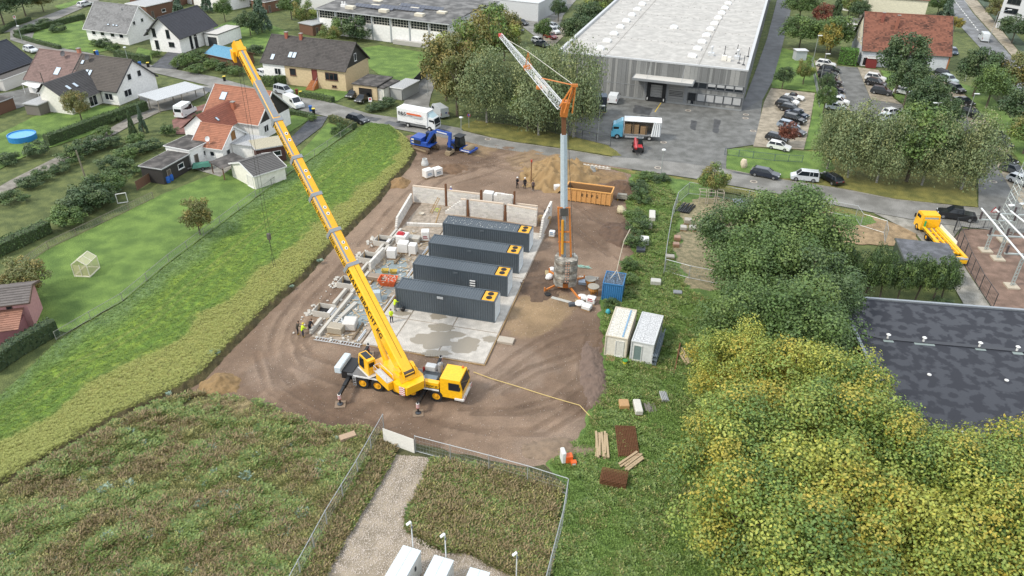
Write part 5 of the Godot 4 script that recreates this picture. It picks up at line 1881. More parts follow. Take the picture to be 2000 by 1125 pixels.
	for k in [[2.6,-3.9,3.6,"upper"],[2.5,0.3,4.4,"lower"]]:
		var bb:=B.new()
		bb.bx(k[0],k[0]+k[2],0.02,0.12,k[1],k[1]+0.12)
		solo("timber_strip",bb,timber,"%s timber strip lying in the grass beside the grey cabin" % ["thin","long"][int(k[3] == "lower")],"timber","",q[0]+V3(0,0.06,0),q[1])
	solo("rusty_rail",prop(V3(5.0,0.1,0.8),V3(4.8,0.4,-4.6),0.13),mat("rust"),"rusty steel rail lying across two timber strips","rail","",q[0]+V3(0,0.06,0),q[1])
	bottom_cabinets()
	crane_surroundings()
func slab_box(a0: float,a1: float,b0: float,b1: float,y0: float,y1: float) -> B:
	var b:=B.new()
	b.x=Transform3D(Basis(Vector3.UP,SITE_YAW),SA)
	b.bx(a0,a1,y0,y1,-b1,-b0)
	return b
func rag(r: float,h: float,n: int,y:=0.05) -> B:
	var b:=B.new()
	for i in n:
		var t:=rng.randf()*TAU
		var d:=r*sqrt(rng.randf())
		var a:=V3(cos(t)*d,y+rng.randf()*h,sin(t)*d)
		var e:=0.35*r
		b.tri(a,a+V3(rng.randf_range(-e,e),rng.randf_range(-0.08,0.12),rng.randf_range(-e,e)),a+V3(rng.randf_range(-e,e),rng.randf_range(-0.08,0.12),rng.randf_range(-e,e)))
	return b
func prop(a: Vector3,c: Vector3,w: float) -> B:
	var b:=B.new()
	b.beam(a,c,w,w)
	return b
func tub_shape(b: B,w: float,d: float,h: float) -> void:
	var k:=0.14*w
	var t:=0.06
	var lo:=[V3(-w/2+k,0,d/2 - k),V3(w/2 - k,0,d/2 - k),V3(w/2 - k,0,-d/2+k),V3(-w/2+k,0,-d/2+k)]
	var hi:=[V3(-w/2,h,d/2),V3(w/2,h,d/2),V3(w/2,h,-d/2),V3(-w/2,h,-d/2)]
	for i in 4:
		var j:=(i+1) % 4
		b.quad(lo[i],lo[j],hi[j],hi[i])
		var li: Vector3=lo[i]*0.92+V3(0,t,0)
		var lj: Vector3=lo[j]*0.92+V3(0,t,0)
		var hi_: Vector3=V3(hi[i].x*0.93,h,hi[i].z*0.93)
		var hj: Vector3=V3(hi[j].x*0.93,h,hi[j].z*0.93)
		b.quad(lj,li,hi_,hj)
		b.quad(hi_,hi[i],hi[j],hj)
	b.quad(lo[0]*0.92+V3(0,t,0),lo[1]*0.92+V3(0,t,0),lo[2]*0.92+V3(0,t,0),lo[3]*0.92+V3(0,t,0))
	b.quad(lo[3],lo[2],lo[1],lo[0])
func beam_piece(label: String,a: float,b0: float,b1: float,w: float,h: float,m: Material,group: String) -> void:
	var b:=B.new()
	b.bx(-w/2,w/2,0,h,-(b1 - b0),0)
	solo("ground_beam",b,m,label,"beam",group,S(a,b0,0.0),SITE_YAW)
func letters(o: Node3D,text: String,at: Vector3,bs: Basis,size: float,m: Material,called:="lettering") -> MeshInstance3D:
	var t:=TextMesh.new()
	var f:=SystemFont.new()
	f.font_names=PackedStringArray(["Droid Sans"])
	f.font_weight=700
	t.font=f
	t.text=text
	t.font_size=64
	t.pixel_size=size/64.0*1.3
	t.depth=0.012
	t.horizontal_alignment=HORIZONTAL_ALIGNMENT_CENTER
	t.vertical_alignment=VERTICAL_ALIGNMENT_CENTER
	var i:=MeshInstance3D.new()
	i.mesh=t
	i.material_override=m
	i.name=called
	o.add_child(i,true)
	i.transform=Transform3D(bs,at)
	return i
func bottom_cabinets() -> void:
	var g:="white equipment cabins on the gravel path"
	var k:=0
	for p in [[787,1066,822,1077],[848,1085,886,1096],[918,1109,957,1120]]:
		var q:=fr(p[0],p[1],p[2],p[3],2.6)
		var W: float=q[2]
		var o:=thing("equipment_cabin",["white equipment cabin beside the widest stretch of gravel","white equipment cabin standing between two others","white equipment cabin next to the lamp in the weeds"][k],"cabin",q[0]+V3(0,0.07,0),q[1],g)
		var b:=B.new()
		b.bx(0.04,W - 0.04,0.1,2.45,-0.04,6.0)
		part(o,"wall",b,mat("cabin_white",Color("cfd0cd"),0.6,grey("dust",0.02,0.93),0.4))
		var r:=B.new()
		r.bx(0,W/2 - 0.01,2.45,2.56,-0.06,6.05)
		r.bx(W/2+0.01,W,2.45,2.56,-0.06,6.05)
		part(o,"roof",r,mat("cabin_roof_blue",Color("ccd6dc"),0.5,grey("dust",0.02,0.93),0.4))
		var pl:=B.new()
		pl.bx(0.1,W - 0.1,0,0.1,0.1,5.9)
		part(o,"plinth",pl,plainm("55575a"))
		var vt:=B.new()
		vt.bx(W - 0.05,W+0.02,1.5,1.9,0.9,1.1)
		part(o,"vent",vt,plainm("3c3e42"))
		k += 1
	for p in [[810,1090,5.2,"camera pole","thin white pole with tilted lamp head behind a white cabin"],[873,1110,5.0,"lamp pole","thin white pole with double lamp head between white cabins"],[1008,1125,3.8,"lamp pole","short white pole with curved lamp head in the weeds"]]:
		var o:=thing("lamp_pole",p[4],"lamp",G(p[0],p[1]+(20 if p[0] < 1000 else 20))+V3(0,0.06,0))
		var b:=B.new()
		b.tube(Vector3.ZERO,V3(0,p[2],0),0.05,0.045,8)
		part(o,"pole",b,plainm("d6d8d8"))
		var h:=B.new()
		h.x=Transform3D(Basis.from_euler(V3(0.3,0.6,0.6)),V3(-0.08,p[2],0.05))
		h.cbox(V3(-0.1,0.02,0),V3(0.42,0.13,0.2),0.03)
		part(o,"lamp_head",h,plainm("e4e6e6"))
		var c:=B.new()
		c.cbox(V3(0.05,p[2] - 0.5,0.05),V3(0.14,0.2,0.14),0.03)
		part(o,"clamp",c,plainm("5a5c60"))
func fit_text(o: Node3D,text: String,at: Vector3,bs: Basis,length: float,height: float,m: Material,called:="lettering") -> void: # print of a given length and height centred on a point
	var i:=letters(o,text,at,bs,1.0,m,called)
	var s: Vector3=i.mesh.get_aabb().size
	i.transform=Transform3D(bs*Basis.from_scale(V3(length/maxf(s.x,0.01),height/maxf(s.y,0.01),1.0)),at)
func wheel(o: Node3D,at: Vector3,r: float,w: float,rim_hex: String,called:="wheel",side:=1.0,rim_share:=0.55) -> void: # axle along local z
	var t:=B.new()
	t.x=Transform3D(Basis(Vector3.RIGHT,PI/2*side),at)
	t.lathe(V3(0,-w/2,0),[[r*rim_share,0],[r*0.94,0],[r,w*0.15],[r,w*0.85],[r*0.94,w],[r*rim_share,w]],18,false)
	var p:=part(o,called,t,mat("tyre",Color("262627"),0.85,grey("dust2",0.05,0.75),1.0))
	var h:=B.new()
	h.x=t.x
	h.lathe(V3(0,-w/2,0),[[r*rim_share,0.02],[r*rim_share,w - 0.04],[r*0.3,w - 0.09],[r*0.24,w+0.01],[r*0.1,w+0.02]],14)
	part(p,"rim",h,paint(rim_hex,0.5,false))
func chevrons(o: Node3D,xf: Transform3D,w: float,h: float) -> void:
	var b:=B.new()
	b.x=xf
	b.bx(-w/2,w/2,0,h,-0.01,0.01)
	var p:=part(o,"warning_board",b,plainm("e6e4e0"))
	var r:=B.new()
	r.x=xf
	var n:=4
	for i in n:
		var y:=h*i/n
		var k:=h/n*0.5
		r.quad(V3(-w/2,y,0.014),V3(0,y+k*0.9,0.014),V3(0,y+k*1.8,0.014),V3(-w/2,y+k*0.9,0.014))
		r.quad(V3(0,y+k*0.9,0.014),V3(w/2,y,0.014),V3(w/2,y+k*0.9,0.014),V3(0,y+k*1.8,0.014))
	part(p,"red_stripes",r,paint("b8302c",0.5,false))
func build_cranes() -> void:
	var yel:=mat("crane_yellow",Color("f4b90f"),0.35,grey("dust",0.02,0.93),0.5)
	yel.clearcoat_enabled=true
	yel.clearcoat=0.4
	var ora:=mat("crane_amber",Color("f0ad22"),0.4,grey("dust",0.02,0.93),0.5)
	var black:=plainm("1d1e20",0.5)
	var silver:=plainm("c9ccce",0.45,0.3)
	var gry:=plainm("8a8f94",0.5)
	var at:=S(-13.7,-7.2,0.02)
	var o:=thing("mobile_crane","yellow five-axle truck crane with long telescopic boom raised over the slab","crane",at,SITE_YAW)
	var W:=2.75
	for z in [0.0,1.0]:
		for x in [2.84,4.46,6.52,8.23,10.78]:
			wheel(o,V3(x,0.7,-0.2 if z == 0.0 else -W+0.2),0.7,0.46,"e2a41c","wheel",1.0 if z == 0.0 else -1.0,0.6)
	var ch:=B.new()
	ch.bx(1.6,12.2,0.75,1.42,-W+0.55,-0.55)
	part(o,"chassis",ch,black)
	var dk:=B.new()
	dk.bx(1.2,9.0,1.42,1.6,-W+0.04,-0.04)
	part(o,"deck",dk,plainm("6f7072"))
	var st:=B.new()
	st.bx(1.9,11.1,1.4,1.56,-0.04,0.03)
	st.bx(1.9,11.1,1.4,1.56,-W - 0.03,-W+0.04)
	part(o,"side_strip",st,plainm("dcdcda"))
	var eb:=B.new()
	eb.cbox(V3(9.95,1.98,-0.3),V3(2.3,0.75,0.52),0.05)
	var ebp:=part(o,"side_box",eb,yel)
	fit_text(ebp,"FRANZ BRACHT KG",V3(9.95,1.85,-0.03),Basis.IDENTITY,2.0,0.26,black)
	var en:=B.new()
	en.cbox(V3(9.9,2.0,-1.3),V3(1.9,0.6,1.2),0.06)
	part(o,"engine_cover",en,plainm("3a4046",0.45))
	var ec:=B.new()
	ec.cbox(V3(10.0,2.33,-0.85),V3(1.4,0.1,0.7),0.03)
	part(o,"cover_lid",ec,plainm("6d7880",0.4))
	var mf:=B.new()
	mf.cbox(V3(9.6,2.5,-2.15),V3(1.1,0.7,0.7),0.06)
	part(o,"air_box",mf,plainm("b5b8ba",0.4))
	var ex:=B.new()
	ex.tube(V3(10.6,1.7,-2.1),V3(10.6,3.2,-2.1),0.28,0.28,14)
	ex.tube(V3(10.6,3.2,-2.1),V3(10.8,3.35,-2.1),0.16,0.16,10)
	part(o,"exhaust",ex,plainm("a0a0a0",0.4,0.4))
	var fe:=B.new()
	fe.lathe(V3(8.85,1.7,-2.0),[[0.13,0],[0.13,0.7],[0.05,0.85]],10)
	part(o,"extinguisher",fe,paint("a52a2c",0.5,false))
	var cb:=B.new()
	cb.extr([Vector2(11.2,0.75),Vector2(13.45,0.75),Vector2(13.55,1.7),Vector2(13.25,2.95),Vector2(11.2,2.95)],-W+0.05,-0.05,0.1,1.8)
	var cab:=part(o,"cab",cb,yel)
	var ws:=B.new()
	ws.quad(V3(13.575,1.75,-0.2),V3(13.575,1.75,-W+0.2),V3(13.32,2.8,-W+0.3),V3(13.32,2.8,-0.3))
	part(cab,"windscreen",ws,glass())
	for z in [[-0.02,1],[-W+0.02,-1]]:
		var sw:=B.new()
		var zz: float=z[0]
		sw.bx(12.1,13.2,1.75,2.6,zz - 0.1,zz - 0.02 if z[1] > 0 else zz+0.1)
		part(cab,"side_window",sw,glass())
	var bp:=B.new()
	bp.cbox(V3(13.2,0.72,-W/2),V3(1.0,0.3,W),0.05)
	part(o,"bumper",bp,plainm("d5d3cf"))
	chevrons(o,Transform3D(Basis(Vector3.UP,PI/2),V3(13.72,0.62,-0.3)),0.5,0.5)
	chevrons(o,Transform3D(Basis(Vector3.UP,PI/2),V3(13.72,0.62,-W+0.3)),0.5,0.5)
	var bc:=B.new()
	bc.lathe(V3(12.9,2.95,-W+0.35),[[0.12,0],[0.12,0.16],[0.06,0.22]],10)
	part(o,"beacon",bc,paint("d8702a",0.4,false))
	for z in [0.12,-W - 0.12]:
		var mr:=B.new()
		mr.cbox(V3(13.35,2.2,z),V3(0.1,0.4,0.18),0.02)
		part(cab,"mirror",mr,black)
	var rb:=B.new()
	rb.cbox(V3(0.15,1.75,-W/2),V3(0.75,0.8,W - 0.1),0.08)
	part(o,"rear_box",rb,plainm("c3ced4",0.45))
	var rk:=B.new()
	rk.bx(0.5,1.7,0.8,1.7,-W+0.15,-0.15)
	part(o,"rear_frame",rk,black)
	var ldd:=B.new()
	for x in [1.85,2.15]:
		ldd.bx(x - 0.03,x+0.03,0.25,1.45,0.02,0.07)
	for i in 4:
		ldd.bx(1.85,2.15,0.35+i*0.3,0.42+i*0.3,0.02,0.1)
	part(o,"ladder",ldd,plainm("b8babb",0.4,0.4))
	for g in [[1.3,S(-12.03,-10.14)],[9.55,S(-4.05,-9.37)],[1.3,S(-12.6,-1.6)],[9.55,S(-4.3,-1.6)]]:
		var foot: Vector3=o.transform.affine_inverse()*g[1]
		var near:=foot.z > -1.0
		var root:=V3(g[0],1.05,-0.4 if near else -W+0.4)
		var knee:=V3(foot.x,1.15,foot.z)
		var arm:=B.new()
		arm.beam(root,root.lerp(knee,0.55),0.34,0.4)
		arm.beam(root.lerp(knee,0.5),knee,0.26,0.3)
		var ap:=part(o,"outrigger",arm,black)
		var jk:=B.new()
		jk.tube(knee+V3(0,0.35,0),V3(foot.x,0.18,foot.z),0.11,0.09,10)
		part(ap,"jack",jk,plainm("2a2b2d",0.4))
		var wb:=B.new()
		for i in 4:
			wb.tube(V3(foot.x,0.75+i*0.14,foot.z),V3(foot.x,0.82+i*0.14,foot.z),0.17,0.17,10)
		part(ap,"warning_band",wb,paint("b8302c",0.5,false))
		var fw:=B.new()
		for i in 4:
			fw.tube(V3(foot.x,0.82+i*0.14,foot.z),V3(foot.x,0.89+i*0.14,foot.z),0.17,0.17,10)
		part(ap,"pale_band",fw,plainm("e4e2de"))
		var pl:=B.new()
		pl.lathe(V3(foot.x,0.1,foot.z),[[0.3,0],[0.3,0.06],[0.12,0.14]],12)
		part(ap,"foot_plate",pl,plainm("3a3e44",0.4))
		var pd:=B.new()
		pd.box(Vector3.ZERO,V3(1.05,0.1,1.05))
		solo("crane_mat",pd,mat("crane_mat",Color("94806c"),0.9,grey("dust2",0.05,0.75),1.0),"square brown support mat under an outrigger foot of the truck crane","mat","support mats of the truck crane",V3(g[1].x,0.05,g[1].z),SITE_YAW+0.35)
	var c:=S(-8.0,-5.75)
	var tip:=V3(-30.158,28.77,-84.561)
	var head:=V3(tip.x - c.x,0,tip.z - c.z).normalized()
	var inv:=o.transform.affine_inverse()
	var ux:=Transform3D(Basis(Vector3.UP,yaw_of(c,tip)),c)
	var lx:=inv*ux
	var tt:=B.new()
	tt.x=lx
	tt.lathe(V3(0,1.6,0),[[1.15,0],[1.15,0.25]],20)
	part(o,"turntable",tt,plainm("55585a"))
	var uf:=B.new()
	uf.x=lx
	uf.extr([Vector2(-3.4,1.85),Vector2(2.0,1.85),Vector2(2.2,2.3),Vector2(0.6,2.6),Vector2(-1.4,3.0),Vector2(-2.2,3.5),Vector2(-3.0,3.5),Vector2(-3.4,2.8)],-1.25,1.25,0.15,2.7)
	part(o,"upper_frame",uf,yel)
	var cw:=B.new()
	cw.x=lx
	cw.loft([[V3(-4.2,1.75,1.0),V3(-3.3,1.75,1.45),V3(-2.6,1.75,1.45),V3(-2.6,1.75,-1.45),V3(-3.3,1.75,-1.45),V3(-4.2,1.75,-1.0)],[V3(-4.3,2.75,1.0),V3(-3.3,2.75,1.5),V3(-2.5,2.75,1.5),V3(-2.5,2.75,-1.5),V3(-3.3,2.75,-1.5),V3(-4.3,2.75,-1.0)]])
	part(o,"counterweight",cw,yel)
	chevrons(o,lx*Transform3D(Basis(Vector3.UP,PI+0.45),V3(-3.82,1.75,-1.32)),0.62,1.0)
	chevrons(o,lx*Transform3D(Basis(Vector3.UP,-0.45),V3(-3.82,1.75,1.32)),0.62,1.0)
	var sb:=B.new()
	sb.x=lx
	sb.cbox(V3(-1.2,2.15,-1.65),V3(2.4,0.95,0.75),0.06)
	part(o,"side_tank",sb,yel)
	var wn:=B.new()
	wn.x=lx
	wn.tube(V3(-2.9,3.35,-0.6),V3(-2.9,3.35,0.6),0.38,0.38,16)
	part(o,"winch_drum",wn,plainm("4c4038",0.6))
	for z in [-0.68,0.62]:
		var fl:=B.new()
		fl.x=lx
		fl.tube(V3(-2.9,3.35,z),V3(-2.9,3.35,z+0.06),0.52,0.52,16)
		part(o,"drum_flange",fl,yel)
	var rl:=B.new()
	rl.x=lx
	for z in [-1.35,-2.05]:
		rl.path([V3(-2.3,2.65,z),V3(-2.3,3.35,z),V3(0.2,3.35,z),V3(0.2,2.65,z)],0.03)
	rl.path([V3(0.2,3.35,-1.35),V3(0.2,3.35,-2.05)],0.03)
	rl.bx(-2.3,0.2,2.62,2.68,-2.05,-1.35)
	part(o,"walkway",rl,silver)
	var oc:=B.new()
	oc.x=lx
	oc.extr([Vector2(0.9,1.65),Vector2(2.7,1.65),Vector2(3.0,2.3),Vector2(2.75,3.5),Vector2(0.9,3.5)],-2.35,-1.4,0.05,2.4)
	var ocp:=part(o,"operator_cab",oc,yel)
	for q in [[V3(1.75,2.1,-2.365),V3(2.72,2.1,-2.365),V3(2.62,3.3,-2.315),V3(1.75,3.3,-2.315)],[V3(2.92,2.2,-2.3),V3(2.92,2.2,-1.45),V3(2.79,3.4,-1.5),V3(2.79,3.4,-2.25)],[V3(1.35,3.515,-2.2),V3(2.6,3.515,-2.2),V3(2.6,3.515,-1.55),V3(1.35,3.515,-1.55)],[V3(0.885,2.7,-2.2),V3(0.885,2.7,-1.6),V3(0.885,3.2,-1.6),V3(0.885,3.2,-2.2)]]:
		var g:=B.new()
		g.x=lx
		var d: Vector3=(q[2] - q[0]).cross(q[3] - q[1]).normalized()*0.012
		for e in [d,-d]:
			if e == d:
				g.quad(q[0]+e,q[1]+e,q[2]+e,q[3]+e)
			else:
				g.quad(q[3]+e,q[2]+e,q[1]+e,q[0]+e)
		part(ocp,"window",g,glass())
	var sk:=B.new()
	sk.x=lx
	sk.quad(V3(0.6,1.66,-2.5),V3(3.0,1.66,-2.5),V3(2.4,1.9,-1.3),V3(0.2,1.9,-1.3))
	part(o,"cab_skirt",sk,silver)
	var hb:=B.new()
	hb.x=lx
	hb.extr([Vector2(-3.2,2.6),Vector2(-1.6,2.8),Vector2(-1.9,3.9),Vector2(-2.5,4.1),Vector2(-2.9,3.8)],0.62,0.95)
	hb.extr([Vector2(-3.2,2.6),Vector2(-1.6,2.8),Vector2(-1.9,3.9),Vector2(-2.5,4.1),Vector2(-2.9,3.8)],-0.95,-0.72)
	part(o,"boom_bracket",hb,yel)
	var piv:=c - head*2.2+V3(0,3.4,0)
	var d3:=(tip - piv).normalized()
	var right:=d3.cross(Vector3.UP).normalized()
	var up:=right.cross(d3).normalized()
	var bt:=inv*Transform3D(Basis(d3,up,right),piv)
	var L:=piv.distance_to(tip)
	var cuts:=[0.0,0.302,0.405,0.515,0.632,0.752,0.985]
	for i in 6:
		var w:=1.2 - i*0.075
		var h:=1.5 - i*0.11
		var x0: float=cuts[i]*L - (0.8 if i == 0 else 0.3)
		var x1: float=cuts[i+1]*L
		var b:=B.new()
		b.x=bt
		var ring:=[]
		for x in [x0,x1]:
			ring.append([V3(x,-h*0.5,-w*0.28),V3(x,-h*0.3,-w*0.5),V3(x,h*0.42,-w*0.5),V3(x,h*0.5,-w*0.42),V3(x,h*0.5,w*0.42),V3(x,h*0.42,w*0.5),V3(x,-h*0.3,w*0.5),V3(x,-h*0.5,w*0.28)])
		b.loft(ring)
		var bp2:=part(o,"boom_section",b,yel if i == 0 else ora)
		var side:=B.new()
		side.x=bt
		if i > 0 and i < 5:
			side.bx(x0+0.6,x1 - 0.1,-h*0.28,h*0.3,-w*0.5 - 0.012,-w*0.5)
			part(bp2,"yellow_panel",side,yel)
			var gs:=B.new()
			gs.x=bt
			gs.bx(x0+0.5,x1,h*0.5,h*0.5+0.014,-w*0.42,-w*0.2)
			gs.bx(x0+0.5,x1,h*0.31,h*0.42,-w*0.5 - 0.014,-w*0.5)
			part(bp2,"grey_strip",gs,gry)
			fit_text(bp2,"FRANZ BRACHT KG",bt*V3((x0+x1)/2+0.1,0.0,-w*0.5 - 0.02),bt.basis*Basis(V3(-1,0,0),V3(0,1,0),V3(0,0,-1)),(x1 - x0)*0.82,h*0.46,black)
			for k in 2:
				var dm:=B.new()
				dm.x=bt
				dm.lathe(V3(x0+(x1 - x0)*(0.45+0.16*k),h*0.5,w*0.12),[[0.17,0.0],[0.17,0.03]],14)
				var dp:=part(bp2,"round_marker",dm,plainm("e2e2e0"))
				var dc:=B.new()
				dc.x=bt
				dc.lathe(V3(x0+(x1 - x0)*(0.45+0.16*k),h*0.5+0.03,w*0.12),[[0.08,0.0],[0.08,0.02]],10)
				part(dp,"bolt",dc,black)
		elif i == 0:
			fit_text(bp2,"FRANZ BRACHT KG",bt*V3(x0+(x1 - x0)*0.66,0.05,-w*0.5 - 0.02),bt.basis*Basis(V3(-1,0,0),V3(0,1,0),V3(0,0,-1)),7.8,0.8,black)
		else:
			var gs:=B.new()
			gs.x=bt
			gs.bx(x0+0.5,x0+(x1 - x0)*0.55,-h*0.3,h*0.42,-w*0.5 - 0.014,-w*0.5)
			gs.bx(x0+0.5,x0+(x1 - x0)*0.55,h*0.5,h*0.5+0.014,-w*0.42,w*0.42)
			gs.bx(x0+(x1 - x0)*0.55,x1 - 0.3,h*0.5,h*0.5+0.014,-w*0.2,w*0.1)
			part(bp2,"grey_strip",gs,gry)
			fit_text(bp2,"FRANZ BRACHT KG",bt*V3(x0+(x1 - x0)*0.77,0.0,-w*0.5 - 0.02),bt.basis*Basis(V3(-1,0,0),V3(0,1,0),V3(0,0,-1)),3.0,h*0.3,black)
		var cl:=B.new()
		cl.x=bt
		cl.bx(x1 - 0.34,x1+0.04,-h*0.5 - 0.05,h*0.5+0.06,-w*0.5 - 0.07,w*0.5+0.07)
		part(bp2,"collar",cl,gry if i < 5 else ora)
	var seam:=B.new()
	seam.x=bt
	seam.bx(1.0,cuts[1]*L - 0.4,0.75,0.772,-0.03,0.03)
	part(o,"boom_seam",seam,plainm("9a7414"))
	var bh:=B.new()
	bh.x=bt
	var hx: float=L*0.985
	bh.extr([Vector2(hx,-0.35),Vector2(hx+0.9,-0.9),Vector2(hx+1.25,-0.5),Vector2(hx+1.0,0.5),Vector2(hx,0.4)],-0.4,-0.28)
	bh.extr([Vector2(hx,-0.35),Vector2(hx+0.9,-0.9),Vector2(hx+1.25,-0.5),Vector2(hx+1.0,0.5),Vector2(hx,0.4)],0.28,0.4)
	bh.bx(hx+0.1,hx+0.9,0.1,0.45,-0.28,0.28)
	bh.extr([Vector2(hx+0.2,-0.4),Vector2(hx - 0.5,-1.3),Vector2(hx+0.3,-1.5),Vector2(hx+0.9,-0.8)],-0.7,-0.4)
	part(o,"boom_head",bh,ora)
	for z in [-0.15,0.15]:
		var sv:=B.new()
		sv.x=bt
		sv.tube(V3(hx+0.75,-0.35,z - 0.04),V3(hx+0.75,-0.35,z+0.04),0.34,0.34,16)
		part(o,"sheave",sv,plainm("c9c6bd"))
	var lc:=B.new()
	var c0:=lx*V3(1.3,2.3,0)
	var c1:=bt*V3(9.5,-0.55,0)
	lc.tube(c0,c0.lerp(c1,0.72),0.3,0.3,14)
	var lcp:=part(o,"luffing_cylinder",lc,yel)
	var lr:=B.new()
	lr.tube(c0.lerp(c1,0.72),c1,0.18,0.18,12)
	part(lcp,"piston_rod",lr,plainm("b0b4b8",0.25,0.7))
	var hk:=inv*G(538,536)
	var hh:=bt*V3(hx+0.95,-0.5,0)
	var low:=V3(hh.x,0,hh.z)
	low.y=hk.y
	var rp:=B.new()
	for z in [-0.22,0.22]:
		rp.tube(hh+V3(z,0,0),low+V3(z,5.6,0),0.022,0.022,4)
	rp.tube(low+V3(-0.1,0.8,0),low+V3(0,4.4,0),0.03,0.03,4)
	rp.tube(low+V3(0.35,0.8,0.1),low+V3(0,4.4,0),0.03,0.03,4)
	part(o,"hoist_rope",rp,plainm("3c3a36"))
	var hkb:=B.new()
	hkb.cbox(low+V3(0,5.2,0),V3(0.5,0.9,0.34),0.08)
	hkb.tube(low+V3(0,4.8,0),low+V3(0,4.35,0),0.09,0.06,8)
	part(o,"hook_block",hkb,plainm("5a564e"))
	build_tower_crane()
func lattice_jib(b: B,p: Vector3,q: Vector3,w0: float,w1: float,n: int) -> void:
	var d:=(q - p).normalized()
	var s:=d.cross(Vector3.UP).normalized()
	var u:=s.cross(d).normalized()
	var prev:=[]
	for i in n+1:
		var t:=float(i)/n
		var c:=p.lerp(q,t)
		var w:=lerpf(w0,w1,t)
		var now:=[c+s*w*0.5,c - s*w*0.5,c+u*w*0.85]
		if i > 0:
			for k in 3:
				b.tube(prev[k],now[k],0.05,0.05,5,false)
				b.tube(prev[k],now[(k+1) % 3],0.022,0.022,4,false)
				b.tube(prev[(k+1) % 3],now[k],0.022,0.022,4,false)
		for k in 3:
			b.tube(now[k],now[(k+1) % 3],0.022,0.022,4,false)
		prev=now
func build_tower_crane() -> void:
	var foot:=V3(6.6,0,-82.6)
	var top:=V3(5.4,22.6,-82.2)
	var o:=thing("tower_crane","self-erecting tower crane with pale mast, orange fittings and concrete ballast ring","crane",foot)
	var ora:=mat("tower_orange",Color("d8843c"),0.55,grey("dust2",0.05,0.75),0.8)
	var pale:=mat("mast_grey",Color("b4c2ca"),0.45,grey("dust",0.02,0.93),0.5)
	var dark:=plainm("4c4a46")
	var T:=top - foot
	var at:=func(h: float) -> Vector3: return T*(h/T.y)
	var m1:=B.new()
	m1.beam(at.call(0.9),at.call(11.0),0.42,0.42)
	part(o,"inner_mast",m1,plainm("9aa2a6",0.5))
	var m2:=B.new()
	m2.tube(at.call(10.6),at.call(20.2),0.43,0.38,8)
	part(o,"mast",m2,pale)
	var m3:=B.new()
	m3.beam(at.call(20.2),at.call(22.4),0.5,0.5)
	part(o,"mast_top",m3,mat("rust"))
	var m4:=B.new()
	m4.beam(at.call(10.2),at.call(11.2),1.0,0.9)
	part(o,"mast_collar",m4,dark)
	for s in [-0.72,0.62]:
		var st:=B.new()
		st.beam(V3(s,3.8,0.3),at.call(11.3)+V3(s,0,0.3),0.2,0.2)
		part(o,"erecting_strut",st,ora)
	for h in [6.6,8.0,11.2]:
		var cr:=B.new()
		cr.beam(at.call(h)+V3(-0.75,0,0.3),at.call(h)+V3(0.75,0,0.3),0.14,0.16)
		part(o,"cross_bar",cr,ora)
	var cy:=B.new()
	cy.tube(at.call(5.0)+V3(-0.25,0,0.4),at.call(9.6)+V3(-0.2,0,0.4),0.16,0.16,10)
	part(o,"erecting_cylinder",cy,paint("d99a2e",0.5,false))
	var tip:=V3(-1.9,25.4,-104.3) - foot
	var back:=V3(-tip.x,0,-tip.z).normalized()
	var hd:=B.new()
	hd.beam(T+V3(0,-0.2,0),T+V3(0,1.5,0)+back*0.4,0.8,0.8)
	part(o,"slewing_head",hd,ora)
	var ap:=T+back*1.6+V3(0.3,3.6,0)
	var af:=B.new()
	for s in [-0.45,0.45]:
		af.beam(T+V3(s,0.8,0),ap+V3(s*0.3,0,0),0.16,0.16)
		af.beam(T+V3(s,0.4,0)+back*1.1,ap+V3(s*0.3,0,0),0.14,0.14)
	af.beam(ap+V3(-0.35,0,0),ap+V3(0.35,0,0),0.22,0.3)
	part(o,"tail_post",af,ora)
	var root:=T+V3(-0.2,0.5,0)
	var joint:=root.lerp(tip,0.52)
	var j1:=B.new()
	lattice_jib(j1,root,joint,1.0,0.9,9)
	part(o,"jib",j1,plainm("c9cdcf",0.45))
	var j2:=B.new()
	lattice_jib(j2,joint,tip,0.9,0.55,10)
	part(o,"jib",j2,plainm("c9cdcf",0.45))
	var bd:=B.new()
	bd.beam(root.lerp(tip,0.2),root.lerp(tip,0.4),0.06,0.5)
	part(o,"sign_board",bd,plainm("d6d4ce"))
	var rt:=B.new()
	rt.beam(tip+V3(0,0.1,0),tip+(tip - root).normalized()*0.7+V3(0,0.1,0),0.5,0.4)
	part(o,"jib_tip",rt,paint("b8403a",0.6,false))
	var ml:=B.new()
	var mp:=joint+V3(0,2.0,0)
	ml.beam(joint+V3(-0.3,0.2,0),mp,0.1,0.1)
	ml.beam(joint+V3(0.3,0.2,0),mp,0.1,0.1)
	ml.beam(joint+V3(-0.5,0,0),joint+V3(0.5,0.3,0),0.5,0.5)
	part(o,"jib_post",ml,ora)
	var ti:=B.new()
	ti.tube(ap,root.lerp(tip,0.3)+V3(0,0.75,0),0.07,0.07,6)
	part(o,"tie_bar",ti,ora)
	var tc:=B.new()
	tc.tube(ap,mp,0.03,0.03,5)
	tc.tube(mp,root.lerp(tip,0.9)+V3(0,0.5,0),0.03,0.03,5)
	part(o,"tie_rope",tc,plainm("d0cdc4"))
	var tr:=B.new()
	tr.cbox(root.lerp(tip,0.3)+V3(0,-0.35,0),V3(1.2,0.35,0.7),0.06)
	part(o,"trolley",tr,ora)
	var hr:=B.new()
	hr.tube(T+back*1.0,V3(0.9,4.0,0.6),0.03,0.03,5)
	part(o,"hoist_rope",hr,plainm("4a4844"))
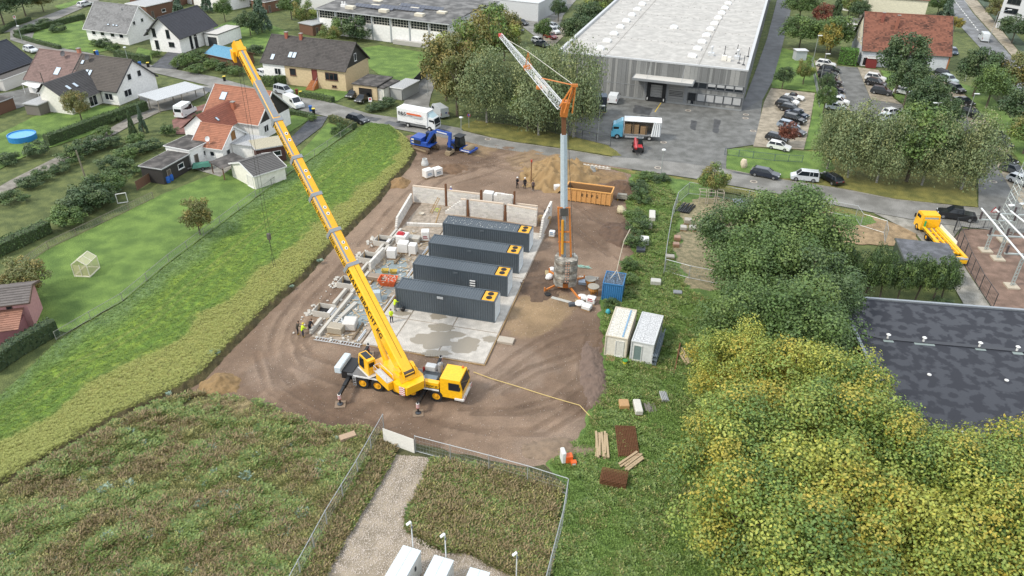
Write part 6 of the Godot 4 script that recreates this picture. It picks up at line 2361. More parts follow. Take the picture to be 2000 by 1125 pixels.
	for i in 10:
		var y:=0.9+i*0.37
		var bl:=B.new()
		var pl:=PackedVector2Array([Vector2(-1.25,1.35),Vector2(-0.55,1.75),Vector2(0.55,1.75),Vector2(1.25,1.35),Vector2(1.45,0.5),Vector2(1.1,-0.6),Vector2(0.7,-0.4),Vector2(0.8,0.35),Vector2(0.5,0.65),Vector2(-0.5,0.65),Vector2(-0.8,0.35),Vector2(-0.7,-0.4),Vector2(-1.1,-0.6),Vector2(-1.45,0.5)])
		if i < 2:
			pl=PackedVector2Array([Vector2(-1.25,1.35),Vector2(-0.35,1.75),Vector2(-0.35,0.65),Vector2(-0.8,0.35),Vector2(-0.7,-0.4),Vector2(-1.1,-0.6),Vector2(-1.45,0.5)])
			var pr:=PackedVector2Array()
			for p in pl:
				pr.append(Vector2(-p.x,p.y))
			prism(bl,pr,y+0.012,y+0.358)
		prism(bl,pl,y+0.012,y+0.358)
		var bp:=part(o,"ballast_block",bl,mat("ballast%d" % (i % 3),Color(["c0b7a7","a1988a","b0a697"][i % 3] if i > 1 and i < 9 else "cbc6ba"),0.9,grey("dust2",0.05,0.75),0.6,grey("blot2",0.012,0.6),0.4))
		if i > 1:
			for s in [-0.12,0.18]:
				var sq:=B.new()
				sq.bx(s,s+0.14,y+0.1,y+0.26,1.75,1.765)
				part(bp,"reflector",sq,plainm("c99a84"))  # pinkish squares painting the light caught in the block holes
	var uc:=B.new()
	uc.bx(-0.9,0.9,0.35,0.9,-0.9,0.9)
	part(o,"undercarriage",uc,ora)
	for e in [[-2.55,1.6],[1.7,3.6],[2.6,-1.6],[-1.8,-3.2]]:
		var lg:=B.new()
		lg.beam(V3(e[0]*0.25,0.75,e[1]*0.25),V3(e[0],0.4,e[1]),0.17,0.2)
		lg.tube(V3(e[0],0.15,e[1]),V3(e[0],0.8,e[1]),0.09,0.09,8)
		part(o,"leg",lg,ora)
		var pd:=B.new()
		for k in 4:
			pd.bx(e[0] - 0.55,e[0]+0.55,0.0+0.01,0.15,e[1] - 0.56+k*0.28,e[1] - 0.3+k*0.28)
		part(o,"timber_pad",pd,mat("pad_wood",Color("b8a67e"),0.9,grey("dust2",0.05,0.75),1.0))
func crane_surroundings() -> void:
	var ora:=mat("bucket_orange",Color("c98a44"),0.7,grey("dust2",0.05,0.75),0.9)
	var k:=0
	for p in [[1152,562],[1158,577]]:
		var o:=thing("concrete_bucket",["orange concrete bucket with its hoop beside the white sacks","orange concrete bucket on three legs with grey rim"][k],"bucket",G(p[0],p[1]),0.4*k)
		var b:=B.new()
		b.lathe(V3(0,0.35,0),[[0.28,0],[0.62,0.5],[0.68,0.95],[0.6,0.95],[0.3,0.35]],16)
		part(o,"bowl",b,ora)
		var r:=B.new()
		r.lathe(V3(0,1.28,0),[[0.6,0],[0.72,0.0],[0.72,0.07],[0.6,0.07]],16)
		part(o,"rim",r,plainm("9c968a"))
		for i in 3:
			var t:=TAU*i/3+0.4
			var l:=B.new()
			l.beam(V3(cos(t)*0.5,0,sin(t)*0.5),V3(cos(t)*0.55,0.9,sin(t)*0.55),0.09,0.09)
			part(o,"leg",l,ora)
		k += 1
	k=0
	for p in [[1138,585,0.75,0.55],[1133,596,0.7,0.5],[1072,545,0.6,0.6],[1078,530,0.5,0.5]]:
		var b:=B.new()
		b.ball(V3(0,p[3]*0.55,0),V3(p[2],p[3]*0.62,p[2]*0.8),10,6)
		for i in b.v.size():
			var q:=b.v[i]
			var s:=1.0+0.25*noise.get_noise_3d(q.x*14,q.y*14+k*9,q.z*14)
			b.v[i]=V3(q.x*s,maxf(0.0,q.y*s),q.z*s)
		solo("bulk_bag",b,plainm("dcdcda",0.8),["white sagging bulk bag behind the red printed carton","crumpled white bulk bag flat on the ground by the crane","white plastic sack draped over the crane leg","small white sack stuck behind the ballast blocks"][k],"bag","",G(p[0],p[1]),0.5*k)
		k += 1
	block_pallet("white wrapped carton with red print by the tower crane",G(1154,592),-0.35,V3(1.1,0.75,0.9),"dcdad6","cartons by the tower crane","b04848")
	block_pallet("white wrapped carton torn open beside the crumpled bag",G(1146,604),-0.5,V3(1.1,0.5,0.9),"d2d2d0","cartons by the tower crane")
	var lb:=B.new()
	for i in 3:
		lb.beam(V3(0,0.06,i*0.16),V3(2.6,0.06,i*0.16+0.1),0.08,0.08)
	solo("steel_profile",lb,plainm("c4c4be"),"pale steel profiles lying in front of the crane ballast","profile","",G(1078,580),-0.42)
	var ld:=B.new()
	for z in [0.0,0.5]:
		ld.beam(V3(0,0.1,z),V3(2.6,0.14,z),0.06,0.1)
	for i in 8:
		ld.beam(V3(0.2+i*0.32,0.12,0),V3(0.2+i*0.32,0.12,0.5),0.05,0.05)
	solo("short_ladder",ld,plainm("cfcfc8"),"short pale ladder lying behind the orange buckets","ladder","",G(1130,541),-0.1)
	var gb:=B.new()
	for i in 6:
		gb.beam(V3(rng.randf_range(-0.4,0.2),0.05+i*0.05,rng.randf_range(-0.3,0.3)),V3(rng.randf_range(1.2,1.8),0.05+i*0.05,rng.randf_range(-0.3,0.3)),0.06,0.05)
	solo("guard_rails",gb,plainm("9cc4b8"),"tangle of mint green guard rails beside the crane","rails","",G(1130,522),-0.2)
	var wt:=B.new()
	wt.lathe(V3(0,0,0),[[0.18,0.0],[0.42,0.0],[0.42,0.25],[0.18,0.25]],16)
	solo("loose_tyre",wt,mat("tyre",Color("262627")),"black tyre lying at the crane support pad","tyre","",G(1069,577))
	var tl:=B.new()
	tl.cbox(V3(0,0.2,0),V3(0.8,0.4,0.5),0.04)
	solo("tool_box",tl,plainm("4a5058"),"dark tool box beside the crumpled white bag","box","",G(1117,597),0.2)
	var bl:=B.new()
	bl.bx(-0.7,0.7,0.0,0.35,-0.5,0.5)
	solo("blue_tarp_stack",bl,mat("blue_tarp",Color("b9c9d8"),0.5,grey("dust2",0.05,0.75),0.8),"stack under white and blue sheeting behind the buckets","stack","",G(1141,553),-0.2)
	var pl:=B.new()
	for i in 2:
		pl.bx(0,3.4,0.25+i*0.06,0.3+i*0.06,i*0.3,i*0.3+0.25)
	pl.bx(0.8,0.95,0,0.25,0,0.5)
	pl.bx(2.6,2.75,0,0.25,0,0.5)
	solo("plank_bench",pl,mat("timber"),"yellow planks resting on low blocks near the visitors","planks","",G(1053,357),-0.28)
	block_pallet("small white block pallet beside the crane mast",G(1088,372),0.2,V3(1.0,0.8,0.9),"d6d6d4","small block pallets")
	block_pallet("small white blue-labelled block pallet at the foot of toothed wall",G(1078,462),-0.2,V3(0.8,0.75,0.8),"d6d6d4","small block pallets","6d8fae")
	block_pallet("white block pallet side by side with its twin near the excavator",G(836,346),0.75,V3(1.5,1.3,1.2),"dcdad6","block pallets near the excavator","7f97ad")
	block_pallet("white block pallet with blue print near the excavator bucket",G(854,343),0.75,V3(1.5,1.25,1.2),"dcdad6","block pallets near the excavator","55707f")
	var cn:=B.new()
	cn.lathe(Vector3.ZERO,[[0.62,0],[0.62,0.3],[0.42,0.9],[0.42,1.1],[0.32,1.1],[0.32,0.6]],16)
	solo("manhole_cone",cn,plainm("bfc0be"),"grey concrete manhole cone standing at the edge of the field","manhole cone","",G(830,322))
	solo("manhole_cone",cn.mesh(),plainm("a5a6a2"),"grey concrete manhole cone behind the orange skip by the sand","manhole cone","",G(1157,338))
	var pk:=B.new()
	for i in 8:
		pk.bx(-2.6+i*0.65,-2.3+i*0.65,0.0,0.5,0,0.14)
	pk.bx(-2.7,2.7,0.36,0.46,0.14,0.2)
	pk.bx(-2.7,2.7,0.08,0.18,0.14,0.2)
	solo("traffic_barrier",pk,plainm("dcd8d0"),"white slatted barrier lying beside the manhole cone at the street","barrier","",G(1162,328),-0.3)
	var bs:=B.new()
	bs.bx(0,1.6,0.35,0.75,-0.8,0)
	bs.bx(0.1,1.5,0.75,1.05,-0.7,-0.1)
	solo("board_stack",bs,plainm("8d8a80"),"stack of grey boards and tubes on a trestle behind the skip","stack","",G(1204,392),-0.2)
	var tr:=B.new()
	for x in [0.15,1.4]:
		for z in [-0.7,-0.1]:
			tr.bx(x,x+0.08,0,0.35,z,z+0.08)
	solo("yellow_trestle",tr,paint("c9a030",0.6,false),"low yellow trestle carrying the stack of grey boards","trestle","",G(1204,392),-0.2)
	var sx:=B.new()
	sx.ball(V3(0,0.4,0),V3(0.75,0.6,0.9),9,6)
	for i in sx.v.size():
		var q:=sx.v[i]
		sx.v[i]=q*(1.0+0.4*noise.get_noise_3d(q.x*20,q.y*20,q.z*20))
	solo("canvas_heap",sx,plainm("b3a98a"),"crumpled beige canvas at the border of the weeds","canvas","",G(1213,415)+V3(0,0.02,0))
	var rp:=thing("steel_post","tall thin rusty post with red head beside the sand heap","post",G(1037,357))
	var b1:=B.new()
	b1.tube(Vector3.ZERO,V3(0,3.6,0),0.08,0.08,8)
	part(rp,"shaft",b1,mat("rust"))
	var b2:=B.new()
	b2.cbox(V3(0,3.75,0),V3(0.28,0.4,0.28),0.05)
	part(rp,"head",b2,paint("b0402c",0.6,false))
	solo("red_mats",prop(V3(0,0.1,0),V3(2.6,0.1,0.4),0.6),plainm("8f4a3c"),"rust red mats stacked behind the middle block wall","mats","",S(-13.6,37.8),SITE_YAW)
var car_kit:={}
func car_meshes(kind: String) -> Dictionary:
	if car_kit.has(kind):
		return car_kit[kind]
	var d: Array={"hatch": [4.1,1.75,1.48,0.95,-2.0,-1.95,-1.6,0.25,0.95,0.9],"sedan": [4.6,1.8,1.42,0.93,-1.55,-1.5,-0.85,0.3,1.05,0.86],"wagon": [4.75,1.82,1.48,0.95,-2.3,-2.25,-1.75,0.35,1.1,0.9],"suv": [4.5,1.86,1.68,1.05,-2.15,-2.1,-1.75,0.3,1.0,1.02],"mpv": [4.4,1.8,1.82,1.05,-2.15,-2.12,-2.0,0.6,1.35,1.0],"roadster": [4.1,1.78,1.3,0.85,-1.1,-1.15,-0.7,0.05,0.6,0.8],"pickup": [5.3,1.9,1.8,1.1,-2.5,-0.95,-0.75,0.6,1.3,1.1]}[kind]
	var L: float=d[0]
	var W: float=d[1]
	var hw:=W/2
	var k:={}
	var b:=B.new()
	var rear_y: float=d[3] if kind in ["hatch","wagon","suv","mpv"] else d[3] - 0.03
	if kind == "pickup":
		rear_y=1.02
	b.extr([Vector2(-L/2,0.32),Vector2(-L/2,0.72),Vector2(-L/2+0.08,rear_y),Vector2(d[5],d[3]),Vector2(d[8],d[3]),Vector2(d[8]+0.1,d[9]),Vector2(L/2 - 0.45,d[9] - 0.08),Vector2(L/2 - 0.1,d[9] - 0.25),Vector2(L/2,0.55),Vector2(L/2 - 0.03,0.3)],-hw,hw,0.09,0.74)
	k.body=b.mesh()
	var g:=B.new()
	var t:=0.12
	var H: float=d[2]
	g.hexa([V3(d[5]+0.04,d[3] - 0.02,hw - 0.12),V3(d[8],d[3] - 0.02,hw - 0.12),V3(d[8],d[3] - 0.02,-hw+0.12),V3(d[5]+0.04,d[3] - 0.02,-hw+0.12),V3(d[6],H - 0.05,hw - 0.3),V3(d[7],H - 0.05,hw - 0.3),V3(d[7],H - 0.05,-hw+0.3),V3(d[6],H - 0.05,-hw+0.3)])
	k.glass=g.mesh()
	var r:=B.new()
	r.taper(d[6] - 0.04,d[7]+0.05,H - 0.08,H,-hw+0.26,hw - 0.26,0.12,0.14,0.1)
	for s in [-1,1]:
		r.beam(V3(d[8]+0.02,d[3],s*(hw - 0.11)),V3(d[7]+0.02,H - 0.04,s*(hw - 0.28)),0.07,0.06)
		r.beam(V3(d[5]+0.06,d[3],s*(hw - 0.12)),V3(d[6],H - 0.04,s*(hw - 0.29)),0.14,0.08)
		if kind != "roadster":
			var mx: float=(d[6]+d[7])/2+0.1
			r.beam(V3(mx,d[3],s*(hw - 0.11)),V3(mx - 0.05,H - 0.04,s*(hw - 0.285)),0.08,0.04)
		if kind == "mpv" or kind == "wagon":
			r.beam(V3(d[5]+0.95,d[3],s*(hw - 0.11)),V3(d[6]+0.8,H - 0.04,s*(hw - 0.285)),0.1,0.04)
	k.roof=r.mesh()
	if kind == "pickup":
		var bed:=B.new()
		bed.bx(-L/2+0.15,-1.05,1.0,1.04,-hw+0.12,hw - 0.12)
		k.bed=bed.mesh()
	var w:=B.new()
	w.x=Transform3D(Basis(Vector3.RIGHT,PI/2),Vector3.ZERO)
	var wr:=0.33 if kind in ["hatch","sedan","wagon","roadster"] else 0.37
	w.lathe(V3(0,-0.1,0),[[wr*0.6,0.0],[wr,0.02],[wr,0.19],[wr*0.6,0.2]],14,false)
	k.wheel=w.mesh()
	var rim:=B.new()
	rim.x=w.x
	rim.lathe(V3(0,-0.1,0),[[wr*0.6,0.0],[wr*0.6,0.19],[wr*0.2,0.2]],10)
	k.rim=rim.mesh()
	k.axles=[-L/2+0.85,L/2 - 0.85]
	k.wr=wr
	k.hw=hw
	var hl:=B.new()
	hl.box(Vector3.ZERO,V3(0.1,0.14,0.32))
	k.lamp=hl.mesh()
	k.L=L
	k.lamp_y=d[9] - 0.22
	car_kit[kind]=k
	return k
func put(p: Node3D,called: String,m: Mesh,mt: Material,at:=Vector3.ZERO,yaw:=0.0) -> MeshInstance3D:
	var i:=MeshInstance3D.new()
	i.mesh=m
	i.material_override=mt
	i.name=called
	p.add_child(i,true)
	i.position=at
	i.rotation.y=yaw
	return i
func car(kind: String,hex: String,u: float,v: float,du: float,dv: float,label: String,group:="",roof_hex:="") -> Node3D:
	var k:=car_meshes(kind)
	var c:=G(u,v,0.55)
	var p:=G(u - du,v - dv,0.55)
	var q:=G(u+du,v+dv,0.55)
	var o:=thing("car" if kind != "pickup" else "pickup_truck",label,"car" if kind != "pickup" else "pickup",V3(c.x,0.03,c.z),yaw_of(p,q),group)
	var body:=paint(hex,0.3)
	put(o,"body",k.body,body)
	put(o,"windows",k.glass,glass())
	put(o,"roof",k.roof,body if roof_hex == "" else paint(roof_hex,0.5))
	if k.has("bed"):
		put(o,"cargo_bed",k.bed,plainm("1a1a1c"))
	for x in k.axles:
		for s in [-1,1]:
			var w:=put(o,"wheel",k.wheel,mat("tyre",Color("262627")),V3(x,k.wr,s*(k.hw - 0.08)),0.0 if s > 0 else PI)
			put(w,"rim",k.rim,plainm("9da0a3",0.35,0.6))
	for s in [-1,1]:
		put(o,"headlight",k.lamp,plainm("d6dadd",0.1),V3(k.L/2 - 0.08,k.lamp_y - 0.02,s*(k.hw - 0.34)))
		put(o,"tail_light",k.lamp,paint("8a1f22",0.2,false),V3(-k.L/2+0.04,0.78,s*(k.hw - 0.28)))
	return o
func van_body(o: Node3D,L: float,W: float,H: float,nose: float,m: Material) -> void:
	var hw:=W/2
	var b:=B.new()
	b.extr([Vector2(-L/2,0.35),Vector2(-L/2,H*0.6),Vector2(-L/2+0.1,H),Vector2(L/2 - nose - 0.75,H),Vector2(L/2 - nose,1.2),Vector2(L/2 - 0.15,1.0),Vector2(L/2,0.7),Vector2(L/2,0.32)],-hw,hw,0.1,1.15)
	part(o,"body",b,m)
	var g:=B.new()
	g.quad(V3(L/2 - nose+0.02,1.24,hw - 0.2),V3(L/2 - nose+0.02,1.24,-hw+0.2),V3(L/2 - nose - 0.66,H - 0.08,-hw+0.24),V3(L/2 - nose - 0.66,H - 0.08,hw - 0.24))
	part(o,"windscreen",g,glass())
	for s in [-1,1]:
		var w:=B.new()
		var z0: float=s*(hw - 0.09)
		w.bx(L/2 - nose - 1.5,L/2 - nose - 0.5,1.22,H - 0.4,z0,z0+s*0.012)
		part(o,"side_window",w,glass())
	for x in [-L/2+1.0,L/2 - 0.95]:
		for s in [-1,1]:
			wheel(o,V3(x,0.35,s*(hw - 0.14)),0.35,0.24,"b8babb","wheel",s)
	for s in [-1,1]:
		var h:=B.new()
		h.box(V3(L/2 - 0.04,0.85,s*(hw - 0.3)),V3(0.1,0.2,0.36))
		part(o,"headlight",h,plainm("d6dadd",0.1))
		var t:=B.new()
		t.box(V3(-L/2+0.0,1.0,s*(hw - 0.14)),V3(0.06,0.5,0.12))
		part(o,"tail_light",t,paint("8a1f22",0.2,false))
		var mr:=B.new()
		mr.box(V3(L/2 - nose - 0.3,1.35,s*(hw+0.12)),V3(0.08,0.24,0.18))
		part(o,"mirror",mr,plainm("222326"))
func van(label: String,hex: String,u: float,v: float,du: float,dv: float,L: float,H: float) -> Node3D:
	var c:=G(u,v,0.8)
	var o:=thing("van",label,"van",V3(c.x,0.03,c.z),yaw_of(G(u - du,v - dv),G(u+du,v+dv)))
	van_body(o,L,1.95,H,0.9,paint(hex,0.35))
	return o
func build_vehicles() -> void:
	var g:="cars parked on the pale paving beside the hall"
	car("roadster","e3e4e4",1551,189,19,3,"white car with black soft top at the end of the paved row",g,"1b1c1e")
	car("hatch","e3e4e4",1541,198,19,4,"white car with dark roof next to the soft-top car",g,"222326")
	car("hatch","1d1f23",1535,204.5,19,4,"black hatchback third along the pale paved row",g)
	car("wagon","1a1c20",1545,213,20,5,"black estate car in the middle of the paved row",g)
	car("sedan","1f2a3c",1557,223,20,5,"dark blue saloon in the paved row by the grass strip",g)
	car("suv","16171a",1551,234,20,5,"black car with rounded back in the paved row",g)
	car("hatch","8d9aa8",1540,245,20,5,"silver blue car among the black ones on the pale paving",g)
	car("wagon","23272d",1549,256,20,5,"dark car beside the red-leaved tree on the paving",g)
	car("hatch","1b2027",1518,270,20,5,"black hatchback in front of the white one by the sliding gate",g)
	car("hatch","e1e2e2",1522,286,20,4,"white hatchback under the red-leaved tree",g)
	g="cars in the left bays of the staff car park"
	var left:=[["suv","e4e5e5",1613,126,"white car heading the left bays below the lamp"],["wagon","26292d",1621,136,"dark grey estate beside the white car of the left bays"],["sedan","3a3e44",1617,143,"grey saloon in the left bays"],["hatch","1a1c1f",1617,150,"black hatchback in the left bays"],["suv","1e2226",1625,161,"dark car standing a little forward in the left bays"],["sedan","1d2733",1628,174,"dark blue saloon in the left bays"],["hatch","8e9aa4",1630,187,"silver blue hatchback in the left bays"],["suv","e0e2e3",1637,199,"white car near the big birch in the left bays"],["hatch","c9d1d8",1632,209,"pale silver car at the foot of the birch"]]
	for c in left:
		car(c[0],c[1],c[2],c[3],20,3,c[4],g)
	g="cars in the middle bays of the staff car park"
	car("suv","e2e3e3",1710,153,18,3,"white car in the middle bays below the farmhouse",g)
	car("suv","17181b",1711,163,18,4,"black car in the middle bays",g)
	car("suv","2f343b",1722,179,19,3,"dark grey estate in the middle bays next to the lawn",g)
	car("hatch","dfe1e2",1766,179,14,3,"white car half hidden behind a thin trunk",g)
	car("hatch","e0e2e2",1742,219,18,-3,"white car seen between the birches",g)
	car("hatch","cfd6dc",1734,229,16,-3,"pale car half covered by birch twigs",g)
	g="cars in the long bays beside the lane"
	var east:=[["suv","23262b",1843,146,"dark car by the motorbike in the long bays"],["suv","9aa7a9",1853,156,"silver green car in the long bays"],["suv","15161a",1866,174,"black off-roader in the long bays"],["sedan","16171a",1883,198,"black low coupe alone in the long bays"],["suv","1b1c20",1898,223,"black car at the tip of a birch in the long bays"],["wagon","1d2025",1945,264,"dark car between leafy trees in the long bays"],["sedan","23272c",1953,278,"dark saloon below the leafy trees in the long bays"],["hatch","15171b",1963,311,"black hatchback in the long bays near the gate"],["hatch","44494f",1979,332,"grey hatchback in the long bays near the gate"],["hatch","d7dadd",1994,353,"white hatchback nearest the lattice mast"]]
	for c in east:
		car(c[0],c[1],c[2],c[3],16,6,c[4],g)
	g="cars in the far car park behind the trees"
	var far:=[["wagon","1c2026",1008,57,"dark estate nearest the birch in the far car park"],["wagon","22262b",1018,44,"dark blue estate in the far car park"],["hatch","1a1d22",1035,32,"black hatchback in the far car park"],["sedan","2c3138",1047,25,"grey saloon in the far car park"],["hatch","a82c34",1056,18,"bright red car in the far car park"],["hatch","3b4047",1063,12,"dark grey car in the far car park"],["suv","c6cacd",1072,5,"pale silver car in the far car park"],["suv","d8dbdd",1080,61,"white car on the right of the far car park"],["hatch","7c2126",1075,71,"dark red car on the right of the far car park"],["hatch","aab0b5",1081,51,"silver car behind the small tree of the far car park"],["hatch","d3d6d8",1052,80,"white car glimpsed through the small trees"],["sedan","30353c",1058,86,"dark car glimpsed through the small trees"]]
	for c in far:
		car(c[0],c[1],c[2],c[3],11,3,c[4],g)
	car("wagon","232a38",1495,339,25,5,"dark blue estate parked on the street by the boulder")
	car("mpv","c3c8cc",1571,346,-29,-3,"silver high-roof car parked on the street between two dark cars")
	car("wagon","15171b",1622,348,-20,-12,"black estate parked askew behind the silver high-roof car")
	car("pickup","1c1f24",1867,420,-35,-5,"black double-cab pickup driving on the street by the yellow truck")
	car("wagon","20242b",699,233,22,6,"dark estate parked at the kerb in front of the low hedge")
	car("hatch","1b1d20",690,184,-14,8,"black hatchback in front of the open yellow garage")
	car("hatch","17181b",708,193,-14,8,"small black car in front of the white garage door")
	car("mpv","b4b9bd",554,178,21,5,"silver minivan parked before the yellow house hedge")
	car("hatch","cdd2d6",516,144,14,5,"pale car in the drive behind the tall clipped hedge")
	car("hatch","c9ced2",60,97,14,4,"silver car on the street beside the blue-black roof")
	car("wagon","d5d8da",166,8,13,-3,"white car parked on the side street at the top hedge")
	car("hatch","2a3a4c",1862,101,6,7,"dark blue car beside the farmhouse wall")
	var w:=van("white crew-cab van at the kerb beside the black boarded gable","dfe2e3",573,200,17,8,5.2,2.1)
	w=van("silver panel van parked behind the white box truck","b9bec1",857,217,-22,-14,5.3,2.1)
	for x in [-0.9]:
		var lg:=B.new()
		lg.bx(-2.66,-2.652,1.0,1.3,0.1,0.5)
		lg.bx(-1.6,-1.2,1.2,1.5,0.89,0.9)
		part(w,"blue_logo",lg,plainm("3f4a8c"))
	w=van("white high-roof camper van on the red brick drive","e2e5e6",362,217,12,-7,4.9,2.5)
	for s in [-1,1]:
		var cw:=B.new()
		cw.bx(-2.1,0.6,1.3,1.85,s*0.86,s*0.9)
		part(w,"long_window",cw,glass())
	var rw:=B.new()
	rw.bx(-2.47,-2.42,1.35,1.95,-0.7,0.7)
	part(w,"rear_window",rw,glass())
	w=van("small white delivery van beside the dark trailer at the hall","e0e3e4",1199,191,5,-9,4.4,1.85)
	w=van("pale van driving on the main road past the footway","c6cbce",1922,73,-9,-12,5.2,2.2)
	build_box_truck()
	build_curtain_truck()
	build_flatbed()
	build_excavator()
	build_roller()
	build_telehandler()
	var q:=fr(1130,226,1187,227)
	var o:=thing("trailer","dark navy box trailer parked beside the striped hall","trailer",q[0],q[1])
	var navy:=mat("navy",Color("343b47"),0.5,grey("dust2",0.05,0.75),0.5)
	var tb:=B.new()
	corr(tb,V3(-2.0,0.9,0),Vector3.RIGHT,Vector3.UP,V3(0,0,1),7.4,2.9,0.3,0.03)
	part(o,"side",tb,navy)
	var tc:=B.new()
	tc.bx(-2.0,5.4,0.85,3.8,-2.5,-0.06)
	part(o,"box",tc,navy)
	var tp:=B.new()
	tp.bx(-2.05,5.45,3.8,3.86,-2.55,0.03)
	part(o,"roof",tp,plainm("4e5a68",0.4))
	var tf:=B.new()
	tf.bx(-2.0,5.4,0.7,0.84,-2.4,-0.1)
	part(o,"frame",tf,plainm("a08a3a"))
	for x in [0.2,1.5,2.8]:
		for z in [-0.2,-2.3]:
			wheel(o,V3(x,0.48,z),0.48,0.3,"9a9a98","wheel",1.0 if z > -1 else -1.0)
func truck_cab(o: Node3D,m: Material,H:=2.7,L:=1.9,W:=2.3,x0:=0.0) -> void:
	var hw:=W/2
	var b:=B.new()
	b.extr([Vector2(x0,0.55),Vector2(x0+L - 0.05,0.45),Vector2(x0+L,1.3),Vector2(x0+L - 0.28,H - 0.1),Vector2(x0+L - 0.5,H),Vector2(x0,H)],-hw,hw,0.07,1.35)
	var c:=part(o,"cab",b,m)
	var g:=B.new()
	g.quad(V3(x0+L+0.01,1.38,hw - 0.15),V3(x0+L+0.01,1.38,-hw+0.15),V3(x0+L - 0.24,H - 0.22,-hw+0.2),V3(x0+L - 0.24,H - 0.22,hw - 0.2))
	part(c,"windscreen",g,glass())
	for s in [-1,1]:
		var w:=B.new()
		w.bx(x0+0.75,x0+L - 0.35,1.4,H - 0.4,s*(hw - 0.06),s*(hw - 0.055))
		w.bx(x0+0.75,x0+L - 0.35,1.4,H - 0.4,s*(hw - 0.07),s*(hw - 0.045))
		part(c,"side_window",w,glass())
		var mr:=B.new()
		mr.box(V3(x0+L - 0.15,1.9,s*(hw+0.16)),V3(0.1,0.55,0.2))
		part(c,"mirror",mr,plainm("1f2022"))
		var h:=B.new()
		h.box(V3(x0+L,0.72,s*(hw - 0.35)),V3(0.06,0.22,0.4))
		part(c,"headlight",h,plainm("d6dadd",0.1))
	var gr:=B.new()
	gr.bx(x0+L - 0.02,x0+L+0.02,0.9,1.25,-hw+0.3,hw - 0.3)
	part(c,"grille",gr,plainm("2a2b2d"))
func build_box_truck() -> void:
	var p:=G(797,248.5)
	var q:=G(839,256.5)
	var o:=thing("box_truck","white box truck with orange arrow stripe parked on the street","truck",p,yaw_of(p,q))
	var wb:=p.distance_to(q)
	var white:=mat("box_white",Color("e4e5e5"),0.45,grey("dust",0.02,0.93),0.5)
	var z0:=-2.45
	var b:=B.new()
	b.cbox(V3(wb/2 - 1.35,2.25,z0/2+0.05),V3(6.6,2.6,2.45),0.04)
	var bx_:=part(o,"cargo_box",b,white)
	var s:=B.new()
	var x0:=wb/2 - 4.65
	s.hexa([V3(x0+2.3,2.62,0.06),V3(x0+5.6,2.62,0.06),V3(x0+5.6,2.62,0.05),V3(x0+2.3,2.62,0.05),V3(x0+2.3,2.96,0.06),V3(x0+5.2,2.96,0.06),V3(x0+5.2,2.96,0.05),V3(x0+2.3,2.96,0.05)])
	s.x=Transform3D(Basis.IDENTITY,V3(0,0,0.23))
	var st:=B.new()
	for e in [[2.3,5.3,2.6,2.94]]:
		st.quad(V3(x0+e[0],e[2],0.285),V3(x0+e[1]+0.3,e[2],0.285),V3(x0+e[1],e[3],0.285),V3(x0+e[0],e[3],0.285))
	part(bx_,"orange_stripe",st,paint("d8683c",0.5,false))
	var gs:=B.new()
	gs.quad(V3(x0+3.6,2.2,0.285),V3(x0+5.3,2.2,0.285),V3(x0+5.6,2.52,0.285),V3(x0+3.6,2.52,0.285))
	part(bx_,"grey_stripe",gs,plainm("b9bbbc"))
	fit_text(bx_,"B&S",V3(x0+1.25,2.62,0.285),Basis.IDENTITY,1.7,0.72,plainm("3a3a3c"))
	var ln:=B.new()
	for i in 9:
		ln.bx(x0+2.4+i*0.14,x0+2.5+i*0.14,2.28,2.42,0.28,0.287)
	for i in 14:
		ln.bx(x0+4.2+i*0.13,x0+4.28+i*0.13,1.3,1.36,0.28,0.287)
	part(bx_,"small_print",ln,plainm("77797a"))
	var sk:=B.new()
	sk.bx(-1.9,wb - 0.6,0.45,0.9,z0+0.35,-0.1)
	part(o,"chassis",sk,plainm("6d6f70"))
	var m:=Node3D.new()
	m.name="front"
	o.add_child(m)
	var cabm:=paint("dde1e3",0.35)
	var hold:=o
	var cb:=B.new()
	var xc:=wb - 0.85
	var c0:=o.get_child_count()
	truck_cab(o,cabm,2.55,2.0,2.2,xc)
	for i in range(c0,o.get_child_count()):
		o.get_child(i).position.z=z0/2+0.05
	o.remove_child(m)
	m.free()
	var df:=B.new()
	df.extr([Vector2(xc+0.1,2.55),Vector2(xc+1.5,2.55),Vector2(xc+0.35,3.35),Vector2(xc+0.1,3.35)],z0+0.4,-0.3)
	part(o,"wind_deflector",df,plainm("b6cdd4",0.4))
	for x in [0.0,wb]:
		for z in [-0.05,z0+0.15]:
			wheel(o,V3(x,0.45,z),0.45,0.28,"c9c9c6","wheel",1.0 if z > -1 else -1.0)
	var tl:=B.new()
	tl.bx(-2.5,-1.95,0.5,0.7,z0+0.1,0.1)
	part(o,"tail_lift",tl,plainm("4c4e50"))
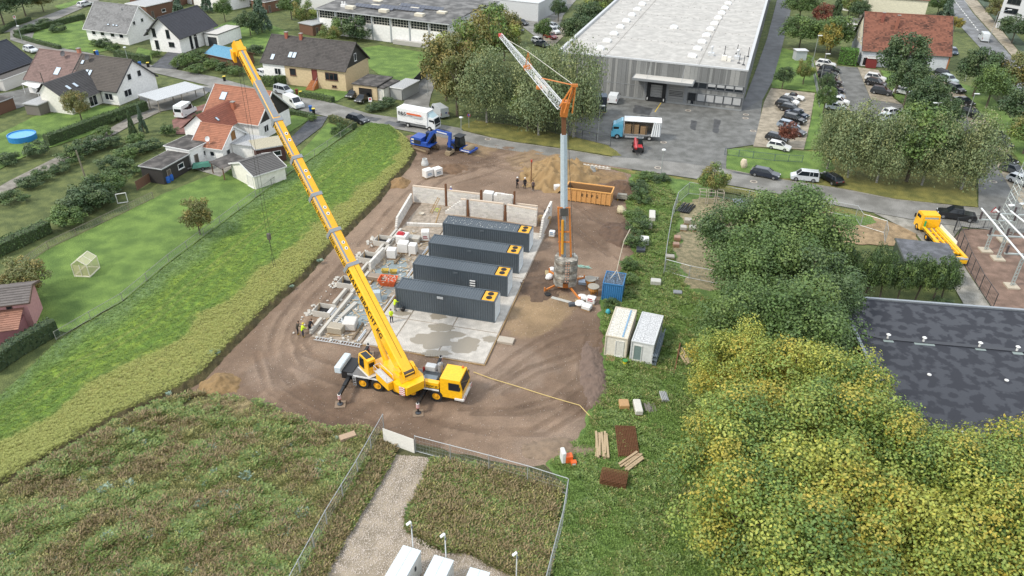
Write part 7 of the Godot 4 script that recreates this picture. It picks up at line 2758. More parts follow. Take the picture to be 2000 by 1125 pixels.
func build_curtain_truck() -> void:
	var p:=G(1288,277)
	var q:=G(1192,271)
	var o:=thing("curtain_truck","light blue curtain-side truck opened to show stacked wooden pallets","truck",p,yaw_of(p,q))
	var L:=p.distance_to(q)
	var side:=-1.0
	var z:=0.0
	var white:=plainm("dadcdd")
	var deck:=B.new()
	deck.bx(0,L - 2.3,0.95,1.15,-0.1,2.45)
	part(o,"load_bed",deck,plainm("8a8c8d"))
	var rf:=B.new()
	rf.bx(-0.05,L - 2.25,3.55,3.68,-0.1,2.5)
	part(o,"roof_tarp",rf,plainm("e6e8e9"))
	var bk:=B.new()
	bk.bx(0,L - 2.3,1.15,3.55,2.38,2.45)
	part(o,"rear_curtain",bk,plainm("8c8478"))
	var hd:=B.new()
	hd.bx(L - 2.36,L - 2.28,1.15,3.55,-0.05,2.4)
	hd.bx(0,0.08,1.15,3.55,-0.05,2.4)
	part(o,"bulkhead",hd,white)
	for x in [2.6,4.9]:
		var po:=B.new()
		po.bx(x,x+0.12,1.15,3.55,-0.05,0.07)
		part(o,"post",po,plainm("3c3a36"))
	for i in 4:
		var fo:=B.new()
		fo.tube(V3(0.25+i*0.42,1.0,-0.12 - 0.05*(i % 2)),V3(0.3+i*0.32,3.5,-0.08),0.2,0.12,8)
		part(o,"gathered_curtain",fo,plainm("dcdfe0"))
	truck_cab(o,paint("5fb4d2",0.35),2.75,2.1,2.35,L - 2.15)
	for c in o.get_children():
		if c.name.begins_with("cab"):
			c.position.z=1.2
	var ds:=B.new()
	ds.extr([Vector2(L - 2.1,2.75),Vector2(L - 0.7,2.75),Vector2(L - 1.8,3.5),Vector2(L - 2.1,3.5)],0.2,2.2)
	part(o,"wind_deflector",ds,paint("7cc2dc",0.35))
	for x in [1.9,L - 1.2]:
		for zz in [0.1,2.25]:
			wheel(o,V3(x,0.48,zz),0.48,0.3,"b4b4b2","wheel",-1.0 if zz < 1 else 1.0)
	var fr2:=B.new()
	fr2.bx(0.2,L - 2,0.6,0.9,0.7,1.7)
	fr2.bx(2.9,L - 2.6,0.45,0.85,0.0,0.15)
	part(o,"chassis",fr2,plainm("b0b2b2"))
	var gp:="wooden pallets stacked in the open truck"
	var wood:=mat("pallet_wood")
	var pb:=B.new()
	for k in 3:
		pb.bx(-0.6,0.6,0,0.09,-0.4+k*0.36,-0.32+k*0.36)
	for k in 6:
		pb.bx(-0.6+k*0.205,-0.6+k*0.205+0.15,0.09,0.12,-0.4,0.4)
	var pm:=pb.mesh()
	var xf:=o.transform
	var lx:=[[L - 3.0,12,"left"],[L - 4.4,12,"mid"],[L - 5.9,10,"right"]]
	for s in 3:
		for k in lx[s][1]:
			var at: Vector3=xf*V3(lx[s][0],1.16+k*0.145,0.5)
			solo("wooden_pallet",pm,wood,["wooden pallet in the stack next to the blue cab","wooden pallet in the middle stack of the open truck","wooden pallet in the stack beside the gathered curtain"][s],"pallet",gp,at,o.rotation.y)
func build_flatbed() -> void:
	var p:=G(1868,520)
	var q:=G(1803,447)
	var o:=thing("flatbed_truck","yellow flatbed truck with open load bed and white side board","truck",p,yaw_of(p,q))
	var L:=p.distance_to(q)+0.8
	var yel:=mat("crane_yellow",Color("efb310"))
	var ch:=B.new()
	ch.bx(0,L - 1.5,0.7,1.0,-0.5,0.5)
	part(o,"chassis",ch,plainm("2a2a2c"))
	for z in [-1.0,1.0]:
		var r:=B.new()
		r.bx(0.2,L - 2.6,1.0,1.28,z - 0.22,z+0.22)
		part(o,"bed_rail",r,yel)
	for i in 7:
		var c:=B.new()
		c.bx(0.4+i*1.15,0.62+i*1.15,1.0,1.22,-0.78,0.78)
		part(o,"cross_member",c,yel)
	var mid:=B.new()
	for z in [-0.32,0.32]:
		mid.bx(1.0,L - 3.4,1.23,1.45,z - 0.1,z+0.1)
	part(o,"centre_frame",mid,yel)
	var fl:=B.new()
	fl.bx(2.0,L - 2.7,1.02,1.08,-0.77,0.77)
	part(o,"bed_floor",fl,plainm("8d7468"))
	var wb:=B.new()
	wb.bx(3.8,L - 2.7,1.28,1.75,1.22,1.28)
	part(o,"side_board",wb,plainm("e6e4de"))
	fit_text(o,"FRANZ BRACHT",V3(L - 4.6,1.14,-1.235),Basis(V3(-1,0,0),V3(0,1,0),V3(0,0,-1)),3.6,0.2,plainm("1d1e20"))
	truck_cab(o,yel,2.8,2.2,2.45,L - 2.2)
	var hw:=B.new()
	hw.bx(L - 2.45,L - 2.35,1.0,2.3,-1.2,1.2)
	part(o,"headboard",hw,yel)
	var gl:=B.new()
	gl.bx(L - 2.225,L - 2.205,1.9,2.5,-0.95,0.95)
	part(o,"rear_window",gl,mat("pale_glass",Color("9aa4a6"),0.1))
	var tr:=B.new()
	tr.bx(0.0,0.5,1.0,1.16,-1.22,1.22)
	part(o,"tail_board",tr,plainm("a8abae"))
	var un:=B.new()
	un.bx(-0.05,0.05,0.45,0.95,-1.15,1.15)
	part(o,"underrun",un,yel)
	var gb:=B.new()
	gb.lathe(V3(L - 2.6,1.2,-0.9),[[0.12,0],[0.12,0.9]],10)
	part(o,"green_bottle",gb,paint("2f9a5c",0.5,false))
	for x in [1.5,2.9,L - 4.4,L - 1.1]:
		for z in [-1.08,1.08]:
			wheel(o,V3(x,0.5,z),0.5,0.3,"e2a41c","wheel",1.0 if z > 0 else -1.0)
func build_excavator() -> void:
	var p:=G(812,293)
	var q:=G(843,303)
	var o:=thing("excavator","blue tracked excavator with arched boom and muddy bucket on the ground","excavator",G(832,292),yaw_of(p,q))
	var blue:=mat("machine_blue",Color("2f57b0"),0.4,grey("dust2",0.05,0.75),0.6)
	var mud:=mat("mud",Color("a08e72"),0.95,grey("dust2",0.05,0.75),1.0)
	for z in [-1.25,1.25]:
		var t:=B.new()
		t.extr([Vector2(-1.9,0.25),Vector2(-1.6,0.0),Vector2(1.6,0.0),Vector2(1.95,0.3),Vector2(1.85,0.7),Vector2(1.5,0.85),Vector2(-1.5,0.85),Vector2(-1.85,0.65)],z - 0.3,z+0.3)
		var tp:=part(o,"track",t,mat("track_mud",Color("6d5a48"),0.95,grey("dust2",0.05,0.75),1.0))
		var ri:=B.new()
		ri.extr([Vector2(-1.35,0.3),Vector2(1.4,0.3),Vector2(1.4,0.6),Vector2(-1.35,0.6)],z - 0.31,z+0.31)
		ri.tube(V3(-1.55,0.43,z - 0.32),V3(-1.55,0.43,z+0.32),0.22,0.22,12)
		part(tp,"track_frame",ri,mud)
	var tt:=B.new()
	tt.lathe(V3(0,0.8,0),[[0.8,0],[0.8,0.25]],16)
	part(o,"turntable",tt,plainm("2a2c2e"))
	var h:=Transform3D(Basis(Vector3.UP,0.22),V3(-0.1,0,0))
	var bd:=B.new()
	bd.x=h
	bd.extr([Vector2(-2.2,1.05),Vector2(-0.1,1.05),Vector2(-0.1,2.35),Vector2(-2.0,2.45),Vector2(-2.3,2.2)],-1.3,1.3,0.12,2.2)
	part(o,"engine_housing",bd,blue)
	var dk:=B.new()
	dk.x=h
	dk.bx(-0.1,1.7,1.05,1.25,-1.3,1.3)
	dk.bx(-0.1,1.0,1.25,1.75,0.75,1.3)
	part(o,"side_box",dk,blue)
	var tk:=B.new()
	tk.x=h
	tk.bx(-1.6,-0.2,1.3,2.0,1.18,1.312)
	part(o,"open_bay",tk,plainm("26282c"))
	for e in [[-2.31,0.4,1.9,0.55,0.3],[-2.27,0.4,1.45,0.6,0.16]]:
		var lg:=B.new()
		lg.x=h*Transform3D(Basis.IDENTITY,V3(0,0,1.315))
		lg.bx(-2.0,-1.5,e[2] - 0.02,e[2]+e[4],-0.01,0.005)
		part(o,"decal",lg,plainm("d6d2c6"))
	var cb:=B.new()
	cb.x=h
	cb.extr([Vector2(-0.05,1.25),Vector2(1.5,1.25),Vector2(1.6,1.9),Vector2(1.35,2.95),Vector2(-0.05,2.95)],-1.3,-0.4)
	part(o,"operator_cab",cb,mat("cab_dark",Color("22282a"),0.12))
	var rm:=B.new()
	rm.x=h
	rm.bx(-0.1,1.45,2.95,3.03,-1.32,-0.38)
	part(o,"cab_roof",rm,plainm("2c3a5c"))
	var bm:=B.new()
	bm.x=h
	var pts:=[V3(0.6,1.5,0.1),V3(1.5,3.3,0.1),V3(2.6,3.9,0.1),V3(5.2,3.7,0.1)]
	for i in 3:
		bm.beam(pts[i],pts[i+1],0.46,0.66 - 0.05*i)
	var bp:=part(o,"boom",bm,blue)
	var nm:=B.new()
	nm.x=h
	nm.beam(V3(2.6,3.86,0.34),V3(4.6,3.72,0.34),0.012,0.2)
	part(bp,"white_name",nm,plainm("d9dcdf"))
	var sk:=B.new()
	sk.x=h
	sk.beam(V3(5.15,3.95,0.1),V3(4.9,1.3,0.1),0.4,0.5)
	part(o,"stick",sk,blue)
	for e in [[V3(0.9,1.5,0.45),V3(2.2,3.5,0.45)],[V3(0.9,1.5,-0.25),V3(2.2,3.5,-0.25)],[V3(2.9,4.35,0.1),V3(5.0,4.2,0.1)],[V3(5.2,3.3,0.1),V3(5.2,1.5,0.1)]]:
		var cy:=B.new()
		cy.x=h
		cy.tube(e[0],e[0].lerp(e[1],0.6),0.11,0.11,8)
		cy.tube(e[0].lerp(e[1],0.6),e[1],0.06,0.06,8)
		part(o,"hydraulic_cylinder",cy,plainm("3a3c40",0.35,0.4))
	var lk:=B.new()
	lk.x=h
	lk.bx(4.6,5.2,0.7,1.35,-0.2,0.4)
	part(o,"quick_coupler",lk,plainm("22242a"))
	var bu:=B.new()
	bu.x=h
	bu.extr([Vector2(4.5,0.75),Vector2(5.4,0.75),Vector2(5.5,0.35),Vector2(5.2,0.02),Vector2(4.7,0.02),Vector2(4.35,0.3)],-0.75,0.95)
	part(o,"bucket",bu,mud)
func build_roller() -> void:
	var p:=G(888,291)
	var q:=G(925,300)
	var o:=thing("road_roller","blue single-drum roller with black cab beside the excavator","roller",G(898,294),yaw_of(p,q))
	var blue:=mat("machine_blue",Color("2f57b0"))
	var eh:=B.new()
	eh.extr([Vector2(-2.3,0.8),Vector2(-0.5,0.7),Vector2(-0.5,1.75),Vector2(-1.4,1.7),Vector2(-2.2,1.3)],-0.75,0.75,0.12,1.2)
	part(o,"engine_housing",eh,blue)
	for z in [-0.85,0.85]:
		wheel(o,V3(-0.95,0.7,z),0.7,0.5,"2f57b0","wheel",1.0 if z > 0 else -1.0,0.5)
	var cb:=B.new()
	cb.taper(-0.6,0.75,0.9,2.75,-0.8,0.8,0.12,0.2,0.1)
	part(o,"cab",cb,mat("cab_dark",Color("22282a"),0.12))
	var rf:=B.new()
	rf.cbox(V3(0.05,2.8,0),V3(1.6,0.14,1.85),0.05)
	part(o,"cab_roof",rf,plainm("303438"))
	var fm:=B.new()
	for z in [-1.05,1.05]:
		fm.bx(0.9,2.9,0.5,0.85,z - 0.12,z+0.12)
	fm.bx(2.9,3.1,0.5,0.85,-1.17,1.17)
	fm.bx(0.75,1.0,0.5,0.9,-1.17,1.17)
	part(o,"drum_frame",fm,blue)
	var dr:=B.new()
	dr.tube(V3(1.95,0.68,-0.9),V3(1.95,0.68,0.9),0.68,0.68,22)
	part(o,"drum",dr,mat("mud"))
	var wt:=B.new()
	wt.bx(1.0,2.8,0.62,0.76,1.171,1.18)
	part(o,"white_name",wt,plainm("e2e4e6"))
func build_telehandler() -> void:
	var p:=G(1243,284)
	var q:=G(1246,302)
	var o:=thing("telehandler","red forklift loader working beside the open curtain truck","forklift",G(1245,293),yaw_of(p,q))
	var red:=paint("b5292c",0.4)
	var b:=B.new()
	b.extr([Vector2(-1.7,0.6),Vector2(1.4,0.5),Vector2(1.5,1.0),Vector2(0.6,1.2),Vector2(-0.2,1.5),Vector2(-1.7,1.4)],-0.75,0.75,0.1,1.1)
	part(o,"body",b,red)
	var c:=B.new()
	c.taper(-0.9,0.5,1.2,2.25,-0.75,0.1,0.1,0.25,0.06)
	part(o,"cab",c,mat("cab_dark",Color("22282a"),0.12))
	var bm:=B.new()
	bm.beam(V3(-1.6,1.6,0.45),V3(2.2,1.1,0.45),0.3,0.34)
	part(o,"lift_arm",bm,red)
	for x in [-1.1,1.05]:
		for z in [-0.8,0.8]:
			wheel(o,V3(x,0.5,z),0.5,0.36,"c8c4bc","wheel",1.0 if z > 0 else -1.0)
	var f:=B.new()
	for z in [-0.35,0.35]:
		f.bx(1.9,3.0,0.3,0.36,z - 0.07,z+0.07)
	f.bx(1.85,1.95,0.25,1.2,-0.6,0.6)
	part(o,"fork",f,plainm("2a2a2c"))
	var cw:=B.new()
	cw.cbox(V3(-1.75,0.95,0),V3(0.4,0.7,1.2),0.08)
	part(o,"counterweight",cw,red)
func leaf_mesh(kind: String,sd: int,clumps: int,per: int,R: Vector3,leaf: float,pal: Array,droop:=0.0,fill:=0.5) -> ArrayMesh:
	var r:=RandomNumberGenerator.new()
	r.seed=sd
	var n:=clumps*per
	var v:=PackedVector3Array()
	var nn:=PackedVector3Array()
	var cc:=PackedColorArray()
	v.resize(n*4); nn.resize(n*4); cc.resize(n*4)
	var idx:=PackedInt32Array()
	idx.resize(n*6)
	var k:=0
	for c in clumps:
		var d:=V3(r.randfn(),r.randfn(),r.randfn()).normalized()
		if kind == "cone":
			var y:=r.randf()
			var t:=r.randf()*TAU
			d=V3(cos(t)*(1.0 - y)*0.95,y*2.0 - 1.0,sin(t)*(1.0 - y)*0.95)
		elif d.y < -0.35:
			d.y *= 0.4
		var rad:=lerpf(fill,1.0,sqrt(r.randf()))*(0.86+0.28*r.randf())
		if kind == "cone":
			rad=0.9+0.2*r.randf()
		var o:=V3(d.x*R.x,d.y*R.y,d.z*R.z)*rad
		var cr:=(0.22+0.17*r.randf())*minf(R.x,R.y)
		if kind == "cone":
			cr *= 0.8
		var tone: Color=pal[r.randi() % pal.size()]
		for l in per:
			var e:=V3(r.randfn(),r.randfn()+0.25,r.randfn()).normalized()
			var q:=o+e*cr*(0.55+0.5*r.randf())
			if droop > 0.0:
				q.y -= droop*r.randf()*r.randf()
			var m:=(e+V3(r.randfn(),r.randfn()+0.5,r.randfn())*0.55).normalized()
			var s:=m.cross(V3(r.randfn(),r.randfn(),r.randfn())).normalized()
			var u:=s.cross(m)
			var a:=leaf*(0.6+0.8*r.randf())
			var col: Color=tone.lerp(pal[r.randi() % pal.size()],0.35)*(0.8+0.4*r.randf())
			v[k]=q - s*a*0.5; v[k+1]=q+u*a*0.34; v[k+2]=q+s*a*0.5; v[k+3]=q - u*a*0.34
			for z in 4:
				nn[k+z]=m
				cc[k+z]=col
			var i:=k/4*6
			idx[i]=k; idx[i+1]=k+2; idx[i+2]=k+1; idx[i+3]=k; idx[i+4]=k+3; idx[i+5]=k+2
			k += 4
	return raw(v,nn,cc,idx)
func raw(v,nn,cc,idx) -> ArrayMesh:
	var a:=[]
	a.resize(Mesh.ARRAY_MAX)
	a[Mesh.ARRAY_VERTEX]=v
	a[Mesh.ARRAY_NORMAL]=nn
	a[Mesh.ARRAY_COLOR]=cc
	a[Mesh.ARRAY_INDEX]=idx
	var am:=ArrayMesh.new()
	am.add_surface_from_arrays(Mesh.PRIMITIVE_TRIANGLES,a)
	return am
var kit:={}
func foliage() -> StandardMaterial3D:
	if not mats.has("foliage"):
		var m:=mat("foliage",Color.WHITE,0.6)
		m.vertex_color_use_as_albedo=true
		m.backlight_enabled=true
		m.backlight=Color(0.5,0.5,0.45)
	return mats["foliage"]
func trunk_mesh(h: float,r: float,spread: float,sd: int) -> ArrayMesh:
	var b:=B.new()
	var q:=RandomNumberGenerator.new()
	q.seed=sd
	b.tube(V3(0,-0.1,0),V3(0.06*h*q.randf_range(-1,1),h*0.5,0),r,r*0.7,8)
	for i in 6:
		var t:=TAU*i/6+q.randf()
		var y:=h*q.randf_range(0.3,0.55)
		b.tube(V3(0,y,0),V3(cos(t)*spread*0.6,y+h*0.28,sin(t)*spread*0.6),r*0.45,r*0.12,5)
	b.tube(V3(0,h*0.48,0),V3(0,h*0.9,0),r*0.7,r*0.15,6)
	return b.mesh()
func tree(kind: String,u: float,v: float,h: float,w: float,label: String,cat:="tree",group:="") -> Node3D: # kind picks the crown; h whole height,w crown width
	var k: Dictionary=kit[kind]
	var at:=G(u,v)
	var o:=thing(k.called,label,cat,V3(at.x,0.0,at.z),rng.randf()*TAU,group)
	var vr: int=rng.randi() % k.crowns.size()
	var cy: float=k.low
	var c:=put(o,"crown",k.crowns[vr],foliage(),V3(0,h*(1.0+cy)/2,0),rng.randf()*TAU)
	c.scale=V3(w/2,h*(1.0 - cy)/2,w/2)
	if k.trunk:
		var t:=put(o,"trunk",k.trunk,k.bark)
		t.scale=V3(h/8.0,h/8.0,h/8.0)
	return o
func pal(a: Array) -> Array:
	var r:=[]
	for i in range(0,a.size(),3):
		r.append(lin(a[i],a[i+1],a[i+2]))
	return r
func build_trees() -> void:
	var bark:=mat("bark",Color("6d6456"),0.9,grey("dust2",0.05,0.75),1.0)
	var birchbark:=mat("birch_bark",Color("cfccc4"),0.8,grey("rustmix",0.03,0.35),0.8)
	var U:=Vector3.ONE
	var green:=pal([94,117,63,80,106,54,108,128,66,71,94,50])
	var yellowish:=pal([137,150,69,116,136,61,160,162,71,100,124,57,128,144,65,172,154,61])
	var mid:=pal([105,132,64,90,120,58,122,142,66,78,107,54,141,150,71])
	var deep:=pal([62,85,53,74,96,59,55,75,48,87,104,63])
	var brownish:=pal([120,117,68,104,112,63,137,122,66,92,100,58])
	var birch:=pal([122,134,92,107,122,83,136,140,92,95,113,79])
	kit.plane_green={"called": "plane_tree","crowns": [leaf_mesh("",11,80,330,U,0.05,green+deep),leaf_mesh("",12,80,330,U,0.05,green)],"trunk": trunk_mesh(8,0.28,3,1),"bark": bark,"low": 0.18}
	kit.plane_yellow={"called": "plane_tree","crowns": [leaf_mesh("",13,85,420,U,0.042,yellowish),leaf_mesh("",14,85,420,U,0.042,mid+yellowish),leaf_mesh("",15,85,420,U,0.042,yellowish+mid)],"trunk": kit.plane_green.trunk,"bark": bark,"low": 0.2}
	kit.birch={"called": "birch_tree","crowns": [leaf_mesh("",21,110,130,U,0.06,birch,0.6,0.25),leaf_mesh("",22,110,130,U,0.06,birch,0.6,0.25)],"trunk": trunk_mesh(8,0.13,2,2),"bark": birchbark,"low": 0.05}
	kit.leafy={"called": "leafy_tree","crowns": [leaf_mesh("",31,60,110,U,0.1,deep),leaf_mesh("",32,60,110,U,0.1,green)],"trunk": trunk_mesh(8,0.2,2.5,3),"bark": bark,"low": 0.22}
	kit.brown={"called": "leafy_tree","crowns": [leaf_mesh("",33,60,120,U,0.095,brownish),leaf_mesh("",34,60,120,U,0.095,brownish+mid)],"trunk": kit.leafy.trunk,"bark": bark,"low": 0.15}
	kit.slim={"called": "slim_tree","crowns": [leaf_mesh("",41,60,90,U,0.1,green+deep,0.2,0.2),leaf_mesh("",42,60,90,U,0.1,deep+green,0.2,0.2)],"trunk": trunk_mesh(8,0.14,1,4),"bark": bark,"low": 0.22}
	kit.shrub={"called": "shrub","crowns": [leaf_mesh("",51,40,80,U,0.13,green),leaf_mesh("",52,40,80,U,0.13,deep),leaf_mesh("",53,40,80,U,0.13,deep+green)],"trunk": null,"bark": bark,"low": -0.1}
	kit.red={"called": "copper_tree","crowns": [leaf_mesh("",54,45,80,U,0.13,pal([110,62,48,128,76,54,92,54,44]))],"trunk": kit.leafy.trunk,"bark": bark,"low": 0.2}
	kit.gold={"called": "golden_tree","crowns": [leaf_mesh("",55,50,90,U,0.12,pal([156,140,62,140,128,60,120,118,58]))],"trunk": kit.leafy.trunk,"bark": bark,"low": 0.15}
	kit.conifer={"called": "conifer","crowns": [leaf_mesh("cone",61,80,60,U,0.13,deep),leaf_mesh("cone",62,80,60,U,0.13,pal([96,116,98,84,104,84,70,92,66]))],"trunk": trunk_mesh(8,0.15,0.4,5),"bark": bark,"low": 0.04}
	var pg:="plane trees along the meadow"
	for t in [[1448,462,6.5,5.2,0],[1550,470,7,5.8,0],[1485,548,6.6,5.4,0],[1578,570,7,5.4,0],[1458,645,6.4,4.6,0],[1556,668,7,5.4,0],[1442,728,6.2,4.2,1],[1540,765,6.8,5.0,1],[1640,800,7,4.6,1],[1452,905,6.8,5.3,1],[1578,890,7.4,5.4,1],[1700,895,7.4,4.8,1],[1480,1030,7,5.2,1],[1615,1025,7.6,5.6,1],[1790,965,7.5,4.8,1],[1900,985,7.5,4.8,1],[1990,960,7.2,4.6,1],[1745,1075,7.5,5.2,1],[1880,1095,7.5,5.2,1],[2010,1090,7.5,5.0,1],[1570,1150,7.5,5.4,1]]:
		var g:=G(t[0],t[1],t[2])
		var kd: String=["plane_green","plane_yellow"][t[4]]
		var lb: String=["dark green plane tree in the row behind the site compound","yellowing plane tree in the dense row beside the wet black roof"][t[4]]
		var o:=tree(kd,0,600,t[2]+t[3],t[3]*2.1,lb,"tree",pg)
		o.position=V3(g.x,0.0,g.z)
	var list:=[
		["birch",1655,347,13,8.5,"tall weeping birch behind the black estate on the verge"],["birch",1712,357,11.5,7.5,"weeping birch with white trunk leaning to the right"],["leafy",1770,355,12,9.5,"dense dark tree with thick trunk among the verge birches"],["birch",1800,362,12,8,"weeping birch with a slanting white trunk near the gate"],["birch",1877,370,13,8.5,"weeping birch closest to the lane gate"],["birch",1615,330,11,6,"birch at the corner of the green island"],
		["birch",951,240,14.5,10,"weeping birch with bare trunk on the street verge"],["brown",893,226,12,8,"brownish tree behind the silver panel van"],["brown",872,196,13,9.5,"autumn brown tree beside the yard lane"],["brown",915,165,14,11,"tall autumn tree in front of the white workshop corner"],["brown",955,148,15,11,"broad autumn tree between workshop and far car park"],["brown",985,118,11,7,"small autumn tree at the edge of the far car park"],["leafy",965,90,10,7,"dark tree behind the autumn trees"],
		["birch",1052,264,14,10,"broad birch behind the tower crane jib"],["brown",1030,256,9,6,"low brownish tree at the foot of the broad birch"],["birch",1120,268,16.5,9.5,"tallest birch in front of the striped hall"],["birch",1085,240,14,10,"birch between the two tall verge birches"],["birch",1035,225,12.5,9,"slender birch behind the low brownish tree"],
		["leafy",1128,96,8,8,"dark bushy tree against the left side of the striped hall"],["leafy",1150,66,8,8,"bushy tree further along the left side of the hall"],["brown",1172,40,8,8,"yellowish tree along the left side of the hall"],["leafy",1195,20,8,8,"tree at the far end of the hall side"],["leafy",1060,85,6,4.5,"small round tree among the parked cars"],["leafy",1090,42,6,4.5,"small tree between two rows of the far car park"],
		["leafy",1748,182,12.5,9,"big maple in front of the red farmhouse roof"],["leafy",1765,205,9,7,"leafy tree below the big maple"],["leafy",1800,245,9.5,7.5,"leafy tree on the lawn between lane and bays"],["leafy",1838,262,7,5,"smaller leafy tree near the lane"],["leafy",1900,188,10,8,"leafy tree at the bend of the main road"],["leafy",1925,212,8.5,7,"leafy tree shading the long bays"],["brown",1975,190,9,9,"broad brownish tree at the main road"],["leafy",1985,262,9,8,"leafy tree by the end of the long bays"],["brown",1998,300,8,7,"yellow-green tree behind the white hatchback"],
		["leafy",1527,174,4.8,3.6,"young round tree beside the dark lane"],["brown",1568,164,5.5,3.8,"young brownish tree on the grass by the lamp"],["leafy",1609,190,5,3.2,"young tree in the strip between two car rows"],["leafy",1607,222,5.5,3.6,"young tree in the strip near the big birch"],["red",1536,285,4.2,3.4,"copper leaved young tree among the paved bays"],
		["leafy",1560,96,8,9,"large dark shrub-like tree at the lane's far end"],["leafy",1620,105,9,10,"wide green tree left of the farmhouse"],["gold",1612,112,8,5,"golden autumn tree beside the tall lamps"],["red",1603,58,7,5,"dark red tree behind the golden one"],["conifer",1628,52,8,4.5,"blue-green spruce behind the wide green tree"],["brown",1655,34,7,6,"yellow-green tree near the small cottage"],["leafy",1675,44,6,6,"dark tree at the garden house"],["leafy",1560,40,8,9,"dark tree at the far right side of the hall"],["brown",1585,15,8,9,"far tree in the gardens behind the hall"],["leafy",1830,30,6,6,"round dark bush tree beside the main road"],["conifer",1846,36,6,4.5,"small pointed conifer at the main road kerb"],["gold",1862,62,4,4,"yellow-green shrub by the farm wall"],["brown",1945,45,7,8,"shrubby tree in front of the office block"],["leafy",1975,85,7,8,"dark shrubby tree below the office block"],["leafy",1930,18,6,8,"leafy shrub tree at the top of the footway"],
		["brown",391,458,5.2,4.0,"lone yellowish fruit tree on the big lawn"],["brown",56,578,4.6,5.4,"spreading olive fruit tree at the lawn edge"],["brown",160,236,5.5,4.5,"thin apple tree behind the dark house extension"],
		["leafy",8,48,9,10,"dark tree at the upper left street corner"],["leafy",50,30,8,9,"dark spreading tree over the side street"],["brown",85,22,6,6,"brownish tree beside the side street hedge"],["conifer",352,36,6,4,"conical cypress behind the black-roofed house"],["conifer",406,24,6.5,3.6,"slim dark conifer behind the black-roofed house"],["leafy",440,42,6,5,"round tree on the lawn behind the white garage"],["conifer",512,62,9,5.5,"tall dark fir left of the yellow house"],["leafy",490,70,6,6,"dark green tree beside the flat white garage"],["brown",600,55,7,6.5,"autumn tree behind the yellow house roof"],["leafy",570,38,7,6,"tree in the gardens behind the yellow house"],["brown",645,88,5,5,"bare-branched shrub tree before the workshop windows"],["leafy",540,12,6,7,"far tree behind the sagging shed"],["leafy",480,12,6,6,"far tree beside the white villa"],["leafy",330,12,5,5,"far tree behind the timber hut"],["leafy",600,8,6,7,"far tree left of the workshop roof"],
		["brown",1388,384,5.4,4.2,"bushy young tree at the roadside near the steel frames"],["shrub",1563,412,3.6,5.4,"dense green bush beside the temporary fence"],
	]
	for t in list:
		tree(t[0],t[1],t[2],t[3],t[4],t[5])
	var sl:="slim trees in a row behind the wet black roof"
	for t in [[1618,586,7.5],[1650,588,7],[1684,590,7],[1716,592,7.2],[1750,596,6.8],[1782,596,7],[1816,598,7],[1836,594,6.4],[1632,560,6],[1700,560,6]]:
		tree("slim",t[0],t[1],t[2],2.9,"slim feathery tree in the row screening the transformer hut","tree",sl)
	tree("gold",1700,545,2.2,1.8,"small yellow-leaved bush between the slim trees","bush")
	var sg:="garden shrubs"
	for t in [[352,132,2.4,4],[372,126,2.8,4.5],[395,122,2.6,4.5],[418,134,2.2,4],[445,140,2.0,4],[462,146,1.8,3.5],[385,142,1.8,4]]:
		tree("shrub",t[0],t[1],t[2],t[3],"dense shrub in the border below the black-roofed house","shrub","shrubs below the black-roofed house")
	for t in [[160,420,3.2,5],[185,405,3.4,5.5],[205,385,3.4,5],[222,370,2.8,4.5],[135,440,2.8,4.5],[170,398,3,5]]:
		tree("shrub",t[0],t[1],t[2],t[3],"big dark shrub in the wild hedge beside the long lawn","shrub","wild hedge beside the long lawn")
	for t in [[245,312,2,4],[270,300,1.8,4],[300,290,1.6,3.5],[215,330,2,4],[140,318,2.6,4],[165,300,2.4,4],[190,290,2.2,4],[60,365,1.6,3.5],[90,348,1.6,3.5],[30,395,1.6,3.5],[250,340,2,4.5],[120,335,1.4,3],[330,262,1.8,3],[205,265,1.6,3],[225,285,1.6,3],[265,280,1.6,3.4]]:
		tree("shrub",t[0],t[1],t[2],t[3],"wild shrub in the overgrown garden below the garden track","shrub",sg)
	for t in [[205,92,2,3.5],[222,100,1.8,3],[190,90,1.6,3],[305,110,1.4,2.5],[115,62,2,4],[90,52,2,4],[60,62,1.8,4],[480,120,2,4],[500,105,2,4],[225,238,1.6,2.4],[20,320,1.8,3.5],[75,302,2.2,4],[610,236,1.2,1.8],[745,212,1.4,3.2],[730,216,1.4,3],[757,206,1.6,3]]:
		tree("shrub",t[0],t[1],t[2],t[3],"rounded shrub in a front garden along the street","shrub","front garden shrubs")
	for t in [[1246,372,1.6,3],[1250,395,1.8,3],[1238,430,1.6,3],[1245,452,2,3.4],[1240,480,1.8,3],[1262,350,1.2,3],[1228,525,1.4,2.4],[1290,355,1.2,3],[1228,552,1.2,2.2],[1196,600,0.9,1.8]]:
		tree("shrub",t[0],t[1],t[2],t[3],"weedy bush at the border between soil and meadow","shrub","weedy bushes beside the site")
	tree("shrub",668,72,5.0,6.5,"big round clipped evergreen behind the yellow house","shrub","clipped evergreens")
	tree("shrub",700,78,5.6,7,"bigger round clipped evergreen before the workshop wall","shrub","clipped evergreens")
	tree("conifer",262,268,4.6,1.5,"slender columnar cypress beside the garden track","tree","columnar cypresses")
	tree("conifer",281,258,4.6,1.5,"slender columnar cypress near the terracotta pot","tree","columnar cypresses")
	tree("shrub",390,238,1.8,2.0,"clump of cream pampas grass behind the camper van","shrub")
	tree("conifer",508,356,2.4,1.8,"clipped dark box ball by the garden shed","shrub","clipped bushes by the shed")
	tree("conifer",528,348,2.6,1.9,"clipped box ball beside the field fence","shrub","clipped bushes by the shed")
	tree("shrub",658,266,1.6,1.8,"small clipped ball in the lawn corner by the field","shrub","clipped balls in the lawn corner")
	tree("shrub",669,258,1.8,2.0,"larger clipped ball in the lawn corner by the field","shrub","clipped balls in the lawn corner")
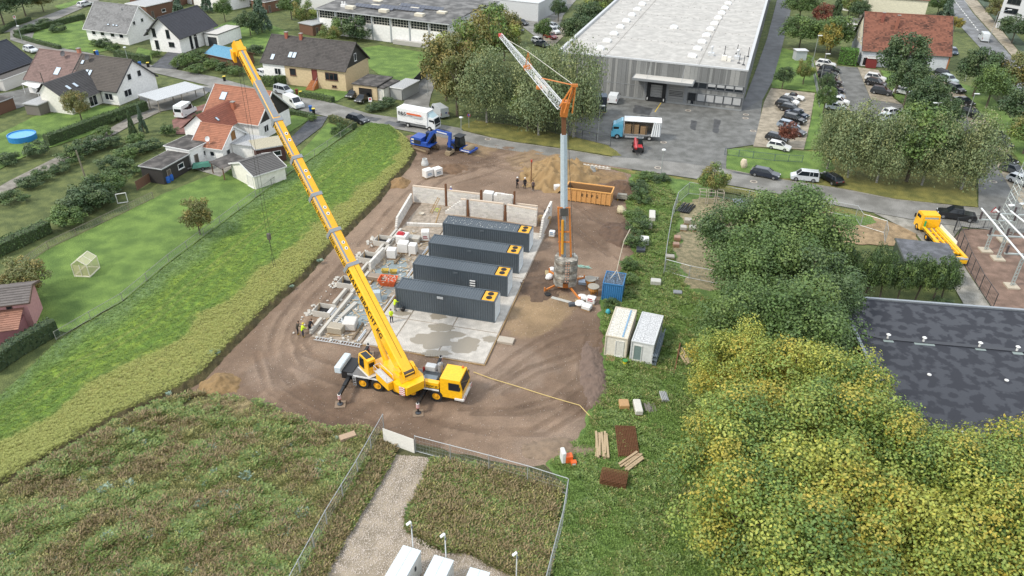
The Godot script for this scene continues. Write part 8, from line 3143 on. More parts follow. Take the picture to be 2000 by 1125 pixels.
	tree("shrub",1835,604,1.4,2.6,"low bush at the gate of the black-roofed building","shrub")
func hedge(label: String,px: Array,w: float,h: float,leaf:=0.16,tones:=[70,92,50,84,106,58,60,82,46]) -> void:
	var p:=pxpoly(px)
	var v:=PackedVector3Array()
	var nn:=PackedVector3Array()
	var cc:=PackedColorArray()
	var idx:=PackedInt32Array()
	var pl:=pal(tones)
	var core:=B.new()
	for i in p.size() - 1:
		var a:=V3(p[i].x,0,p[i].y)
		var b:=V3(p[i+1].x,0,p[i+1].y)
		var d:=(b - a).normalized()
		var s:=d.cross(Vector3.UP)
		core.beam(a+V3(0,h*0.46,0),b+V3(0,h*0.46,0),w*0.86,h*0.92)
		var n:=int(a.distance_to(b)*(2*h+w)*26)
		for k in n:
			var t:=rng.randf()*(2*h+w)
			var base:=a.lerp(b,rng.randf())
			var o:=s
			var q:=base+V3(0,t,0)+s*w*0.47
			if t > 2*h:
				o=Vector3.UP
				q=base+V3(0,h*0.97,0)+s*(t - 2*h - w*0.5)
			elif t > h:
				o=-s
				q=base+V3(0,t - h,0) - s*w*0.47
			q += V3(rng.randf_range(-0.07,0.07),rng.randf_range(-0.05,0.09),rng.randf_range(-0.07,0.07))
			var m:=(o+V3(rng.randfn(),rng.randfn(),rng.randfn())*0.4).normalized()
			var e:=m.cross(V3(rng.randfn(),rng.randfn(),rng.randfn())).normalized()*leaf*rng.randf_range(0.5,1.0)
			var f:=e.cross(m)*0.7
			var z:=v.size()
			var col: Color=pl[rng.randi() % pl.size()]*rng.randf_range(0.8,1.2)
			v.append_array(PackedVector3Array([q - e,q+f,q+e,q - f]))
			for j in 4:
				nn.append(m); cc.append(col)
			idx.append_array(PackedInt32Array([z,z+2,z+1,z,z+3,z+2]))
	var o:=thing("hedge",label,"hedge")
	put(o,"foliage",raw(v,nn,cc,idx),foliage())
	part(o,"branches",core,plainm("3c4a2c",0.9))  # solid dark green box filling the hedge beneath its leaves
func scatter(called: String,label: String,m: Mesh,pts: PackedVector3Array,s0: float,s1: float) -> void:
	var mm:=MultiMesh.new()
	mm.transform_format=MultiMesh.TRANSFORM_3D
	mm.mesh=m
	mm.instance_count=pts.size()
	var buf:=PackedFloat32Array()
	buf.resize(pts.size()*12)
	for i in pts.size():
		var t:=rng.randf()*TAU
		var s:=rng.randf_range(s0,s1)
		var k:=i*12
		var p:=pts[i]
		buf[k]=cos(t)*s; buf[k+2]=sin(t)*s; buf[k+3]=p.x
		buf[k+5]=s*rng.randf_range(0.7,1.2); buf[k+7]=p.y
		buf[k+8]=-sin(t)*s; buf[k+10]=cos(t)*s; buf[k+11]=p.z
	mm.buffer=buf
	var o:=MultiMeshInstance3D.new()
	o.multimesh=mm
	o.material_override=foliage()
	o.name=numbered(called)
	add_child(o)
	tag(o,label,"plants","","stuff")
func tuft(sd: int,blades: int,h: float,spread: float,w: float,p: Array) -> ArrayMesh:
	var r:=RandomNumberGenerator.new()
	r.seed=sd
	var b:=B.new()
	b.tint=true
	for i in blades:
		var t:=r.randf()*TAU
		var d:=V3(cos(t),0,sin(t))
		var s:=V3(-d.z,0,d.x)*w*r.randf_range(0.6,1.2)
		var a:=d*spread*r.randf()*0.5
		var e:=a+d*spread*r.randf_range(0.3,1.0)+V3(0,h*r.randf_range(0.5,1.1),0)
		var m:=a.lerp(e,0.55)+V3(0,h*0.15,0)
		b.col=p[r.randi() % p.size()]*r.randf_range(0.8,1.2)
		b.tri(a - s*0.5,a+s*0.5,m+s)
		b.quad(m - s,m+s,e,e - s*0.1)
	return b.mesh()
func fill_poly(poly: PackedVector2Array,n: int,y: float,mound:=false,patchy:=0.0) -> PackedVector3Array:
	var lo:=poly[0]
	var hi:=poly[0]
	for p in poly:
		lo=lo.min(p)
		hi=hi.max(p)
	var r:=PackedVector3Array()
	for i in n:
		var p:=Vector2(rng.randf_range(lo.x,hi.x),rng.randf_range(lo.y,hi.y))
		if not Geometry2D.is_point_in_polygon(p,poly):
			continue
		if mound and Vector2(p.x - G(470,795).x,(p.y - G(470,795).z)*2.6).length() < 6.0 and rng.randf() < 0.9:
			continue
		if patchy > 0.0 and noise.get_noise_2d(p.x*2.5+patchy*50,p.y*2.5) < -0.05:
			continue
		r.append(V3(p.x,weed_height(p.x,p.y) - 0.03 if mound else y,p.y))
	return r
func build_weeds() -> void:
	var gr:=pal([108,136,62,122,148,70,94,120,56])
	var ol:=pal([140,138,82,124,126,72,106,112,62,156,150,94])
	var dry:=pal([136,120,88,116,104,76,148,130,96,98,96,64])
	var t1:=tuft(1,12,0.24,0.24,0.035,gr)
	var t2:=tuft(2,14,0.34,0.4,0.06,ol)
	var t5:=tuft(5,12,0.3,0.4,0.06,pal([158,164,88,140,150,76,172,172,100]))
	var t3:=tuft(3,16,0.5,0.5,0.05,dry)
	var t4:=tuft(4,12,0.22,0.34,0.1,pal([98,120,60,112,130,66,82,104,52]))
	var meadow:=pxpoly([1240,345,1300,350,1330,400,1310,500,1340,565,1420,600,1420,860,1500,1130,1070,1140,1108,950,1075,905,1140,852,1160,802,1186,750,1180,720,1186,680,1175,640,1180,600,1195,560,1222,522,1240,500,1246,465,1234,440,1224,400])
	scatter("meadow_grass","short green grass tufts of the meadow beside the site",t1,fill_poly(meadow,46000,0.06),0.6,1.3)
	scatter("meadow_weeds","broad-leaved low weeds spread through the meadow",t4,fill_poly(meadow,16000,0.06,false,0.3),0.6,1.5)
	scatter("meadow_stalks","dry stalks in patches of the meadow",t2,fill_poly(meadow,7000,0.06,false,0.8),0.6,1.1)
	scatter("dry_weeds","dry brown weeds covering the rough field corner",t3,fill_poly(weed_poly,22000,0,true,0.5),0.4,1.0)
	scatter("olive_weeds","olive weeds covering the rough field corner",t2,fill_poly(weed_poly,42000,0,true),0.5,1.1)
	scatter("green_weeds","fresh green weeds in patches of the rough field corner",t4,fill_poly(weed_poly,40000,0,true,0.9),0.7,1.7)
	for side in [[848,900,1020,925,1095,952,1050,1240,1010,1130,920,1085,861,1074,801,1040,795,1016,803,991,828,943],[752,856,770,884,741,936,700,1004,673,1049,620,1150,570,1150,640,1032,700,932]]:
		var wp:=pxpoly(side)
		scatter("dry_weeds","dry grey-brown weeds along the gravel path",t3,fill_poly(wp,3600,0.06),0.5,1.1)
		scatter("olive_weeds","olive weeds along the gravel path",t2,fill_poly(wp,6500,0.06),0.7,1.3)
		scatter("green_weeds","broad green weeds along the gravel path",t4,fill_poly(wp,9000,0.06,false,0.4),0.7,1.7)
	var fieldp: PackedVector3Array=get_node("field").mesh.surface_get_arrays(0)[Mesh.ARRAY_VERTEX]
	var og:=PackedVector3Array()
	var gg:=PackedVector3Array()
	for i in 70000:
		var row:=rng.randi() % 420
		var j:=rng.randi() % 105+1
		var q:=fieldp[row*111+j].lerp(fieldp[(row+1)*111+j],rng.randf())+V3(rng.randf_range(-0.2,0.2),0,0)
		if float(j)/110 > lerpf(0.54,0.86,row/420.0) - 0.1*noise.get_noise_2d(q.x*1.5,q.z*1.5):
			og.append(q)
		elif i % 2:
			gg.append(q)
	scatter("field_stubble","pale olive growth on the strip of the field beside the site",t5,og,0.25,0.5)
	scatter("field_grass","bright green grass of the long field",t1,gg,0.4,0.75)
	var st:=B.new()
	st.tint=true
	st.col=lin(196,184,172)
	st.ball(V3(0,0.02,0),V3(0.05,0.035,0.04),5,3)
	scatter("loose_stones","small pale stones strewn over the bare site soil",st.mesh(),fill_poly(site_poly,9000,0.0),0.25,0.9)
	scatter("path_stones","pale pebbles of the gravel path",st.mesh(),fill_poly(pxpoly([771,888,841,896,824,943,799,991,791,1016,800,1043,861,1076,920,1085,1010,1130,635,1121,673,1051,700,1006,741,938]),16000,0.065),0.5,1.3)
	var cb:=[]
	for k in 3:
		cb.append(tuft(70+k,90,0.34,0.7,0.17,pal([122,144,124,102,126,106,142,160,144,88,110,92])))
	var spots:=[[190,965],[175,915],[225,880],[210,905],[180,885],[205,955],[250,945],[275,865],[310,915],[370,935],[310,990],[350,985],[405,945],[420,925],[395,985],[460,1000],[480,930],[500,890],[520,910],[565,915],[560,870],[545,860],[620,925],[630,905],[590,1000],[580,960],[545,1020],[555,1035],[210,1050],[240,1110],[165,1100],[105,1095],[40,1035],[15,1085],[35,1045],[130,995],[95,970],[250,845],[330,770],[245,825],[410,875],[440,965],[300,1040],[290,1045],[235,1000],[260,1010],[375,1105],[120,1060],[60,990],[650,855],[645,870],[490,850],[540,1110],[520,1105],[345,1045],[395,1035],[450,1060],[160,935],[380,730],[420,690],[365,775],[570,560],[625,510],[705,395],[725,375],[1000,470]]
	for i in spots.size() - 1:
		var w:=G(spots[i][0],spots[i][1],0.4)
		var inw:=Geometry2D.is_point_in_polygon(Vector2(w.x,w.z),weed_poly)
		var o:=solo("wild_cabbage",cb[i % 3],foliage(),"blue-green wild cabbage plant growing among the weeds","plant","wild cabbage plants among the weeds",V3(w.x,weed_height(w.x,w.z)+0.03 if inw else 0.4,w.z),rng.randf()*TAU)
		o.scale=Vector3.ONE*rng.randf_range(0.4,0.8)
func fence(called: String,label: String,px: Array,h: float,gap: float,post: Material,wire: Material,step:=0.28,y:=0.0,solid:=false) -> void:
	var o:=thing(called,label,"fence")
	var p:=pxpoly(px)
	var w:=B.new()
	var r:=B.new()
	for i in p.size() - 1:
		var a:=V3(p[i].x,y,p[i].y)
		var b:=V3(p[i+1].x,y,p[i+1].y)
		var n:=maxi(1,int(round(a.distance_to(b)/gap)))
		for k in n+(1 if i == p.size() - 2 else 0):
			var q:=a.lerp(b,float(k)/n)
			var pb:=B.new()
			pb.tube(q,q+V3(0,h+0.05,0),0.045,0.045,6)
			part(o,"post",pb,post)
		r.tube(a+V3(0,h,0),b+V3(0,h,0),0.035,0.035,5)
		r.tube(a+V3(0,0.15,0),b+V3(0,0.15,0),0.03,0.03,5)
		if solid:
			w.beam(a+V3(0,h/2,0),b+V3(0,h/2,0),0.04,h - 0.05)
			continue
		var m:=int(a.distance_to(b)/step)
		for k in m:
			var q:=a.lerp(b,(k+0.5)/m)
			w.beam(q+V3(0,0.15,0),q+V3(0,h,0),0.012,0.012)
		for k in 4:
			w.beam(a+V3(0,0.3+h*k*0.2,0),b+V3(0,0.3+h*k*0.2,0),0.01,0.01)
	part(o,"rail",r,post)
	part(o,"mesh_panel",w,wire).set_meta("kind","stuff")
func build_gardens() -> void:
	var wire:=plainm("9aa09c",0.5,0.3)
	var steel:=plainm("b4b8ba",0.45,0.4)
	var green:=plainm("4f6a55",0.6)
	var dark:=plainm("33373b",0.6)
	hedge("long clipped hedge between the pool garden and the garden track",[93,284,190,248,286,214],1.5,1.9)
	hedge("clipped hedge on the far side of the hedged lawn",[32,70,90,54,165,36],1.2,1.3)
	hedge("low hedge along the street before the hedged lawn",[30,72,70,84,118,96],1.0,0.9)
	hedge("hedge beside the drive of the black-roofed house",[228,112,262,120,292,124],1.6,1.8)
	hedge("tall clipped hedge at the white half of the yellow house",[516,166,540,168,566,160],1.6,2.0,0.16,[96,118,60,84,106,54])
	hedge("low clipped hedge in front of the yellow house",[590,188,625,194,651,200],1.2,1.1,0.16,[96,118,60,84,106,54])
	hedge("low hedge beside the bins on the near side of the street",[566,222,590,226,612,231],1.0,0.8)
	hedge("brownish hedge behind the dark parked estate",[646,236,668,243,694,252],1.2,1.2,0.16,[110,106,64,92,100,56])
	hedge("tall dark hedge beside the pink house",[-20,732,40,690,110,650],1.4,2.0,0.14,[52,72,48,64,84,54,44,62,42])
	hedge("rough hedge at the lower end of the wild garden",[-20,505,40,478,96,452],1.8,1.7)
	hedge("bright green clipped block hedge next to the farmhouse",[1636,122,1672,126],3.2,3.6,0.2,[88,128,52,76,114,46])
	hedge("hedge of the far corner garden by the round sign",[0,66,30,48,60,40],1.0,1.0)
	fence("field_fence","green wire fence with thin posts between gardens and field",[110,664,240,588,330,512,430,437,500,385,560,342,640,287,690,252],1.1,4.2,plainm("8a8a80"),plainm("7d8f86"),0.4)
	fence("garden_fence","wire fence with wooden posts along the wild garden",[30,532,95,486,200,436,300,388],1.1,4.5,plainm("7a7264"),plainm("8a9088"),0.4)
	fence("mesh_fence","long green-grey mesh fence from the banner to the bottom weeds",[750,840,700,930,640,1030,560,1180],1.9,2.6,steel,wire,0.3,0.06)
	fence("site_fence","temporary steel fence along the lower edge of the site",[812,884,880,902,955,922,1030,943,1108,968],2.0,3.4,steel,wire,0.3,0.06)
	fence("site_fence","temporary steel fence running from the corner down to the frame edge",[1108,968,1098,1030,1075,1120,1060,1180],2.0,3.4,steel,wire,0.3,0.06)
	fence("compound_fence","temporary fence bending round the storage compound",[1296,536,1300,500,1312,430,1322,400,1344,380],2.0,3.4,steel,wire,0.3,0.06)
	fence("compound_fence","temporary fence behind the storage compound",[1344,380,1400,386,1460,396,1500,404],2.0,3.4,steel,wire,0.3,0.06)
	fence("compound_fence","temporary fence closing the compound towards the plane trees",[1298,532,1345,545,1400,556],1.9,3.4,steel,wire,0.3,0.06)
	fence("track_fence","temporary fence beside the dirt track and sand heap",[1580,408,1618,416,1670,426,1680,442,1726,456,1728,474],2.0,3.4,steel,wire,0.3)
	fence("yard_fence","dark metal fence of the hall yard behind the street verge",[930,236,1010,247,1110,266,1192,286],1.8,2.8,dark,dark,0.22)
	fence("yard_gate","low dark sliding gate beside the boulder",[1415,303,1470,310,1512,315,1566,318],1.3,3.0,plainm("4f6068"),plainm("4f6068"),0.3)
	fence("yard_fence","dark mesh fence behind the verge birches",[1620,302,1700,315,1800,338,1905,366],1.6,2.8,dark,dark,0.24)
	fence("bay_fence","slatted fence at the left bays of the staff car park",[1584,124,1592,165,1600,210],1.4,2.6,plainm("8f9496"),plainm("8f9496"),0.16)
	fence("screen_fence","black screen fence along the yard lane",[786,196,815,165,846,132],2.0,2.6,dark,plainm("26282e"),0.3,0.0,true)
	fence("substation_fence","dark wire fence between concrete lane and substation",[1862,455,1888,520,1912,566,1938,604],2.2,2.4,dark,dark,0.35)
	fence("substation_fence","dark wire fence along the street side of the substation",[1862,452,1920,446,2010,452],2.2,2.4,dark,dark,0.35)
	fence("plank_fence","brown plank fence joining the tarred shed",[268,372,300,352,322,340],1.5,2.2,plainm("6a5a48"),mat("brown_boards"),0.3,0.0,true)
	var a:=G(750,866)
	var b:=G(810,888)
	var bn:=B.new()
	bn.beam(a+V3(0,1.05,0),b+V3(0,1.05,0),0.03,1.7)
	solo("fence_banner",bn,plainm("dcdad2"),"plain white banner panel on the temporary fence","banner")
	var pw:=thing("garden_pool","round blue garden pool on the lawn behind the long hedge","pool",G(45,272))
	var pr:=B.new()
	pr.lathe(Vector3.ZERO,[[2.3,0],[2.35,1.0],[2.2,1.0],[2.2,0.85]],24,false)
	part(pw,"wall",pr,paint("2f7fc0",0.4,false))
	var pt:=B.new()
	pt.lathe(V3(0,0.8,0),[[2.22,0],[2.22,0.05]],24)
	part(pw,"cover",pt,paint("5aa6dc",0.3,false))
	for q in [[187,107,"1c1d20","d8c040","black bin with yellow lid behind the dark brown roof"],[191,108,"2f66b0","2f66b0","blue bin behind the dark brown roof"],[274,130,"2f66b0","2f66b0","blue bin at the hedge opposite the white gable"],[290,131,"1c1d20","d8c040","black bin with yellow lid at the drive kerb"],[304,166,"1c1d20","d8c040","black bin with yellow lid above the carport roof"],[439,158,"1c1d20","d8c040","black bin with yellow lid below the shrub border"],[607,217,"2f66b0","2f66b0","blue bin at the kerb beside the crew-cab van"],[613,222,"1c1d20","d8c040","black bin with yellow lid next to the kerb hedge"],[588,188,"1c1d20","d8c040","black bin with yellow lid beside the silver minivan"],[580,184,"7a3a2c","7a3a2c","red-brown bin beside the silver minivan"]]:
		var o:=thing("wheelie_bin",q[4],"bin",G(q[0],q[1])+V3(0,0.03,0),0.3,"wheelie bins along the street")
		var bb:=B.new()
		bb.taper(-0.26,0.26,0,0.95,-0.28,0.28,-0.04,-0.04,-0.05)
		part(o,"body",bb,plainm(q[2],0.5))
		var bl:=B.new()
		bl.cbox(V3(0,1.0,0),V3(0.64,0.12,0.7),0.04)
		part(o,"lid",bl,plainm(q[3],0.5))
	for q in [[329,356],[335,352]]:
		var bb:=B.new()
		bb.lathe(Vector3.ZERO,[[0.34,0],[0.4,0.45],[0.34,0.95],[0.2,1.0]],14)
		solo("rain_barrel",bb,paint("2a62b4",0.5,false),"blue plastic rain barrel at the end of the tarred shed","barrel","rain barrels by the tarred shed",G(q[0],q[1]))
	var tr:=thing("boat_trailer","small trailer under a green tarpaulin on the lawn","trailer",G(395,330),0.4)
	var tb:=B.new()
	tb.taper(-1.5,1.5,0.5,1.1,-0.7,0.7,0.3,0.3,0.3)
	part(tr,"tarpaulin",tb,plainm("3f7a68",0.5))
	for z in [-0.75,0.75]:
		wheel(tr,V3(0.1,0.3,z),0.3,0.18,"8a8a8a","wheel",1.0 if z > 0 else -1.0)
	var db:=B.new()
	db.beam(V3(-1.4,0.5,0),V3(-2.6,0.35,0),0.1,0.1)
	part(tr,"drawbar",db,plainm("8a8a8a"))
	var up:=B.new()
	up.tube(Vector3.ZERO,V3(-0.2,5.2,0),0.14,0.1,8)
	solo("utility_pole",up,mat("pole_wood",Color("8f8774"),0.9,grey("dust2",0.05,0.75),1.0),"bare leaning wooden utility pole in the wild garden","pole","",G(169,354))
	var up2:=B.new()
	up2.tube(Vector3.ZERO,V3(-0.3,7.5,0),0.1,0.07,8)
	solo("utility_pole",up2,plainm("4a4640"),"thin dark mast in front of the cream extension","pole","",G(104,216))
	var go:=B.new()
	go.path([V3(-0.7,0,0),V3(-0.7,1.5,0),V3(0.7,1.5,0),V3(0.7,0,0),V3(-0.7,0.05,0)],0.07)
	solo("goal_frame",go,plainm("d8d8d2"),"small white frame standing at the garden fence","frame","",G(240,396),0.5)
	var bo:=B.new()
	bo.ball(V3(0,0.75,0),V3(0.62,0.95,0.4),9,7)
	for i in bo.v.size():
		var q:=bo.v[i]
		bo.v[i]=q*(1.0+0.45*noise.get_noise_3d(q.x*14,q.y*14,q.z*14))
	solo("boulder",bo,plainm("cdbfa8"),"upright pale boulder on the grass beside the sliding gate","boulder","",G(1452,328))
	for q in [[1290,346,4.6,0,"pale street lamp with round head below the hall entrance"],[901,266,3.4,0,"street lamp with round head behind the road roller"],[1167,275,6.5,1,"tall yard lamp beside the light blue truck"],[836,186,5.5,1,"lamp post at the yard lane fence"],[1586,128,7,1,"tall lamp beside the golden tree"],[1602,158,6,1,"lamp among the left bays"],[1884,160,5.5,1,"lamp beside the leafy tree at the long bays"],[1888,232,5,1,"lamp at the birch tips"],[1815,262,6,2,"twin-headed lamp between the verge birches"],[1930,84,8,3,"curved road lamp over the pale van"],[45,84,4,0,"small street lamp at the hedged lawn"],[252,128,4,0,"street lamp behind the dark brown roof ridge"]]:
		var o:=thing("street_lamp",q[4],"lamp",G(q[0],q[1])+V3(0,0.02,0))
		var pb:=B.new()
		pb.tube(Vector3.ZERO,V3(0,q[2],0),0.07,0.05,8)
		if q[3] == 3:
			pb.tube(V3(0,q[2],0),V3(2.4,q[2]+0.6,0),0.05,0.05,6)
		part(o,"pole",pb,plainm("a9adae",0.5,0.3))
		var hb:=B.new()
		if q[3] == 0:
			hb.lathe(V3(0,q[2],0),[[0.14,0],[0.34,0.12],[0.3,0.24],[0.05,0.3]],12)
		elif q[3] == 2:
			hb.bx(-1.0,-0.3,q[2],q[2]+0.12,-0.15,0.15)
			hb.bx(0.3,1.0,q[2],q[2]+0.12,-0.15,0.15)
			hb.bx(-0.3,0.3,q[2]+0.02,q[2]+0.08,-0.04,0.04)
		else:
			var dx:=2.4 if q[3] == 3 else 0.0
			hb.bx(dx - 0.1,dx+0.9,q[2]+(0.55 if dx > 0 else 0.0),q[2]+(0.7 if dx > 0 else 0.14),-0.16,0.16)
		part(o,"lamp_head",hb,plainm("dfe2e2"))
	for q in [[725,218,0,"white zone sign on a post by the small black car"],[916,250,1,"round no-parking sign on the birch verge"],[1930,442,2,"red warning triangle sign at the substation corner"],[34,52,0,"white street sign at the upper left corner"]]:
		var o:=thing("road_sign",q[3],"sign",G(q[0],q[1]))
		var pb:=B.new()
		pb.tube(Vector3.ZERO,V3(0,2.4,0),0.04,0.04,6)
		part(o,"post",pb,plainm("a9adae",0.5,0.3))
		var sb:=B.new()
		if q[2] == 2:
			sb.extr([Vector2(-0.5,2.3),Vector2(0.5,2.3),Vector2(0,3.2)],0.04,0.07)
		elif q[2] == 1:
			sb.tube(V3(0,2.5,0.04),V3(0,2.5,0.07),0.32,0.32,16)
		else:
			sb.bx(-0.35,0.35,2.0,2.9,0.04,0.07)
		var sp:=part(o,"plate",sb,plainm("dedcd8") if q[2] == 0 else paint("b03a3c",0.5,false))
		var ib:=B.new()
		if q[2] == 2:
			ib.extr([Vector2(-0.3,2.42),Vector2(0.3,2.42),Vector2(0,2.95)],0.07,0.076)
		else:
			ib.tube(V3(0,2.55,0.07),V3(0,2.55,0.076),0.22,0.22,14)
		part(sp,"symbol",ib,[plainm("c23a3c"),plainm("3a5a9c"),plainm("e0dedc")][q[2]])
	build_substation()
func build_substation() -> void:
	var zinc:=plainm("b2bab8",0.5,0.3)
	var pale:=plainm("dfe3e4",0.4)
	var k:=0
	for q in [[1924,490,4.6],[1948,506,3.4],[1975,560,4.6],[1960,470,4.0]]:
		var o:=thing("busbar_support",["galvanised support post with insulators beside the warning sign","short support post carrying the cross beam","galvanised support post at the front of the substation","support post behind the pale busbars"][k],"support",G(q[0],q[1])+V3(0,0.02,0),-0.1)
		var f:=B.new()
		f.bx(-0.75,0.75,0,0.2,-0.75,0.75)
		part(o,"footing",f,plainm("b8ad9a"))
		var p:=B.new()
		for s in [-0.16,0.16]:
			p.bx(s - 0.04,s+0.04,0.2,q[2],-0.1,0.1)
		for i in 8:
			p.bx(-0.16,0.16,0.4+i*0.5,0.5+i*0.5,-0.06,0.06)
		part(o,"column",p,zinc)
		var c:=B.new()
		c.bx(-2.4,2.4,q[2],q[2]+0.16,-0.12,0.12)
		part(o,"cross_arm",c,zinc)
		for s in [-2.2,0.0,2.2]:
			var ins:=B.new()
			var prof:=[]
			for i in 7:
				prof.append([0.09,i*0.17])
				prof.append([0.17,i*0.17+0.06])
			ins.lathe(V3(s,q[2]+0.16,0),prof,8)
			part(o,"insulator",ins,plainm("3a2c2c",0.3))
		k += 1
	k=0
	for q in [[1917,407,2060,575],[1945,409,2075,540],[1974,412,2090,505]]:
		var b:=B.new()
		b.tube(G(q[0],q[1],5.7),G(q[2],q[3],5.7),0.11,0.11,8)
		solo("busbar",b,pale,"long pale tube busbar resting on dark insulators","busbar","busbars of the substation")
		k += 1
	var o:=thing("lattice_mast","pale steel lattice mast with two lamps at the lane corner","mast",G(1958,455)+V3(0,0.02,0),0.3)
	var m:=B.new()
	var prev:=[]
	for i in 17:
		var w:=lerpf(0.9,0.35,i/16.0)
		var now:=[V3(-w,i*0.9,-w),V3(w,i*0.9,-w),V3(w,i*0.9,w),V3(-w,i*0.9,w)]
		if i > 0:
			for j in 4:
				m.tube(prev[j],now[j],0.055,0.055,5,false)
				m.tube(prev[j],now[(j+1) % 4],0.035,0.035,4,false)
		prev=now
	part(o,"lattice",m,zinc)
	for s in [-1.1,0.9]:
		var l:=B.new()
		l.cbox(V3(s,4.8,0.6),V3(0.8,0.2,0.5),0.05)
		part(o,"floodlight",l,pale)
func person_mesh(pose: int,top: Color,legs: Color,feet: Color,hair: Color) -> ArrayMesh:
	var skin:=lin(196,150,124)
	var lean:=0.0
	var bones:=[]
	var hip:=V3(0,0.95,0)
	var neck:=V3(0,1.48,0)
	var ha:=[V3(-0.25,0.85,0.08),V3(0.25,0.85,0.08)]
	if pose == 1:
		neck=V3(0,1.42,0.16)
		ha=[V3(-0.2,1.1,0.5),V3(0.2,1.15,0.48)]
	elif pose == 2:
		neck=V3(0,1.2,0.42)
		ha=[V3(-0.18,0.6,0.62),V3(0.18,0.62,0.6)]
	elif pose == 3:
		ha=[V3(-0.1,1.05,0.28),V3(0.12,1.08,0.26)]
	var dirn:=(neck - hip).normalized()
	var head:=neck+dirn*0.2+V3(0,0.04,0.02)
	bones.append([hip,hip.lerp(neck,0.85),0.15,0.17,top])
	bones.append([neck - dirn*0.08+V3(-0.15,0,0),neck - dirn*0.08+V3(0.15,0,0),0.085,0.085,top])
	bones.append([neck,head,0.055,0.06,skin])
	bones.append([head,head+V3(0,0.06,0),0.095,0.1,hair])
	bones.append([head+V3(0,-0.03,0.05),head+V3(0,0.02,0.06),0.06,0.06,skin])
	for s in 2:
		var sg:=-1.0 if s == 0 else 1.0
		var sh:=neck - dirn*0.08+V3(sg*0.19,0,0)
		var el: Vector3=sh.lerp(ha[s],0.5)+V3(sg*0.06,-0.03,-0.06)
		bones.append([sh,el,0.065,0.052,top])
		bones.append([el,ha[s],0.05,0.038,top])
		bones.append([ha[s],ha[s]+(ha[s] - el).normalized()*0.14,0.04,0.03,skin])
		var kn:=V3(sg*0.11,0.5,0.05+0.03*sg)
		var an:=V3(sg*0.13,0.09,0.04*sg)
		bones.append([hip+V3(sg*0.09,-0.02,0),kn,0.1,0.075,legs])
		bones.append([kn,an,0.07,0.05,legs])
		bones.append([an+V3(0,-0.04,-0.03),an+V3(0,-0.045,0.16),0.05,0.04,feet])
	var c:=0.04
	var lo:=V3(-0.45,-0.06,-0.35)
	var nx:=23
	var ny:=48
	var nz:=30
	var val:=PackedFloat32Array()
	val.resize(nx*ny*nz)
	val.fill(1.0)
	for b in bones:
		var a: Vector3=b[0]
		var e: Vector3=b[1]
		var d:=e - a
		var dd:=d.length_squared()
		var mn:=(a.min(e) - Vector3.ONE*0.28 - lo)/c
		var mx:=(a.max(e)+Vector3.ONE*0.28 - lo)/c
		for k in range(maxi(0,int(mn.z)),mini(nz,int(mx.z)+1)):
			for j in range(maxi(0,int(mn.y)),mini(ny,int(mx.y)+1)):
				for i in range(maxi(0,int(mn.x)),mini(nx,int(mx.x)+1)):
					var p:=lo+V3(i,j,k)*c
					var t:=clampf((p - a).dot(d)/dd,0,1)
					var f: float=p.distance_to(a+d*t) - lerpf(b[2],b[3],t)
					var q:=(k*ny+j)*nx+i
					var h:=clampf(0.5+0.5*(val[q] - f)/0.035,0,1)
					val[q]=lerpf(val[q],f,h) - 0.035*h*(1.0 - h)
	var vid:={}
	var v:=PackedVector3Array()
	var col:=PackedColorArray()
	var offs:=[0,1,nx,nx+1,nx*ny,nx*ny+1,nx*ny+nx,nx*ny+nx+1]
	for k in nz - 1:
		for j in ny - 1:
			for i in nx - 1:
				var q:=(k*ny+j)*nx+i
				var inside:=0
				for o in offs:
					if val[q+o] < 0.0:
						inside += 1
				if inside == 0 or inside == 8:
					continue
				var acc:=Vector3.ZERO
				var cnt:=0
				for e in [[0,1],[2,3],[4,5],[6,7],[0,2],[1,3],[4,6],[5,7],[0,4],[1,5],[2,6],[3,7]]:
					var fa:=val[q+offs[e[0]]]
					var fb:=val[q+offs[e[1]]]
					if (fa < 0.0) != (fb < 0.0):
						var pa:=V3(e[0] & 1,(e[0] >> 1) & 1,e[0] >> 2)
						var pb:=V3(e[1] & 1,(e[1] >> 1) & 1,e[1] >> 2)
						acc += pa.lerp(pb,fa/(fa - fb))
						cnt += 1
				var p:=lo+(V3(i,j,k)+acc/cnt)*c
				vid[q]=v.size()
				v.append(p)
				var best:=9.0
				var bc:=top
				for b in bones:
					var d: Vector3=b[1] - b[0]
					var t:=clampf((p - b[0]).dot(d)/d.length_squared(),0,1)
					var f: float=p.distance_to(b[0]+d*t) - lerpf(b[2],b[3],t)
					if f < best:
						best=f
						bc=b[4]
				col.append(bc)
	var idx:=PackedInt32Array()
	for k in range(1,nz - 1):
		for j in range(1,ny - 1):
			for i in range(1,nx - 1):
				var q:=(k*ny+j)*nx+i
				for ax in [[1,nx,nx*ny],[nx,nx*ny,1],[nx*ny,1,nx]]:
					var fa:=val[q]
					var fb:=val[q+ax[0]]
					if (fa < 0.0) == (fb < 0.0):
						continue
					var w:=[q,q - ax[1],q - ax[1] - ax[2],q - ax[2]]
					if not (vid.has(w[0]) and vid.has(w[1]) and vid.has(w[2]) and vid.has(w[3])):
						continue
					var z:=[vid[w[0]],vid[w[1]],vid[w[2]],vid[w[3]]]
					if fa < 0.0:
						idx.append_array(PackedInt32Array([z[0],z[2],z[1],z[0],z[3],z[2]]))
					else:
						idx.append_array(PackedInt32Array([z[0],z[1],z[2],z[0],z[2],z[3]]))
	var nn:=PackedVector3Array()
	nn.resize(v.size())
	for i in range(0,idx.size(),3):
		var m:=(v[idx[i+2]] - v[idx[i]]).cross(v[idx[i+1]] - v[idx[i]])
		for z in 3:
			nn[idx[i+z]] += m
	for i in nn.size():
		nn[i]=nn[i].normalized()
	return raw(v,nn,col,idx)
